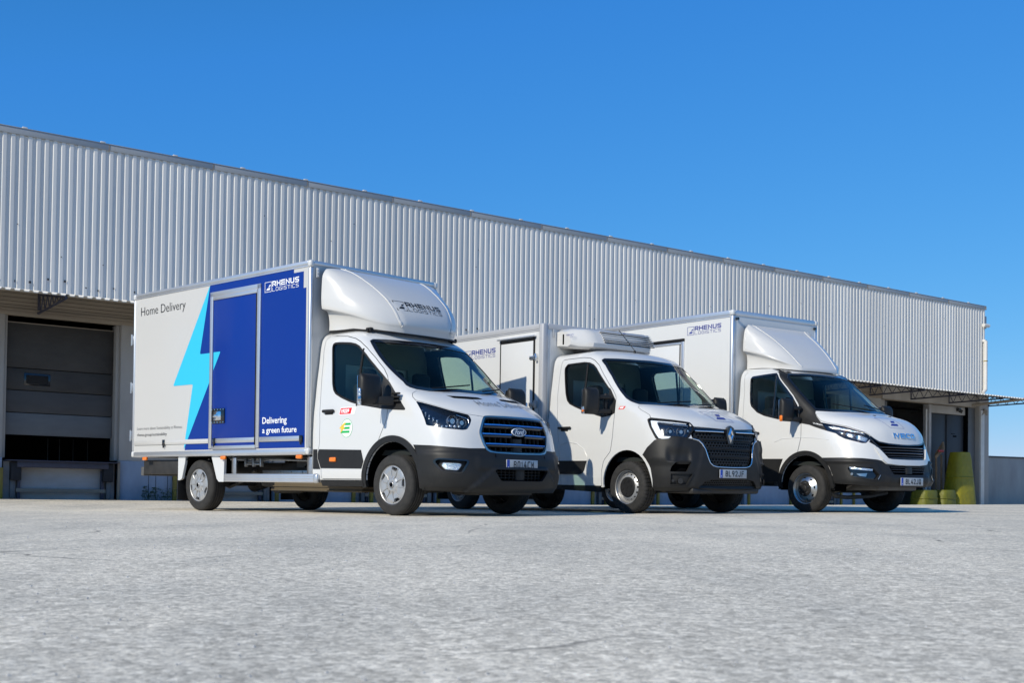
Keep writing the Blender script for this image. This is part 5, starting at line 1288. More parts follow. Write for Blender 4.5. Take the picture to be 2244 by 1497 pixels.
    f2 = roundp([(-.715, .548), (-.478, .548), (-.545, .385), (-.712, .385)], .015, 3)
    sm = lambda x: max(0.0, min(1.0, x))**2 * (3 - 2 * max(0.0, min(1.0, x)))
    def shape(a, z):
        aa = abs(a); o = .004
        o += .022 * sm((aa - .62 + (z - .72) * .2) / .05) * sm((z - .62) / .12)            # cheek beside the lamp
        o += .018 * sm((.46 - (z - .62) * .25 - aa) / .05) * sm((z - .34) / .03)              # centre block
        o -= .030 * sm((aa - .50) / .03) * sm((.74 - aa) / .03) * sm((z - .69) / .02) * sm((.90 - z) / .14)
        o -= .020 * sm((.355 - z) / .03)
        return o
    patch(sh, inset(bumper, .003), [gr, lg, fo, mir(fo), f2, mir(f2), arch, archm, hl, mir(hl)], 0, .035, .019, 'front_bumper', 'black_plastic', T, shape)
    g = patch(sh, inset(lg, -.01), [], -.04, 0, .05, 'lower_grille', 'gap_black', T)
    mesh_grille(sh, g, inset(lg, .006), .030, .026, -.018, 'black_plastic')
    g = patch(sh, inset(gr, -.004), [], -.07, 0, .05, 'grille', 'gap_black', T)
    low = roundp([(0, 1.085), (-.30, 1.092), (-.46, 1.098), (-.48, 1.06)] + gr_half[3:] + [(0, .620)] + [(-a, z) for a, z in reversed(gr_half[3:])] + [(.48, 1.06), (.46, 1.098), (.30, 1.092)], .01, 2)
    mesh_grille(sh, g, inset(low, .020), .040, .036, -.022, 'black_plastic')
    patch(sh, [(0, 1.124), (-.30, 1.136), (-.50, 1.147), (-.50, 1.098), (-.3, 1.092), (0, 1.085), (.3, 1.092), (.5, 1.098), (.5, 1.147), (.3, 1.136)], [], -.006, .05, .04, 'grille_top_bar', 'gloss_black', g)
    for s_ in (-1, 1):
        C.tube(g, 'chrome_trim', [(s_ * a, z) for a, z in [(.475, .988), (.415, .972), (.375, .925), (.342, .848), (.320, .745), (.300, .682), (.262, .645), (.21, .632), (.1, .628), (0, .626)]], .010, .006, 'chrome', False)
        C.bar(g, 'chrome_strip', 1.092, s_ * .090, s_ * .445, .018, .010, .0, 'chrome', 16, lambda a: .006 * abs(a))
    for z in (.985, .87, .765): C.bar(g, 'grille_rib', z, -.36 + .04 * (z < .9) + .03 * (z < .8), .36 - .04 * (z < .9) - .03 * (z < .8), .014, .012, -.016, 'black_plastic')
    # diamond badge
    X = sh.hit(0, 1.05)[0].x
    b = MB(); b.prism([(0, .125), (.062, .095), (.078, .0), (.04, -.115), (-.04, -.115), (-.078, 0), (-.062, .095)], X - .03, X + .012, YZ_FRONT @ Matrix.Translation((0, 1.055, 0))); bd = b.obj('badge', 'gloss_black', g)
    b = MB(); o4 = [(0, .105), (.052, 0), (0, -.105), (-.052, 0)]; i4 = [(0, .045), (.020, 0), (0, -.045), (-.020, 0)]; M = YZ_FRONT @ Matrix.Translation((0, 1.055, 0))
    vs = [(p[0], p[1], X + .014) for p in o4] + [(p[0] * .62, p[1] * .62, X + .034) for p in o4] + [(p[0], p[1], X + .016) for p in i4]
    fs = [(i, (i + 1) % 4, 4 + (i + 1) % 4, 4 + i) for i in range(4)] + [(4 + i, 4 + (i + 1) % 4, 8 + (i + 1) % 4, 8 + i) for i in range(4)]
    b.add(vs, fs, M); b.obj('badge_emblem', 'chrome', bd, 20)
    plate(T, sh, .545, 'BL92JF', x=sh.hit(0, .545)[0].x + .030)
    wrapped_logo_square(sh, T, O['logo'])
    sx = C.xz
    st = patch(sh, sx([(-.225, 1.392), (-.20, 1.432), (-.10, 1.432), (-.125, 1.392)]), [], .0015, 0, .05, 'number_sticker', 'sticker_red', T)
    patch(sh, sx([(-.205, 1.402), (-.19, 1.424), (-.125, 1.424), (-.14, 1.402)]), [], .0025, 0, .05, 'sticker_field', 'print_white', st)
    for sg in (-1, 1):
        mirror_part(T, (-.43, -1.27, 1.50), (.16, .26, .36), (.0, .0, -.13, .10), ((-.34, -.97, 1.45), 1.56, 1.37), 'both', sg)
        b = MB(); b.box((-.40, sg * 1.02, 1.465), (.05, .05, .30), .02); b.obj('mirror_hinge', 'black_plastic', T, 50)
    for y0, y1 in ((-.62, -.03), (.05, .62)):
        pts = [sh.P(ay(y0 + (y1 - y0) * t, 1.46 + .04 * t), 1.46 + .05 * t, .022) for t in np.linspace(0, 1, 8)]
        b = MB(); b.tube(pts, .008, 6); b.obj('wiper', 'rubber_seal', T)
    C.interior(1.40, -.10, -.42, (-.45, .0, .45), -1.12, 1.82)
    C.rearwall(XR2 + .02, 2.20, .45, [(-.52, 1.40), (.52, 1.40), (.52, 1.90), (-.52, 1.90)])
    C.wells()
    b = MB(); b.box((.50, 0, .32), (.75, 1.3, .08), .03); b.obj('undertray', 'chassis_black', T)
    b = MB(); b.box((.1, 0, .62), (1.1, 1.15, .5), .03); b.obj('engine_bay', 'gap_black', T)
    # aerial
    l = Vector((-.93, .02, 2.27)); b = MB(); b.cyl(l, l + Vector((.0, 0, .05)), .025, 12, .008); b.cyl(l + Vector((0, 0, .04)), l + Vector((-.27, -.07, .36)), .005, 6); b.obj('aerial', 'rubber_seal', T)
    # insulated body
    x0, x1, hw, z0, z1 = -5.45, -1.70, 1.066, .62, 2.690
    cargo_box(T, x0, x1, hw, z0, z1, .085, .08, .10, panel='box_panel_clean', rail='rail_grey', caps=False)
    Y = -hw + .0115
    D = bpy.data.objects.new('side_door', None); COL.objects.link(D); D.parent = T
    b = MB(); b.box((-2.30, Y - .006, 1.60), (.80, .02, 1.76), .004); b.obj('door_panel', 'box_panel_clean', D)
    b = MB(); b.box((-2.70, Y - .006, 1.60), (.030, .022, 1.80), .004); b.box((-1.905, Y - .006, 1.60), (.030, .022, 1.80), .004); b.box((-2.30, Y - .006, 2.47), (.80, .022, .045), .004); b.obj('door_gasket', 'rubber_seal', D)
    b = MB(); b.box((-2.30, Y - .03, 2.515), (.88, .06, .022), .004); b.obj('rain_gutter', 'aluminium', D)
    for zz in (2.20, 1.52, .95):
        b = MB(); b.box((-1.90, Y - .022, zz), (.17, .03, .055), .008); b.box((-1.835, Y - .03, zz), (.035, .05, .11), .008); b.obj('door_hinge', 'chrome' if zz > 2 else 'galvanised', D)
    V, Fq = logo2d(); V = [(-3.64 + x * .79, 2.275 + z * .145 / .25) for x, z in V]; flat('company_logo', V, Fq, Y - .0020, 'logo_blue', T)
    b = MB(); b.box((x1 + .004, -hw + .20, 2.55), (.006, .03, .12), .002); b.obj('corner_plate', 'box_panel_white', T)
    # cooling unit
    U = bpy.data.objects.new('cooling_unit', None); COL.objects.link(U); U.parent = T
    rows = []
    prof = [(-1.70, 2.34), (-1.55, 2.335), (-1.28, 2.31), (-1.17, 2.345), (-1.15, 2.40), (-1.22, 2.53), (-1.30, 2.60), (-1.42, 2.625), (-1.70, 2.63)]
    for i in range(21):
        t = -1 + 2 * i / 20; y = .80 * t; k = 1 - .10 * abs(t)**4; cz = 2.45; e = (1 - abs(t)**10) ** .5 * .3 + .7 if abs(t) < 1 else .70
        rows.append([(-1.70 + (x + 1.70) * k * (1 if abs(t) < .72 else 1 - .38 * (abs(t) - .72) / .28), y, cz + (z - cz) * e) for x, z in prof])
    b = MB(); b.grid(rows); b.add(rows[0], [tuple(range(len(prof)))]); b.add(rows[-1], [tuple(range(len(prof) - 1, -1, -1))]); b.obj('unit_housing', 'fairing_white', U, 32)
    for k in range(6):                                       # louvres on the sloping front
        t = (k + .5) / 6; x = -1.158 - (.13) * t; z = 2.405 + .185 * t
        b = MB(); b.box((x + .006, .14, z), (.02, 1.0 - .05 * k * 0, .008), 0); b.obj('louvre_gap', 'gap_black', U)
        b = MB(); b.box((x + .014, .14, z + .013), (.026, 1.02, .010), .003); b.obj('louvre', 'fairing_white', U)
    b = MB(); b.box((-1.56, -.792, 2.46), (.03, .03, .15), .006); b.obj('side_vent', 'gap_black', U)
    v, f = text2d('THERMO KING', 1, .0); v = fit(v, -1.50, 2.505, -1.33, .022); flat('unit_lettering', v, f, -.806, 'logo_blue', U)
    v, f = text2d('V-500', 1, .0); v = fit(v, -1.42, 2.475, -1.34, .014); flat('unit_lettering', v, f, -.806, 'logo_blue', U)
    b = MB(); b.prism([(0, 0), (.05, 0), (.08, .03), (.03, .03)], -1.335, -1.325, YZ_FRONT @ Matrix.Translation((.12, 2.585, .015))); b.obj('unit_emblem', 'logo_blue', U)
    b = MB(); b.box((-1.45, 0, 2.32), (.4, 1.1, .06), .02); b.obj('unit_base', 'chassis_grey', U)
    chassis(T, -5.3, -.6, .50, .40)
    axle(T, -3.88, .35); axle(T, 0, .33, .75, .04, False)
    WK = WheelKit('steel_cap')
    for x in (0, -3.88):
        for y in (-.875, .875): WK.place(T, x, y, RI, 0, .4 * x)
    b = MB(); b.box((-2.6, -.55, .42), (.9, .4, .26), .04); b.obj('fuel_tank', 'chassis_grey', T)
    for sg in (-1, 1):
        b = MB(); b.box((-2.5, sg * 1.0, .42), (1.5, .03, .10), .006); b.obj('guard_rail', 'aluminium', T)
        b = MB(); b.box((-4.40, sg * .87, .28), (.015, .30, .40), .004); b.obj('mud_flap', 'rubber_seal', T)
    return T
def mesh_grille(sh, g, poly, px, pz, off, m):
    """pierced plate: one sheet with offset oblong holes"""
    A = np.array([p[:2] for p in poly]); x0, z0 = A.min(0); x1, z1 = A.max(0); holes = []; r = 0
    z = z0 + pz * .55
    while z < z1:
        a = -math.floor(abs(x0) / px) * px + (px / 2 if r % 2 else 0)
        while a < x1:
            q = [(a - px * .33, z - pz * .30), (a + px * .33, z - pz * .30), (a + px * .33, z + pz * .30), (a - px * .33, z + pz * .30)]
            if inpoly(q, poly).all() and distpoly(q, poly).min() > .004: holes.append(q)
            a += px
        z += pz; r += 1
    V, E, Fq = delaunay_2d_cdt([Vector(p) for p in densify(poly, .03)] + [Vector(p) for h in holes for p in h],
                               [(i, (i + 1) % len(densify(poly, .03))) for i in range(len(densify(poly, .03)))] + [(len(densify(poly, .03)) + 4 * k + i, len(densify(poly, .03)) + 4 * k + (i + 1) % 4) for k in range(len(holes)) for i in range(4)], [], 0, 1e-7, False)[:3]
    V = [(v.x, v.y) for v in V]; Cn = np.array([[sum(V[i][0] for i in f) / 3, sum(V[i][1] for i in f) / 3] for f in Fq])
    keep = inpoly(Cn, poly)
    if holes:
        H = np.array(holes); hx0, hx1 = H[:, :, 0].min(1), H[:, :, 0].max(1); hz0, hz1 = H[:, :, 1].min(1), H[:, :, 1].max(1)
        for k in range(len(Cn)):
            if keep[k]: keep[k] = not bool(((Cn[k, 0] > hx0) & (Cn[k, 0] < hx1) & (Cn[k, 1] > hz0) & (Cn[k, 1] < hz1)).any())
    P = []; N = []
    for a, z in V: l, n = sh.hit(a, z); P.append(l + n * off); N.append(n)
    return surf(P, N, [f for f, k in zip(Fq, keep) if k], .02, 'grille_mesh', m, g)
def wrapped_logo_square(sh, T, c):
    V = []; Fq = []
    def put(v, f):
        b = len(V); V.extend(v); Fq.extend(tuple(b + i for i in g) for g in f)
    e = []
    for k in range(4):
        cs = [(0, 0), (0, 1), (1, 1), (1, 0)]; a, b_ = cs[k], cs[(k + 1) % 4]
        e += [(a[0] + (b_[0] - a[0]) * t / 6, a[1] + (b_[1] - a[1]) * t / 6) for t in range(6)]
    v, f = stroke(e + [(0, 0), (0, .01)], .020); put(v, f)
    for q in ([(.48, .52), (.60, .72), (.86, .72), (.72, .52)], [(.20, .22), (.40, .42), (.80, .42), (.72, .22)]):
        n = 5; vs = [tuple(Vector(q[0]).lerp(Vector(q[3]), t / n)) for t in range(n + 1)] + [tuple(Vector(q[1]).lerp(Vector(q[2]), t / n)) for t in range(n + 1)]
        put(vs, [(i, i + 1, n + 2 + i, n + 1 + i) for i in range(n)])
    return wrapped('bonnet_emblem', sh, V, Fq, c, .004, 'logo_blue', T)
build_truck2()
# ------------------------------------------------------------------ truck 3
def build_truck3():
    F, sh, O = F3, SH3, O3
    T = thing('box_truck', 'white box truck with black windscreen pillars and roof deflector, farthest right', 'truck')
    T.matrix_world = frame_matrix(F); RI = rake_inverse(F)
    C = Cab(T, sh, F); ax = sh.ax; ay = sh.ay
    wsh = [(-.30, 2.115), (-.80, 2.113), (-1.25, 2.108), (-1.60, 2.10), (-1.66, 2.085)] + [(ay(-y, z), z) for y, z in ((.795, 2.00), (.815, 1.85), (.825, 1.70), (.835, 1.58), (.84, 1.49))] + [(-.77, 1.478), (-.5, 1.478), (-.25, 1.478)]
    ws = [(0, 2.115)] + wsh + [(0, 1.478)] + [(-a, z) for a, z in reversed(wsh)]
    win = roundp(C.xz([(-1.175, 2.03), (-1.14, 2.066), (-.92, 2.082), (-.70, 2.095), (-.655, 2.06), (-.60, 1.99), (-.45, 1.84), (-.33, 1.72), (-.22, 1.58), (-.18, 1.46), (-.16, 1.33), (-.35, 1.350), (-.57, 1.382), (-.84, 1.441), (-.99, 1.497), (-1.12, 1.595), (-1.15, 1.66), (-1.17, 1.80)]), .015, 3)
    door = C.xz([(-1.30, 2.11), (-1.27, 2.142), (-1.03, 2.146), (-.80, 2.146), (-.66, 2.105), (-.50, 1.94), (-.33, 1.76), (-.20, 1.60), (-.14, 1.45), (-.115, 1.30), (-.095, 1.10), (-.12, .96), (-.14, .885)] + C.arc(.505, 0, .392, 106, 170, 10) + [(-.50, .44), (-1.21, .44), (-1.22, .76), (-1.26, 1.1), (-1.275, 1.454), (-1.29, 1.83)])
    door = roundp(door, .03, 4)
    hl = roundp(O['headlight'], .008, 2)
    bf = [(-.52, 1.150), (-.455, 1.076), (-.40, 1.036), (-.275, 1.012), (-.08, 1.0)]
    gl = [(-.80 + .02, 1.0)]
    gr_half = [(-.08, 1.0), (-.275, 1.012), (-.40, 1.036), (-.455, 1.076), (-.50, 1.118), (-.505, 1.06), (-.52, 1.03), (-.455, .985), (-.385, .895), (-.325, .80), (-.28, .790)]
    gr = roundp([(0, .998)] + gr_half + [(0, .786)] + [(-a, z) for a, z in reversed(gr_half)], .008, 2)
    bnh = [(-.08, 1.003), (-.275, 1.015), (-.40, 1.039), (-.455, 1.079), (-.50, 1.122), (-.545, 1.165), (-.73, 1.252), (-.93, 1.308), (-1.0, 1.335), (-1.04, 1.40), (-1.055, 1.45), (-.77, 1.465), (-.5, 1.468), (-.25, 1.468)]
    bonnet = [(0, 1.001)] + bnh + [(0, 1.468)] + [(-a, z) for a, z in reversed(bnh)]
    bh = [(ax(.48, .43), .43), (ax(.49, .55), .55), (ax(.44, .66), .66), (ax(.36, .76), .76), (ax(.24, .80), .80), (-.80, .803), (-.62, .798), (-.45, .780), (-.40, .765), (-.35, .720), (-.18, .704)]
    bumper = [(0, .40), (-.35, .40), (-.6, .405)] + bh + [(0, .702)] + [(-a, z) for a, z in reversed(bh)] + [(.6, .405), (.35, .40)]
    arch = C.xz(C.arc(.452, 0, .385)); archm = mir(arch)
    dom = C.domain(.44, 15)
    lgh = [(-.315, .692), (-.26, .575)]
    lg = roundp([(0, .697)] + lgh + [(0, .570)] + [(-a, z) for a, z in reversed(lgh)], .01, 2)
    patch(sh, dom, [ws, win, mir(win), door, mir(door), hl, mir(hl), gr, bumper, bonnet, arch, archm], 0, .02, .04, 'cab_shell', 'white_paint', T)
    C.roof()
    patch(sh, inset(bonnet, .005), [], .003, .025, .035, 'bonnet', 'white_paint', T)
    big = lambda p, d: inset(p, -d)
    patch(sh, dom, [big(ws, -.01), big(win, -.01), big(mir(win), -.01), gr, big(arch, .02), big(archm, .02), hl, mir(hl), [(-.8, .2), (.8, .2), (.8, .76), (-.8, .76)]], -.05, 0, .06, 'inner_lining', 'cab_trim', T)
    patch(sh, inset(ws, .004), [inset(ws, .040)], .002, .012, .04, 'windscreen_border', 'gloss_black', T)
    patch(sh, inset(ws, .036), [], -.004, 0, .06, 'windscreen', 'windscreen_glass', T)
    for sg in (0, 1):
        m_ = mir if sg else (lambda p: p); s_ = 1 if sg else -1
        d = patch(sh, inset(m_(door), .009), [m_(win)], 0, .02, .035, 'cab_door', 'white_paint', T)
        patch(sh, inset(m_(win), .002), [inset(m_(win), .035)], .004, .015, .03, 'window_seal', 'gloss_black', d)
        patch(sh, inset(m_(win), .030), [], -.006, 0, .05, 'side_window', 'side_glass_dark', d)
        b = MB(); b.tube([sh.P(ax(-.66, z, s_), z, -.002) for z in np.linspace(1.41, 2.05, 8)], .018, 6); b.obj('window_divider', 'gloss_black', d)
        # black windscreen pillar running down to the headlight
        pl = C.xz([(-.72, 2.125), (-.655, 2.08), (-.60, 2.01), (-.44, 1.855), (-.32, 1.735), (-.205, 1.60), (-.165, 1.46), (-.15, 1.30), (-.11, 1.31)]) + [(-1.155, 1.285), (-.945, 1.192), (-.985, 1.29), (-1.045, 1.40), (-1.06, 1.455)] + [(ay(-y, z), z) for y, z in ((.84, 1.49), (.835, 1.58), (.828, 1.70), (.818, 1.85), (.798, 2.00))] + [(-1.665, 2.088), (-1.60, 2.106), (-1.70, 2.13)]
        patch(sh, m_(pl), [], .006, .025, .03, 'windscreen_pillar', 'black_plastic', T)
        l = sh.P(ax(-1.0, 1.18, s_), 1.18)
        b = MB(); b.box((l.x, l.y + s_ * .02, l.z), (.20, .03, .035), .012); b.obj('door_handle', 'black_plastic', d, 50)
        b = MB(); b.tube([sh.P(ax(x, z, s_), z, .0) for x, z in ((-.60, 1.035), (-.45, 1.085), (-.1, 1.10), (.2, 1.085), (.4, 1.06))], .006, 5); b.obj('body_crease', 'white_paint', T, 60)
        lowb = C.xz([(-1.20, .785), (-.42, .785), (-.475, .66), (-.495, .56), (-.50, .44), (-1.20, .44)])
        patch(sh, m_(lowb), [], .008, .02, .05, 'side_moulding', 'black_plastic', d)
        lowc = C.xz([(-1.36, .785), (-1.235, .785), (-1.225, .44), (-1.36, .44)])
        patch(sh, m_(lowc), [], .008, .02, .05, 'side_moulding', 'black_plastic', T)
        ar = C.xz(C.arc(.512, 0, .392, -6, 186, 40)) + C.xz(C.arc(.452, 0, .385, -6, 186, 40))[::-1]
        patch(sh, m_(ar), [], .016, .04, .04, 'wheel_arch_trim', 'black_plastic', T)
        H = patch(sh, inset(m_(hl), -.002), [], -.04, 0, .03, 'headlight', 'gloss_black', T)
        patch(sh, m_(hl), [inset(m_(hl), .005)], .002, .05, .03, 'headlight_rim', 'gloss_black', H)
        b = MB(); rr = MB()
        for (a, z, r) in ((-.745, 1.150, .052), (-.645, 1.105, .060)):
            l = sh.P(a * -s_, z, -.035); ang = Vector((1, s_ * .35, .1)).normalized()
            b.cyl(l - ang * .02, l + ang * .025, r, 22, r * 1.1, False); rr.cyl(l - ang * .015, l + ang * .016, r * .6, 18, r * .45)
        b.obj('reflector_bowl', 'lamp_crystal', H, 50); rr.obj('projector_lens', 'reflector', H, 50)
        rp = roundp(m_([(-.93, 1.255), (-.87, 1.262), (-.74, 1.228), (-.58, 1.172), (-.55, 1.14), (-.70, 1.185), (-.86, 1.215)]), .006, 2)
        patch(sh, rp, [], -.015, .02, .03, 'indicator_reflector', 'lamp_crystal', H)
        r2 = roundp(m_([(-.83, 1.190), (-.72, 1.160), (-.60, 1.125), (-.52, 1.09), (-.545, 1.035), (-.68, 1.085), (-.74, 1.125)]), .006, 2)
        patch(sh, r2, [], -.030, .02, .03, 'main_reflector', 'lamp_crystal', H)
        patch(sh, inset(m_(hl), .003), [], -.003, 0, .04, 'headlight_lens', 'lamp_lens', H)
        fo = roundp(m_(O['fog']), .012, 3)
        g = patch(sh, inset(fo, 0), [inset(fo, .014)], .014, .04, .03, 'fog_lamp', 'black_plastic', T)
        patch(sh, inset(fo, .012), [], -.03, 0, .03, 'lamp_recess', 'gloss_black', g)
        fs_ = roundp(m_([(-.755, .672), (-.60, .655), (-.52, .645), (-.53, .620), (-.62, .625), (-.745, .640)]), .006, 2)
        patch(sh, fs_, [], .0, .02, .02, 'indicator_lamp', 'lamp_crystal', g)
        b = MB(); l = sh.P(s_ * .735, .572, -.012); b.cyl(l, l + Vector((.02, s_ * .02, 0)), .018, 14); b.obj('washer_nozzle', 'satin_metal', g)
        fw = m_([(-.69, .575), (-.585, .585), (-.60, .535), (-.66, .545)]); patch(sh, fw, [], -.004, .02, .02, 'lamp_fin', 'satin_metal', g)
        C.tube(g, 'fog_trim', m_([(-.445, .56), (-.475, .50)]), .006, .012, 'satin_metal', False)
        # roof marker
        b = MB(); b.prism([(-.82, 0), (-.50, -.035), (-.62, .02), (-.76, .035)], -.03, .03, Matrix.Translation((-.10, s_ * .70, 2.135)) @ Matrix(((1, 0, 0, 0), (0, 0, 1, 0), (0, 1, 0, 0), (0, 0, 0, 1)))); b.obj('roof_marker', 'gloss_black', T, 40)
    sm = lambda x: max(0.0, min(1.0, x))**2 * (3 - 2 * max(0.0, min(1.0, x)))
    def shape(a, z):
        aa = abs(a); o = .004
        o += .020 * sm((.775 - z) / .02) * sm((z - .72) / .03) * sm((aa - .45) / .1)
        o += .028 * sm((.40 - aa) / .09) * sm((.575 - z) / .03)
        o -= .012 * sm((.46 - z) / .03)
        o -= .010 * sm((z - .58) / .03) * sm((.46 - aa) / .04)
        return o
    fo = roundp(O['fog'], .012, 3)
    patch(sh, inset(bumper, .003), [lg, fo, mir(fo), arch, archm], 0, .035, .019, 'front_bumper', 'black_plastic', T, shape)
    g = patch(sh, inset(lg, -.01), [], -.05, 0, .05, 'lower_grille', 'gap_black', T)
    for z in (.61, .645, .675): C.bar(g, 'grille_bar', z, -.29, .29, .010, .02, -.02, 'gloss_black')
    C.vbar(g, 'radar_cover', 0, .585, .69, .14, .03, -.025, 'black_plastic')
    g = patch(sh, inset(gr, -.006), [], -.045, 0, .04, 'grille', 'gap_black', T)
    patch(sh, inset(gr, -.002), [inset(gr, .012)], .002, .045, .03, 'grille_surround', 'gloss_black', g)
    for k, z in enumerate((.965, .925, .885, .845, .812)):
        w = (.47, .43, .40, .37, .34)[k]; C.bar(g, 'grille_bar', z, -w, w, .026 if k % 2 == 0 else .014, .028, -.032, 'gloss_black')
    for s_ in (-1, 1):
        C.tube(g, 'grille_edge', [(s_ * .50, 1.09), (s_ * .455, 1.02), (s_ * .39, .93), (s_ * .34, .83)], .016, -.012, 'gloss_black', False)
    # white strip below the grille stands proud
    sph = [(-.28, .786), (-.325, .796), (-.385, .885), (-.44, .955), (-.47, .95), (-.43, .86), (-.395, .775), (-.35, .725), (-.18, .708)]
    sp = [(0, .782)] + sph + [(0, .706)] + [(-a, z) for a, z in reversed(sph)]
    patch(sh, roundp(sp, .01, 2), [], .020, .03, .03, 'bumper_blade', 'white_paint', T)
    plate(T, sh, .474, 'BL42JQ', x=sh.hit(0, .474)[0].x + .045)
    wrapped_logo_square(sh, T, O['logo'])
    # raised chrome letters on the bonnet
    v, f, w_ = glyphs('IVECO', 1.0, .95, .16, .24)
    wrapped('raised_lettering', sh, v, f, ((-.190, 1.168), (.200, 1.168), (.188, 1.092), (-.182, 1.092)), .016, 'chrome', T, .012)
    v, f = text2d('Hi-Matic', 1, .01); 
    wrapped('pillar_lettering', sh, v, f, ((-1.10, 1.318), (-.985, 1.285), (-.975, 1.262), (-1.09, 1.295)), .009, 'print_white', T)
    for a in (-.12, .28):
        l = sh.P(a, 1.432, .004); b = MB(); b.box(l, (.03, .045, .014), .005); b.obj('washer_jet', 'rubber_seal', T)
    for sg in (-1, 1):
        mirror_part(T, (-.20, -1.18, 1.50), (.15, .25, .34), (.02, .0, -.13, .09), ((-.12, -.93, 1.45), 1.53, 1.37), 'orange' if sg < 0 else 'clear', sg)
        b = MB(); b.tube([(-.30, sg * .90, 1.66), (-.23, sg * .93, 1.56), (-.16, sg * .95, 1.45), (-.14, sg * .955, 1.33)], .014, 6); b.obj('mirror_bracket', 'rubber_seal', T)
    for y0, y1 in ((-.60, .02), (.05, .62)):
        pts = [sh.P(ay(y0 + (y1 - y0) * t, 1.50 + .04 * t), 1.50 + .09 * (1 - t), .022) for t in np.linspace(0, 1, 8)]
        b = MB(); b.tube(pts, .008, 6); b.obj('wiper', 'rubber_seal', T)
    C.interior(1.42, -.05, -.30, (-.43, .0, .43), -1.0, 1.80)
    C.rearwall(XR3 + .02, 2.12, .55, [(-.50, 1.35), (.50, 1.35), (.50, 1.88), (-.50, 1.88)])
    C.wells()
    b = MB(); b.box((.45, 0, .40), (.9, .9, .12), .03); b.obj('undertray', 'chassis_grey', T)
    b = MB(); b.box((.1, 0, .64), (1.1, 1.1, .46), .03); b.obj('engine_bay', 'gap_black', T)
    x0, x1, hw, z0, z1 = -5.75, -1.442, 1.0115, .76, 3.120
    cargo_box(T, x0, x1, hw, z0, z1, .085, .08, .065, panel='box_panel_clean')
    Y = -hw + .0115
    D = bpy.data.objects.new('side_door', None); COL.objects.link(D); D.parent = T
    b = MB(); b.box((-3.05, Y - .004, 1.78), (.94, .016, 1.78), .004); b.obj('door_panel', 'box_panel_clean', D)
    b = MB()
    b.box((-3.60, Y - .010, 1.80), (.06, .026, 1.90), .006); b.box((-2.54, Y - .010, 1.80), (.055, .026, 1.90), .006); b.obj('door_frame', 'aluminium', D)
    b = MB(); b.box((-3.07, Y - .012, 2.735), (1.12, .03, .05), .004); b.box((-2.60, Y - .012, 1.78), (.02, .02, 1.86), .004); b.obj('door_gasket', 'rubber_seal', D)
    b = MB(); b.box((-3.07, Y - .012, 2.685), (1.0, .022, .035), .004); b.obj('door_trim', 'aluminium', D)
    V, Fq = logo2d(); V = [(-2.455 + x * .755, 2.795 + z * .142 / .25) for x, z in V]; flat('company_logo', V, Fq, Y - .0020, 'logo_blue', T)
    for sg in (-1, 1):
        b = MB(); b.cyl((x1 + .001, sg * (hw - .09), 2.985), (x1 + .035, sg * (hw - .09), 2.985), .024, 12); b.obj('marker_lamp', 'gloss_black', T)
    FA = [[(-.53, 0, 2.15), (-.55, .40, 2.15), (-.64, .55, 2.16), (-.80, .65, 2.18), (-1.05, .71, 2.20), (-1.385, .735, 2.20)],
          [(-.535, 0, 2.20), (-.56, .41, 2.20), (-.65, .565, 2.22), (-.80, .67, 2.27), (-1.05, .73, 2.345), (-1.385, .75, 2.425)],
          [(-.57, 0, 2.24), (-.59, .42, 2.24), (-.67, .59, 2.26), (-.81, .715, 2.315), (-1.05, .79, 2.40), (-1.385, .828, 2.485)],
          [(-.70, 0, 2.38), (-.72, .46, 2.38), (-.80, .62, 2.39), (-.93, .735, 2.42), (-1.12, .80, 2.47), (-1.385, .830, 2.54)],
          [(-.87, 0, 2.54), (-.89, .505, 2.54), (-.97, .66, 2.55), (-1.08, .75, 2.57), (-1.2, .80, 2.60), (-1.385, .826, 2.64)],
          [(-1.06, 0, 2.69), (-1.08, .56, 2.69), (-1.14, .69, 2.70), (-1.2, .755, 2.71), (-1.28, .79, 2.72), (-1.385, .812, 2.75)],
          [(-1.22, 0, 2.80), (-1.235, .60, 2.80), (-1.27, .71, 2.80), (-1.31, .755, 2.81), (-1.34, .78, 2.82), (-1.385, .79, 2.83)],
          [(-1.35, 0, 2.885), (-1.355, .63, 2.885), (-1.36, .70, 2.885), (-1.37, .72, 2.885), (-1.378, .73, 2.885), (-1.385, .735, 2.885)],
          [(-1.385, 0, 2.905), (-1.386, .63, 2.905), (-1.387, .69, 2.905), (-1.388, .71, 2.905), (-1.389, .72, 2.905), (-1.390, .725, 2.905)]]
    deflector(T, FA, 'fairing_white', ((.40, .63), 2.2))
    chassis(T, -5.5, -.6, .56, .40)
    axle(T, -4.20, .35); axle(T, 0, .33, .72, .04, False)
    b = MB(); b.tube([(.2, -.7, .30), (.1, -.4, .24), (0, 0, .22), (.1, .4, .24), (.2, .7, .30)], .03, 8); b.obj('cross_spring', 'chassis_grey', T, 60)
    WK = WheelKit('heavy')
    for x in (0,):
        for y in (-.855, .855): WK.place(T, x, y, RI, 0, .9)
    for y in (-.91, .91, -.68, .68): WK.place(T, -4.20, y, RI)
    for sg in (-1, 1):
        b = MB(); b.box((-2.6, sg * .95, .42), (1.9, .03, .10), .006); b.box((-2.6, sg * .95, .60), (1.9, .03, .06), .006); b.obj('guard_rail', 'aluminium', T)
    b = MB(); b.box((-2.2, .5, .50), (1.0, .4, .28), .05); b.obj('fuel_tank', 'chassis_grey', T)
    return T
build_truck3()
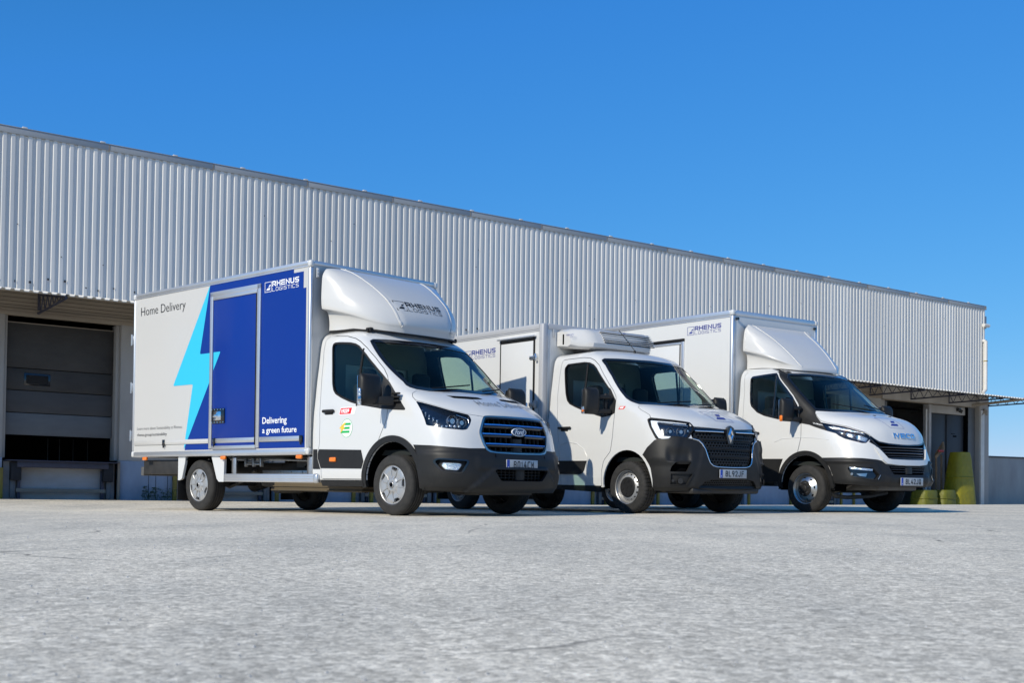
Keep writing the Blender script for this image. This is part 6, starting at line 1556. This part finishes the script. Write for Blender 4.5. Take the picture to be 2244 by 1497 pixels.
# ------------------------------------------------------------------ ground
WYAW = R(35.3086); WD = 29.4978; WZ0 = -0.0251; WSL = -0.0100
wu = Vector((math.cos(WYAW), math.sin(WYAW), 0)); wn = Vector((math.sin(WYAW), -math.cos(WYAW), 0))
def ground_z(x, y):
    p = Vector((x, y - WD, 0)); s = p.dot(wu); d = p.dot(wn)
    t = max(0.0, min(1.0, (5.5 - d) / 5.0)); t = t * t * (3 - 2 * t)
    return (WZ0 + WSL * max(-30, min(45, s))) * t
def ground_material():
    m = bpy.data.materials.new('yard_concrete'); m.use_nodes = True; t = m.node_tree; b = t.nodes['Principled BSDF']; L = t.links.new
    tc = t.nodes.new('ShaderNodeTexCoord')
    def noise(scale, detail=4, rough=.55, stretch=None, vec=None):
        n = t.nodes.new('ShaderNodeTexNoise'); n.inputs['Scale'].default_value = scale; n.inputs['Detail'].default_value = detail; n.inputs['Roughness'].default_value = rough
        if stretch:
            mp = t.nodes.new('ShaderNodeMapping'); mp.inputs['Scale'].default_value = stretch; mp.inputs['Rotation'].default_value = (0, 0, .5); L(tc.outputs['Object'], mp.inputs[0]); L(mp.outputs[0], n.inputs['Vector'])
        else: L(tc.outputs['Object'], n.inputs['Vector'])
        return n.outputs[0]
    def ramp(v, a, b_, c0, c1):
        r = t.nodes.new('ShaderNodeMapRange'); r.inputs[1].default_value = a; r.inputs[2].default_value = b_; r.inputs[3].default_value = c0; r.inputs[4].default_value = c1; L(v, r.inputs[0]); return r.outputs[0]
    def mix(f, a, b_, mode='MIX'):
        x = t.nodes.new('ShaderNodeMix'); x.data_type = 'RGBA'; x.blend_type = mode
        if isinstance(f, float): x.inputs[0].default_value = f
        else: L(f, x.inputs[0])
        for i, v in ((6, a), (7, b_)):
            if isinstance(v, tuple): x.inputs[i].default_value = v + (1,)
            else: L(v, x.inputs[i])
        return x.outputs[2]
    base = mix(ramp(noise(.30, 5, .6), .38, .64, 0, 1), (.85, .765, .62), (.71, .645, .53))
    base = mix(ramp(noise(1.1, 6, .68, (1, .4, 1)), .44, .66, 0, .8), base, (.560, .520, .440))
    def vor(scale, feat='F1'):
        v = t.nodes.new('ShaderNodeTexVoronoi'); v.feature = feat; v.inputs['Scale'].default_value = scale; v.inputs['Randomness'].default_value = 1; return v
    def grain(scale, lo, hi):
        v = vor(scale); L(tc.outputs['Object'], v.inputs['Vector']); sp_ = t.nodes.new('ShaderNodeSeparateColor'); L(v.outputs['Color'], sp_.inputs[0])
        return v, ramp(sp_.outputs[0], 0, 1, lo, hi)
    def mul(c, f):
        x = t.nodes.new('ShaderNodeVectorMath'); x.operation = 'SCALE'; L(c, x.inputs[0]); L(f, x.inputs['Scale']); return x.outputs[0]
    vo, g1 = grain(70, .72, 1.22); v2, g2 = grain(150, .72, 1.24); v3, g3 = grain(28, .90, 1.09)
    base = mul(mul(mul(base, g1), g2), g3)
    base = mul(base, ramp(noise(22, 9, .8), .35, .65, .72, 1.20))
    base = mix(ramp(noise(75, 3, .6), .62, .70, 0, .8), base, (.96, .90, .78))
    base = mix(ramp(noise(16, 9, .85), .615, .66, 0, .9), base, (.12, .11, .10))
    base = mix(ramp(noise(7, 9, .85, (1, .25, 1)), .66, .69, 0, .7), base, (.15, .14, .125))
    # hairline cracks
    wv = t.nodes.new('ShaderNodeTexNoise'); wv.inputs['Scale'].default_value = 1.4; wv.inputs['Detail'].default_value = 6; L(tc.outputs['Object'], wv.inputs['Vector'])
    mv = t.nodes.new('ShaderNodeMix'); mv.data_type = 'VECTOR'; mv.inputs[0].default_value = .30; L(tc.outputs['Object'], mv.inputs[4]); L(wv.outputs['Color'], mv.inputs[5])
    vc = vor(.42, 'DISTANCE_TO_EDGE'); L(mv.outputs[1], vc.inputs['Vector'])
    ck = ramp(vc.outputs['Distance'], .0012, .0045, .75, 0); cm = ramp(noise(.8, 3, .5), .50, .60, 0, 1)
    pr = t.nodes.new('ShaderNodeMath'); pr.operation = 'MULTIPLY'; L(ck, pr.inputs[0]); L(cm, pr.inputs[1])
    base = mix(pr.outputs[0], base, (.16, .15, .135))
    L(base, b.inputs['Base Color']); b.inputs['Roughness'].default_value = 1.0; b.inputs['Specular IOR Level'].default_value = .08
    h1 = noise(24, 9, .8); h2 = ramp(vo.outputs['Distance'], 0, .6, 1, 0)
    ad = t.nodes.new('ShaderNodeMath'); ad.operation = 'MULTIPLY_ADD'; ad.inputs[1].default_value = .35; L(h2, ad.inputs[0]); L(h1, ad.inputs[2])
    bp = t.nodes.new('ShaderNodeBump'); bp.inputs['Strength'].default_value = .5; bp.inputs['Distance'].default_value = .003; L(ad.outputs[0], bp.inputs['Height']); L(bp.outputs[0], b.inputs['Normal'])
    MATS['yard_concrete'] = m
ground_material()
def lin(a, b, n): return [a + (b - a) * i / (n - 1) for i in range(n)]
gx = [-900, -300, -120, -60] + lin(-40, 60, 101) + [80, 140, 300, 900]
gy = [-900, -200, -60, -20, -8] + lin(-4, 70, 75) + [90, 140, 300, 900, 2000]
b = MB(); b.grid([[(x, y, ground_z(x, y)) for y in gy] for x in gx]); go = b.obj('ground', 'yard_concrete', None, 60); go['kind'] = 'structure'
# loose stones on the yard, too many to count
rs = random.Random(3); b = MB()
for i in range(900):
    d = 1.6 + 9 * rs.random()**1.6; a = rs.uniform(-.5, .5); x, y = math.sin(a) * d, math.cos(a) * d; r = rs.uniform(.0016, .0045) * (1 + d * .12)
    k = rs.uniform(0, 3); pts = [(x + r * math.cos(k + j * 1.2566) * rs.uniform(.7, 1.2), y + r * math.sin(k + j * 1.2566) * rs.uniform(.7, 1.2), -.0005) for j in range(5)] + [(x + r * .2, y, r * rs.uniform(.5, .9))]
    b.add(pts, [(j, (j + 1) % 5, 5) for j in range(5)])
mat('grit', (.34, .33, .31), .9, noise=(30, .9, (.55, .54, .52), (1, 1, 1)))
o = b.obj('loose_grit', 'grit'); o['kind'] = 'stuff'

# ------------------------------------------------------------------ warehouse
def rnd_tint(name, c, amt, rough=.5, metal=0.0, noise=None, bump=None, coat=0.0):
    m = mat(name, c, rough, metal, noise=noise, bump=bump, coat=coat); t = m.node_tree; b = t.nodes['Principled BSDF']
    oi = t.nodes.new('ShaderNodeObjectInfo'); hs_ = t.nodes.new('ShaderNodeHueSaturation'); mr = t.nodes.new('ShaderNodeMapRange')
    mr.inputs[3].default_value = 1 - amt; mr.inputs[4].default_value = 1 + amt; t.links.new(oi.outputs['Random'], mr.inputs[0]); t.links.new(mr.outputs[0], hs_.inputs['Value'])
    if b.inputs['Base Color'].is_linked: src = b.inputs['Base Color'].links[0].from_socket; t.links.new(src, hs_.inputs['Color'])
    else: hs_.inputs['Color'].default_value = tuple(c) + (1,)
    t.links.new(hs_.outputs[0], b.inputs['Base Color'])
rnd_tint('cladding_metal', (.70, .68, .64), .06, .5, 0.0, (2.6, .7, (.57, .565, .545), (1, 1, .08)))
rnd_tint('coping_metal', (.34, .35, .355), .02, .45, 0.2, (4, .3, (.29, .30, .31), (1, 1, 1)))
mat('wall_render', (.40, .38, .355), .85, noise=(1.3, .8, (.29, .27, .25), (1, 1, .35)), bump=(40, .2, .004))
mat('wall_beam', (.30, .255, .20), .85, noise=(1.1, .9, (.20, .165, .13), (.3, 1, 2.5)), bump=(30, .3, .004))
mat('plinth_blue', (.30, .36, .46), .85, noise=(1.7, .9, (.20, .24, .30), (1, 1, .4)), bump=(30, .3, .004))
mat('plinth_pale', (.46, .46, .47), .85, noise=(2.4, .9, (.33, .30, .27), (.5, 1, 1)))
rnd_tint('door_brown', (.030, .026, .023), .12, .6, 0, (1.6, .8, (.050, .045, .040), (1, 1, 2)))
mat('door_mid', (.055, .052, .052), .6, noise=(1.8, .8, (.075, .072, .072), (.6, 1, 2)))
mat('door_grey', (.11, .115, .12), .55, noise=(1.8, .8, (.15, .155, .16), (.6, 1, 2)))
mat('door_dark', (.035, .038, .045), .5, noise=(2.0, .6, (.022, .025, .03), (1, 1, .3)))
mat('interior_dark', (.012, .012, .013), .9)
mat('rubber_bumper', (.012, .012, .015), .7)
mat('steel_blue', (.045, .05, .085), .5, noise=(7, .6, (.03, .03, .04), (1, 1, 1)))
mat('safety_yellow', (.30, .22, .025), .6, noise=(6, .9, (.12, .09, .03), (1, 1, .4)))
mat('pvc_white', (.66, .64, .60), .5, noise=(4, .5, (.5, .47, .42), (1, 1, 1)))
mat('tarp_yellow', (.25, .22, .004), .6, noise=(2.2, .8, (.16, .14, .003), (1, 1, 1)), bump=(7, .6, .04))
mat('tarp_green', (.13, .135, .006), .6, noise=(2.2, .8, (.08, .085, .004), (1, 1, 1)), bump=(7, .6, .04))
mat('timber', (.28, .18, .10), .8, noise=(9, .7, (.16, .10, .06), (1, 1, 1)))
mat('crate_red', (.42, .03, .03), .5)
mat('fence_cap', (.07, .07, .075), .6)
mat('weed_green', (.035, .085, .03), .7, noise=(20, .6, (.06, .10, .03), (1, 1, 1)))
mat('dent_shade', (.03, .03, .035), .9)  # near-black colour stands in for the shade inside dents and holes

def build_warehouse():
    Wt = thing('warehouse', 'long warehouse clad in pale grey corrugated metal behind the trucks', 'building')
    Wt.matrix_world = Matrix.Translation((0, WD, WZ0)) @ Matrix.Rotation(WYAW, 4, 'Z') @ Matrix.Rotation(-WSL, 4, 'Y')
    S0, S1 = -19.0, 20.73
    # corrugated cladding sheets, six ribs each
    pitch = .1575; n = 6; wdt = pitch * n; z0, z1 = 4.06, 7.19; b = MB()
    prof = []
    for k in range(n):
        x = k * pitch; prof += [(x, 0), (x + .052, 0), (x + .066, -.026), (x + .072, -.030), (x + .134, -.030), (x + .1405, -.026), (x + .1545, 0)]
    prof.append((wdt + .003, -.001))
    b.grid([[(x, y, z) for z in (z0, (z0 + z1) / 2, z1)] for x, y in prof])
    me = b.mesh('cladding_sheet', 20, False); me.materials.append(MATS['cladding_metal'])
    N = int((S1 - S0) / wdt) + 1; st = S1 - N * wdt
    for k in range(N): o = link('cladding_sheet', me, None, Wt); o.location = (st + k * wdt, 0, 0)
    # coping along the top
    me = None
    def part(name, m, fn, ang=35):
        q = MB(); fn(q); return q.obj(name, m, Wt, ang)
    j0 = 5.229 - 2.2115 * 11
    while j0 < S1:
        e = min(j0 + 2.2115, S1 + .03)
        part('coping', 'coping_metal', lambda q: (q.box(((j0 + e) / 2, .06, 7.225), (e - j0 - .012, .22, .13), .006), q.box(((j0 + e) / 2, .07, 7.292), (e - j0 - .012, .26, .012), .003)))
        part('coping_joint', 'wall_beam', lambda q: q.box((e, -.052, 7.225), (.014, .006, .13)))
        j0 = e if e < S1 else S1 + 1
    s = -17.9
    while s < S1: part('coping_clip', 'pvc_white', lambda q: q.box((s, -.03, 7.31), (.10, .06, .03), .008)); s += 1.504
    # fixings and small holes near the foot of the sheets, their shade painted dark
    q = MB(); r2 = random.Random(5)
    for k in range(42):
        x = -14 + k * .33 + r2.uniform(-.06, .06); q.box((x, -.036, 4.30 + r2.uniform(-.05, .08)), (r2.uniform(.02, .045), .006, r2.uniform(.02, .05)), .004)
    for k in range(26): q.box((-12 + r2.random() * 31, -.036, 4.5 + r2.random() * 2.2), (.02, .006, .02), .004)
    o = q.obj('cladding_dents', 'dent_shade', Wt); o['kind'] = 'stuff'
    # building body behind
    part('roof', 'coping_metal', lambda q: q.box(((S0 + S1) / 2, 11, 7.10), (S1 - S0, 21.8, .10)))
    part('end_wall', 'wall_render', lambda q: q.box((S1 - .08, 11, 3.55), (.15, 21.8, 7.0)))
    part('end_wall', 'wall_render', lambda q: q.box((S0 + .08, 11, 3.55), (.15, 21.8, 7.0)))
    part('back_wall', 'wall_render', lambda q: q.box(((S0 + S1) / 2, 21.9, 3.55), (S1 - S0, .15, 7.0)))
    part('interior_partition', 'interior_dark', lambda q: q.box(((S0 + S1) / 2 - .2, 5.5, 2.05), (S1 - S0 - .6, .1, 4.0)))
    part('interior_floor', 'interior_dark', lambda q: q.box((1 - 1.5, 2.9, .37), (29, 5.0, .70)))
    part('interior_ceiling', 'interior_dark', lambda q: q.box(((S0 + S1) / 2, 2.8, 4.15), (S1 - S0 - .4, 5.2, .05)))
    # lower wall: beam, piers, plinth
    docks = [(-15.6, -13.35), (-12.16, -9.915), (-8.70, -6.50), (-4.0 - .48, -2.28), (-.90 + .2, 1.5), (2.70, 4.92), (6.2, 8.45), (10.5, 12.75)]
    part('lintel_beam', 'wall_beam', lambda q: q.box(((S0 + 14.9) / 2, .06, 3.92), (14.9 - S0, .20, .38), .004))
    for z in (3.80, 3.87, 3.95, 4.03): part('beam_joint', 'gap_black', lambda q: q.box(((S0 + 14.9) / 2, -.0405, z), (14.9 - S0, .004, .006)))
    part('lintel_lip', 'wall_beam', lambda q: q.box(((S0 + 14.9) / 2, .03, 3.715), (14.9 - S0, .20, .03), .004))
    part('lintel_band', 'wall_beam', lambda q: q.box(((S0 + 14.9) / 2, .07, 3.655), (14.9 - S0, .16, .09), .004))
    xs = [S0] + [v for d in docks for v in d] + [14.9]
    for i in range(0, len(xs), 2):
        a, c = xs[i], xs[i + 1]
        part('wall_pier', 'wall_render', lambda q: q.box(((a + c) / 2, .075, 2.21), (c - a, .15, 2.80), .003))
        part('wall_plinth', 'plinth_blue', lambda q: q.box(((a + c) / 2, .060, .40), (c - a, .16, .818), .003))
    for (a, c) in docks:
        m_ = (a + c) / 2; w = c - a
        # reveal, door of four wide panels partly raised
        part('door_frame', 'wall_render', lambda q: (q.box((a + .035, .25, 2.21), (.07, .30, 2.80), .003)))
        part('door_frame', 'wall_render', lambda q: (q.box((c - .035, .25, 2.21), (.07, .30, 2.80), .003)))
        D = bpy.data.objects.new('dock_door', None); COL.objects.link(D); D.parent = Wt; D.location = (m_, .30, 0)
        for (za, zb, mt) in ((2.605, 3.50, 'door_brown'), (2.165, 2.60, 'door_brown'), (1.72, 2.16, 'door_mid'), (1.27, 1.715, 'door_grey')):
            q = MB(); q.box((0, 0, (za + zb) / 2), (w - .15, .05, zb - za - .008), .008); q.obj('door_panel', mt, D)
        q = MB(); q.box((0, -.01, 3.505), (w - .14, .05, .02), .004); q.obj('door_head', 'wall_beam', D)
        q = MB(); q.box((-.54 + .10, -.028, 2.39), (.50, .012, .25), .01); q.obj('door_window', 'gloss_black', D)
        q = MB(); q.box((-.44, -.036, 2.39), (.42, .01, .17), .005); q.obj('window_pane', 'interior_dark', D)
        # dock below the door
        part('dock_face', 'plinth_pale', lambda q: q.box((m_, .16, .37), (w - .10, .10, .74), .003))
        part('dock_leveller', 'steel_blue', lambda q: (q.box((m_, -.02, .69), (w - .50, .30, .13), .008), q.box((m_, .05, .755), (w - .1, .6, .02), .003)))
        for sg in (-1, 1):
            part('dock_bumper', 'rubber_bumper', lambda q: q.box((m_ + sg * (w / 2 - .24), -.06, .55), (.20, .16, .37), .02))
            part('bumper_post', 'door_grey', lambda q: q.box((m_ + sg * (w / 2 - .20), .02, .20), (.09, .10, .36), .004))
            part('guide_post', 'steel_blue', lambda q: q.box((m_ + sg * (w / 2 - .32), .03, .30), (.06, .08, .58), .004))
        part('guard_bar', 'wall_beam', lambda q: q.box((m_, .0, .175), (w - .52, .05, .075), .006))
        q = MB()
        for k in range(4): q.box((a + 1.30 + k * .27 + .03 * math.sin(k * 5), 1.9, 1.02), (.014, .014, .55), .003)
        o = q.obj('rack_posts', 'door_grey', Wt); o['kind'] = 'stuff'
    for s in (-12.16 - .03, -8.76, -6.448, -4.542, -4.076, -2.232, 2.611, 3.072, 4.963, 8.601, 10.447, 12.811, 13.442):
        part('corner_guard', 'safety_yellow', lambda q: q.box((s, -.055, .30), (.085, .06, .62), .006))
    part('rusty_post', 'wall_beam', lambda q: q.box((-9.93, -.05, .40), (.05, .05, .80), .005))
    for s in (-9.3, -9.15, -8.9): part('plinth_crack', 'gap_black', lambda q: q.box((s, -.0215, .33), (.008, .003, .6)))
    # right part: open bays
    part('lintel_beam', 'wall_render', lambda q: q.box((17.6, .06, 3.86), (5.4, .20, .50), .004))
    part('lintel_band', 'wall_beam', lambda q: q.box((17.6, .05, 3.60), (5.4, .20, .02), .003))
    part('bay_pier', 'plinth_pale', lambda q: q.box((17.55, .12, 1.79), (.12, .24, 3.58), .004))
    part('bay_pier', 'wall_render', lambda q: q.box((14.98, .12, 1.79), (.16, .24, 3.58), .004))
    part('bay_post', 'pvc_white', lambda q: q.cyl((17.35, .02, 0), (17.35, .02, 3.4), .03, 12))
    part('bay_pillar', 'door_grey', lambda q: q.box((15.38, .3, 1.79), (.18, .18, 3.58), .004))
    part('bay_rail', 'gap_black', lambda q: q.box((16.4, .25, 3.38), (2.0, .05, .06), .004, None))
    part('bay_shutter', 'door_grey', lambda q: q.box((16.3, .9, 2.0), (2.2, .05, 1.6), .004))
    part('bay_inner_wall', 'door_dark', lambda q: q.box((16.3, 1.6, 1.79), (2.3, .06, 3.58), .004))
    part('sliding_door', 'door_dark', lambda q: q.box((18.13, .16, 1.70), (.98, .06, 3.18), .004))
    part('sliding_door', 'door_dark', lambda q: q.box((19.13, .13, 1.70), (.98, .06, 3.18), .004))
    part('door_sign', 'gap_black', lambda q: (q.box((19.0, .095, 2.62), (.22, .006, .018)), q.box((19.10, .095, 2.54), (.20, .006, .05))))
    part('fascia_panel', 'wall_render', lambda q: q.box((18.65, .10, 3.44), (2.06, .10, .27), .004))
    part('bay_reveal', 'gap_black', lambda q: q.box((19.70, .10, 1.79), (.10, .2, 3.58), .004))
    part('corner_pier', 'door_grey', lambda q: q.box((19.95, .10, 1.80), (.40, .22, 3.60), .004))
    part('corner_column', 'wall_render', lambda q: q.box((20.45, .02, 2.05), (.58, .40, 4.10), .006))
    part('column_edge', 'pvc_white', lambda q: q.box((20.30, -.20, 1.75), (.22, .05, 3.5), .01))
    part('wall_lamp', 'gloss_black', lambda q: (q.box((19.18, .0, 3.48), (.14, .12, .12), .02), q.cyl((19.18, -.02, 3.45), (19.24, -.12, 3.40), .06, 12)))
    part('pipe_bundle', 'wall_beam', lambda q: [q.tube([(20.2 + .05 * k, -.2, 3.3 + .05 * k), (20.35, -.24, 3.42 + .04 * k), (20.6, -.2, 3.36 + .05 * k)], .022, 6) for k in range(4)])
    # downpipe
    part('downpipe', 'pvc_white', lambda q: (q.cyl((20.62, -.12, 4.25), (20.62, -.12, 6.02), .065, 14), q.cyl((20.62, -.12, 6.0), (20.62, .1, 6.08), .065, 14), q.cyl((20.62, -.12, 4.27), (20.40, -.16, 4.13), .06, 14)), 50)
    part('overflow_pipe', 'pvc_white', lambda q: (q.cyl((20.48, -.12, 6.58), (20.80, -.12, 6.58), .065, 14)), 50)
    part('pipe_clamp', 'safety_yellow', lambda q: q.cyl((20.62, -.12, 5.28), (20.62, -.12, 5.31), .072, 14))
    part('gutter_end', 'coping_metal', lambda q: q.box((20.81, .6, 6.72), (.12, 1.2, .45), .02))
    # canopy
    b = MB(); prof = []
    for k in range(n):
        x = k * pitch; prof += [(x, 0), (x + .045, 0), (x + .066, -.030), (x + .135, -.030), (x + .1565, 0)]
    zc = lambda y, up: 4.105 + (3.765 - 4.105) * (-y / 2.15) + up
    b.grid([[(x, y, zc(y, u)) for y in (.02, -1.0, -2.15)] for x, u in prof + [(wdt, 0)]])
    b.grid([[(x, -2.15, zc(-2.15, u)), (x, -2.150, zc(-2.15, u) + .014)] for x, u in prof + [(wdt, 0)]])
    b.grid([[(x, y, zc(y, u) + .014) for y in (.02, -1.0, -2.15)] for x, u in prof + [(wdt, 0)]])
    me = b.mesh('canopy_sheet', 20, False); me.materials.append(MATS['pvc_white'])
    for k in range(N): o = link('canopy_sheet', me, None, Wt); o.location = (st + k * wdt, 0, 0)
    part('canopy_purlin', 'steel_blue', lambda q: q.box(((S0 + S1) / 2, -1.95, 3.735), (S1 - S0, .05, .05), .004)) if False else None
    # lattice brackets under the canopy
    q = MB()
    A = Vector((0, -.03, 3.68)); Bt = Vector((0, -.03, 4.05)); tip = Vector((0, -2.08, 3.735)); e2 = Vector((0, -2.08, 3.70))
    q.box((0, -.03, 3.87), (.05, .05, .42), .004)
    def bar(a, c, r): q.cyl(a, c, r, 6)
    bar(Bt, tip, .022); bar(A, e2, .024); bar(tip, e2, .03)
    m0 = 6
    for k in range(m0):
        t0, t1 = k / m0, (k + .5) / m0; p0 = Bt.lerp(tip, t0); p1 = A.lerp(e2, t1); p2 = Bt.lerp(tip, (k + 1) / m0)
        bar(p0, p1, .011); bar(p1, p2, .011)
    me = q.mesh('canopy_bracket', 35); me.materials.append(MATS['steel_blue'])
    s = -11.55 - 2.15 * 3
    while s < 21: o = link('canopy_bracket', me, None, Wt); o.location = (min(s, 20.70), 0, 0); s += 2.1505
    q = None
    part('canopy_strut', 'wall_beam', lambda q: q.cyl((19.2, -.5, 3.60), (20.2, -1.9, 3.80), .05, 8))
    return Wt
Wt = build_warehouse()
WM = Wt.matrix_world.copy()
def wp(s, d, z=None):
    """point at s along the wall, d in front of it, standing on the yard"""
    p = WM @ Vector((s, -d, 0)); return (p.x, p.y, ground_z(p.x, p.y) if z is None else z)
# boundary wall to the right
Bw = thing('boundary_wall', 'low pale rendered wall with dark capping right of the warehouse', 'wall', wp(20.8, -.45), WYAW)
q = MB(); q.box((20, .1, .78), (40, .2, 2.2), .004); q.obj('wall_face', 'wall_render', Bw)
q = MB(); q.box((20, .1, 1.91), (40, .26, .06), .006); q.obj('wall_capping', 'fence_cap', Bw)
# wrapped stacks by the bay
def stack(name, label, s, d, w, dp, h, taper, m, group=None, rz=0):
    o = thing(name, label, 'wrapped stack', wp(s, d), WYAW + rz)
    q = MB(); rows = []; rr = random.Random(int(s * 7))
    for i in range(9):
        t = i / 8; k = 1 - taper * t; z = h * t; rows.append([])
        for j in range(20):
            u = 2 * math.pi * j / 20; cx = abs(math.cos(u))**.5 * (1 if math.cos(u) > 0 else -1); cy = abs(math.sin(u))**.5 * (1 if math.sin(u) > 0 else -1)
            f = k * (1 + rr.uniform(-.03, .03)) * (1 - .25 * max(0, t - .9) * 10 * .3)
            rows[-1].append((cx * w / 2 * f + .06 * t, cy * dp / 2 * f, z))
        rows[-1].append(rows[-1][0])
    q.grid(rows); q.add(rows[-1][:20], [tuple(range(20))]); q.obj('cover', m, o, 50)
    q = MB()
    for zz in (h * .55,): 
        k = 1 - taper * .55; q.tube([(math.cos(u) * 0 + (abs(math.cos(u))**.5 * (1 if math.cos(u) > 0 else -1)) * (w / 2 * k + .01) + .03, (abs(math.sin(u))**.5 * (1 if math.sin(u) > 0 else -1)) * (dp / 2 * k + .01), zz) for u in np.linspace(0, 2 * math.pi, 20, endpoint=False)], .018, 5, True)
    q.obj('seam', m, o, 60)
    return o
stack('wrapped_stack', 'tall yellow wrapped stack in front of the dark sliding door', 18.10, .75, 1.25, .8, 1.92, .40, 'tarp_yellow')
stack('wrapped_stack', 'low green and yellow wrapped stack beside the tall yellow one', 17.0, .85, .85, .7, .62, .12, 'tarp_green')
stack('wrapped_stack', 'low green wrapped stack farthest left, half hidden by a truck wheel', 16.05, .80, .85, .7, .60, .10, 'tarp_green')
P = thing('timber_bundle', 'brown timber boards leaning behind the tall yellow stack', 'timber boards', wp(17.75, .28), WYAW)
for k in range(4):
    q = MB(); q.box((0, 0, 0), (.10, .03, .62), .004, Matrix.Translation((-.1 + .07 * k, .05 * k - .04, 1.90 + .05 * k)) @ Matrix.Rotation(R(58 - 4 * k), 4, 'Y')); q.obj('board', 'timber', P)
for k in range(2):
    q = MB(); q.box((-.25 + .3 * k, .0, .92), (.05, .05, 1.84), .004); q.obj('prop', 'timber', P)
q = MB(); q.box((-.20, -.15, 1.96), (.30, .05, .07), .01, None); rdc = q.obj('red_strap', 'crate_red', P)
# pallet by the stacks
P = thing('pallet', 'dark wooden pallet on the ground by the yellow stack', 'pallet', wp(19.1, .55), WYAW)
for k in range(5):
    q = MB(); q.box((0, -.32 + .16 * k, .12), (.9, .10, .02), .003); q.obj('slat', 'timber', P)
for k in range(3):
    q = MB(); q.box((-.4 + .4 * k, 0, .055), (.09, .74, .09), .004); q.obj('bearer', 'timber', P)
# weeds at the foot of the wall
def weed(label, s, d, h, n, seed):
    o = thing('weed', label, 'weed', wp(s, d), 0, 'weeds growing at the foot of the warehouse'); rw = random.Random(seed); q = MB()
    for k in range(n):
        a = rw.uniform(0, 6.28); L = h * rw.uniform(.4, 1); lean = rw.uniform(.2, .9); p = Vector((rw.uniform(-.16, .16), rw.uniform(-.06, .06), 0)); st_ = [p]
        for i in range(1, 4): st_.append(p + Vector((math.cos(a) * lean * L * (i / 3)**1.4, math.sin(a) * lean * L * (i / 3)**1.4 * .5, L * (i / 3) * (1 - .2 * lean))))
        q.tube(st_, .003, 4)
        for i in range(1, 4):
            for sg in (-1, 1):
                c = st_[i]; r = L * .22; u = Vector((math.cos(a + sg * 1.2), math.sin(a + sg * 1.2), .3)) * r; v_ = Vector((-u.y, u.x, u.length * .4)).normalized() * r * .35
                q.add([c, c + u * .5 + v_, c + u, c + u * .5 - v_], [(0, 1, 2, 3)])
    q.obj('leaves', 'weed_green', o)
weed('bushy green weed at the wall foot left of the blue truck wheel', -9.35, .12, .30, 16, 2)
weed('second green weed close beside the bushy one at the wall foot', -9.02, .12, .28, 14, 4)
weed('small weed sprouting where the boundary wall meets the warehouse', 20.95, .05, .10, 10, 6)
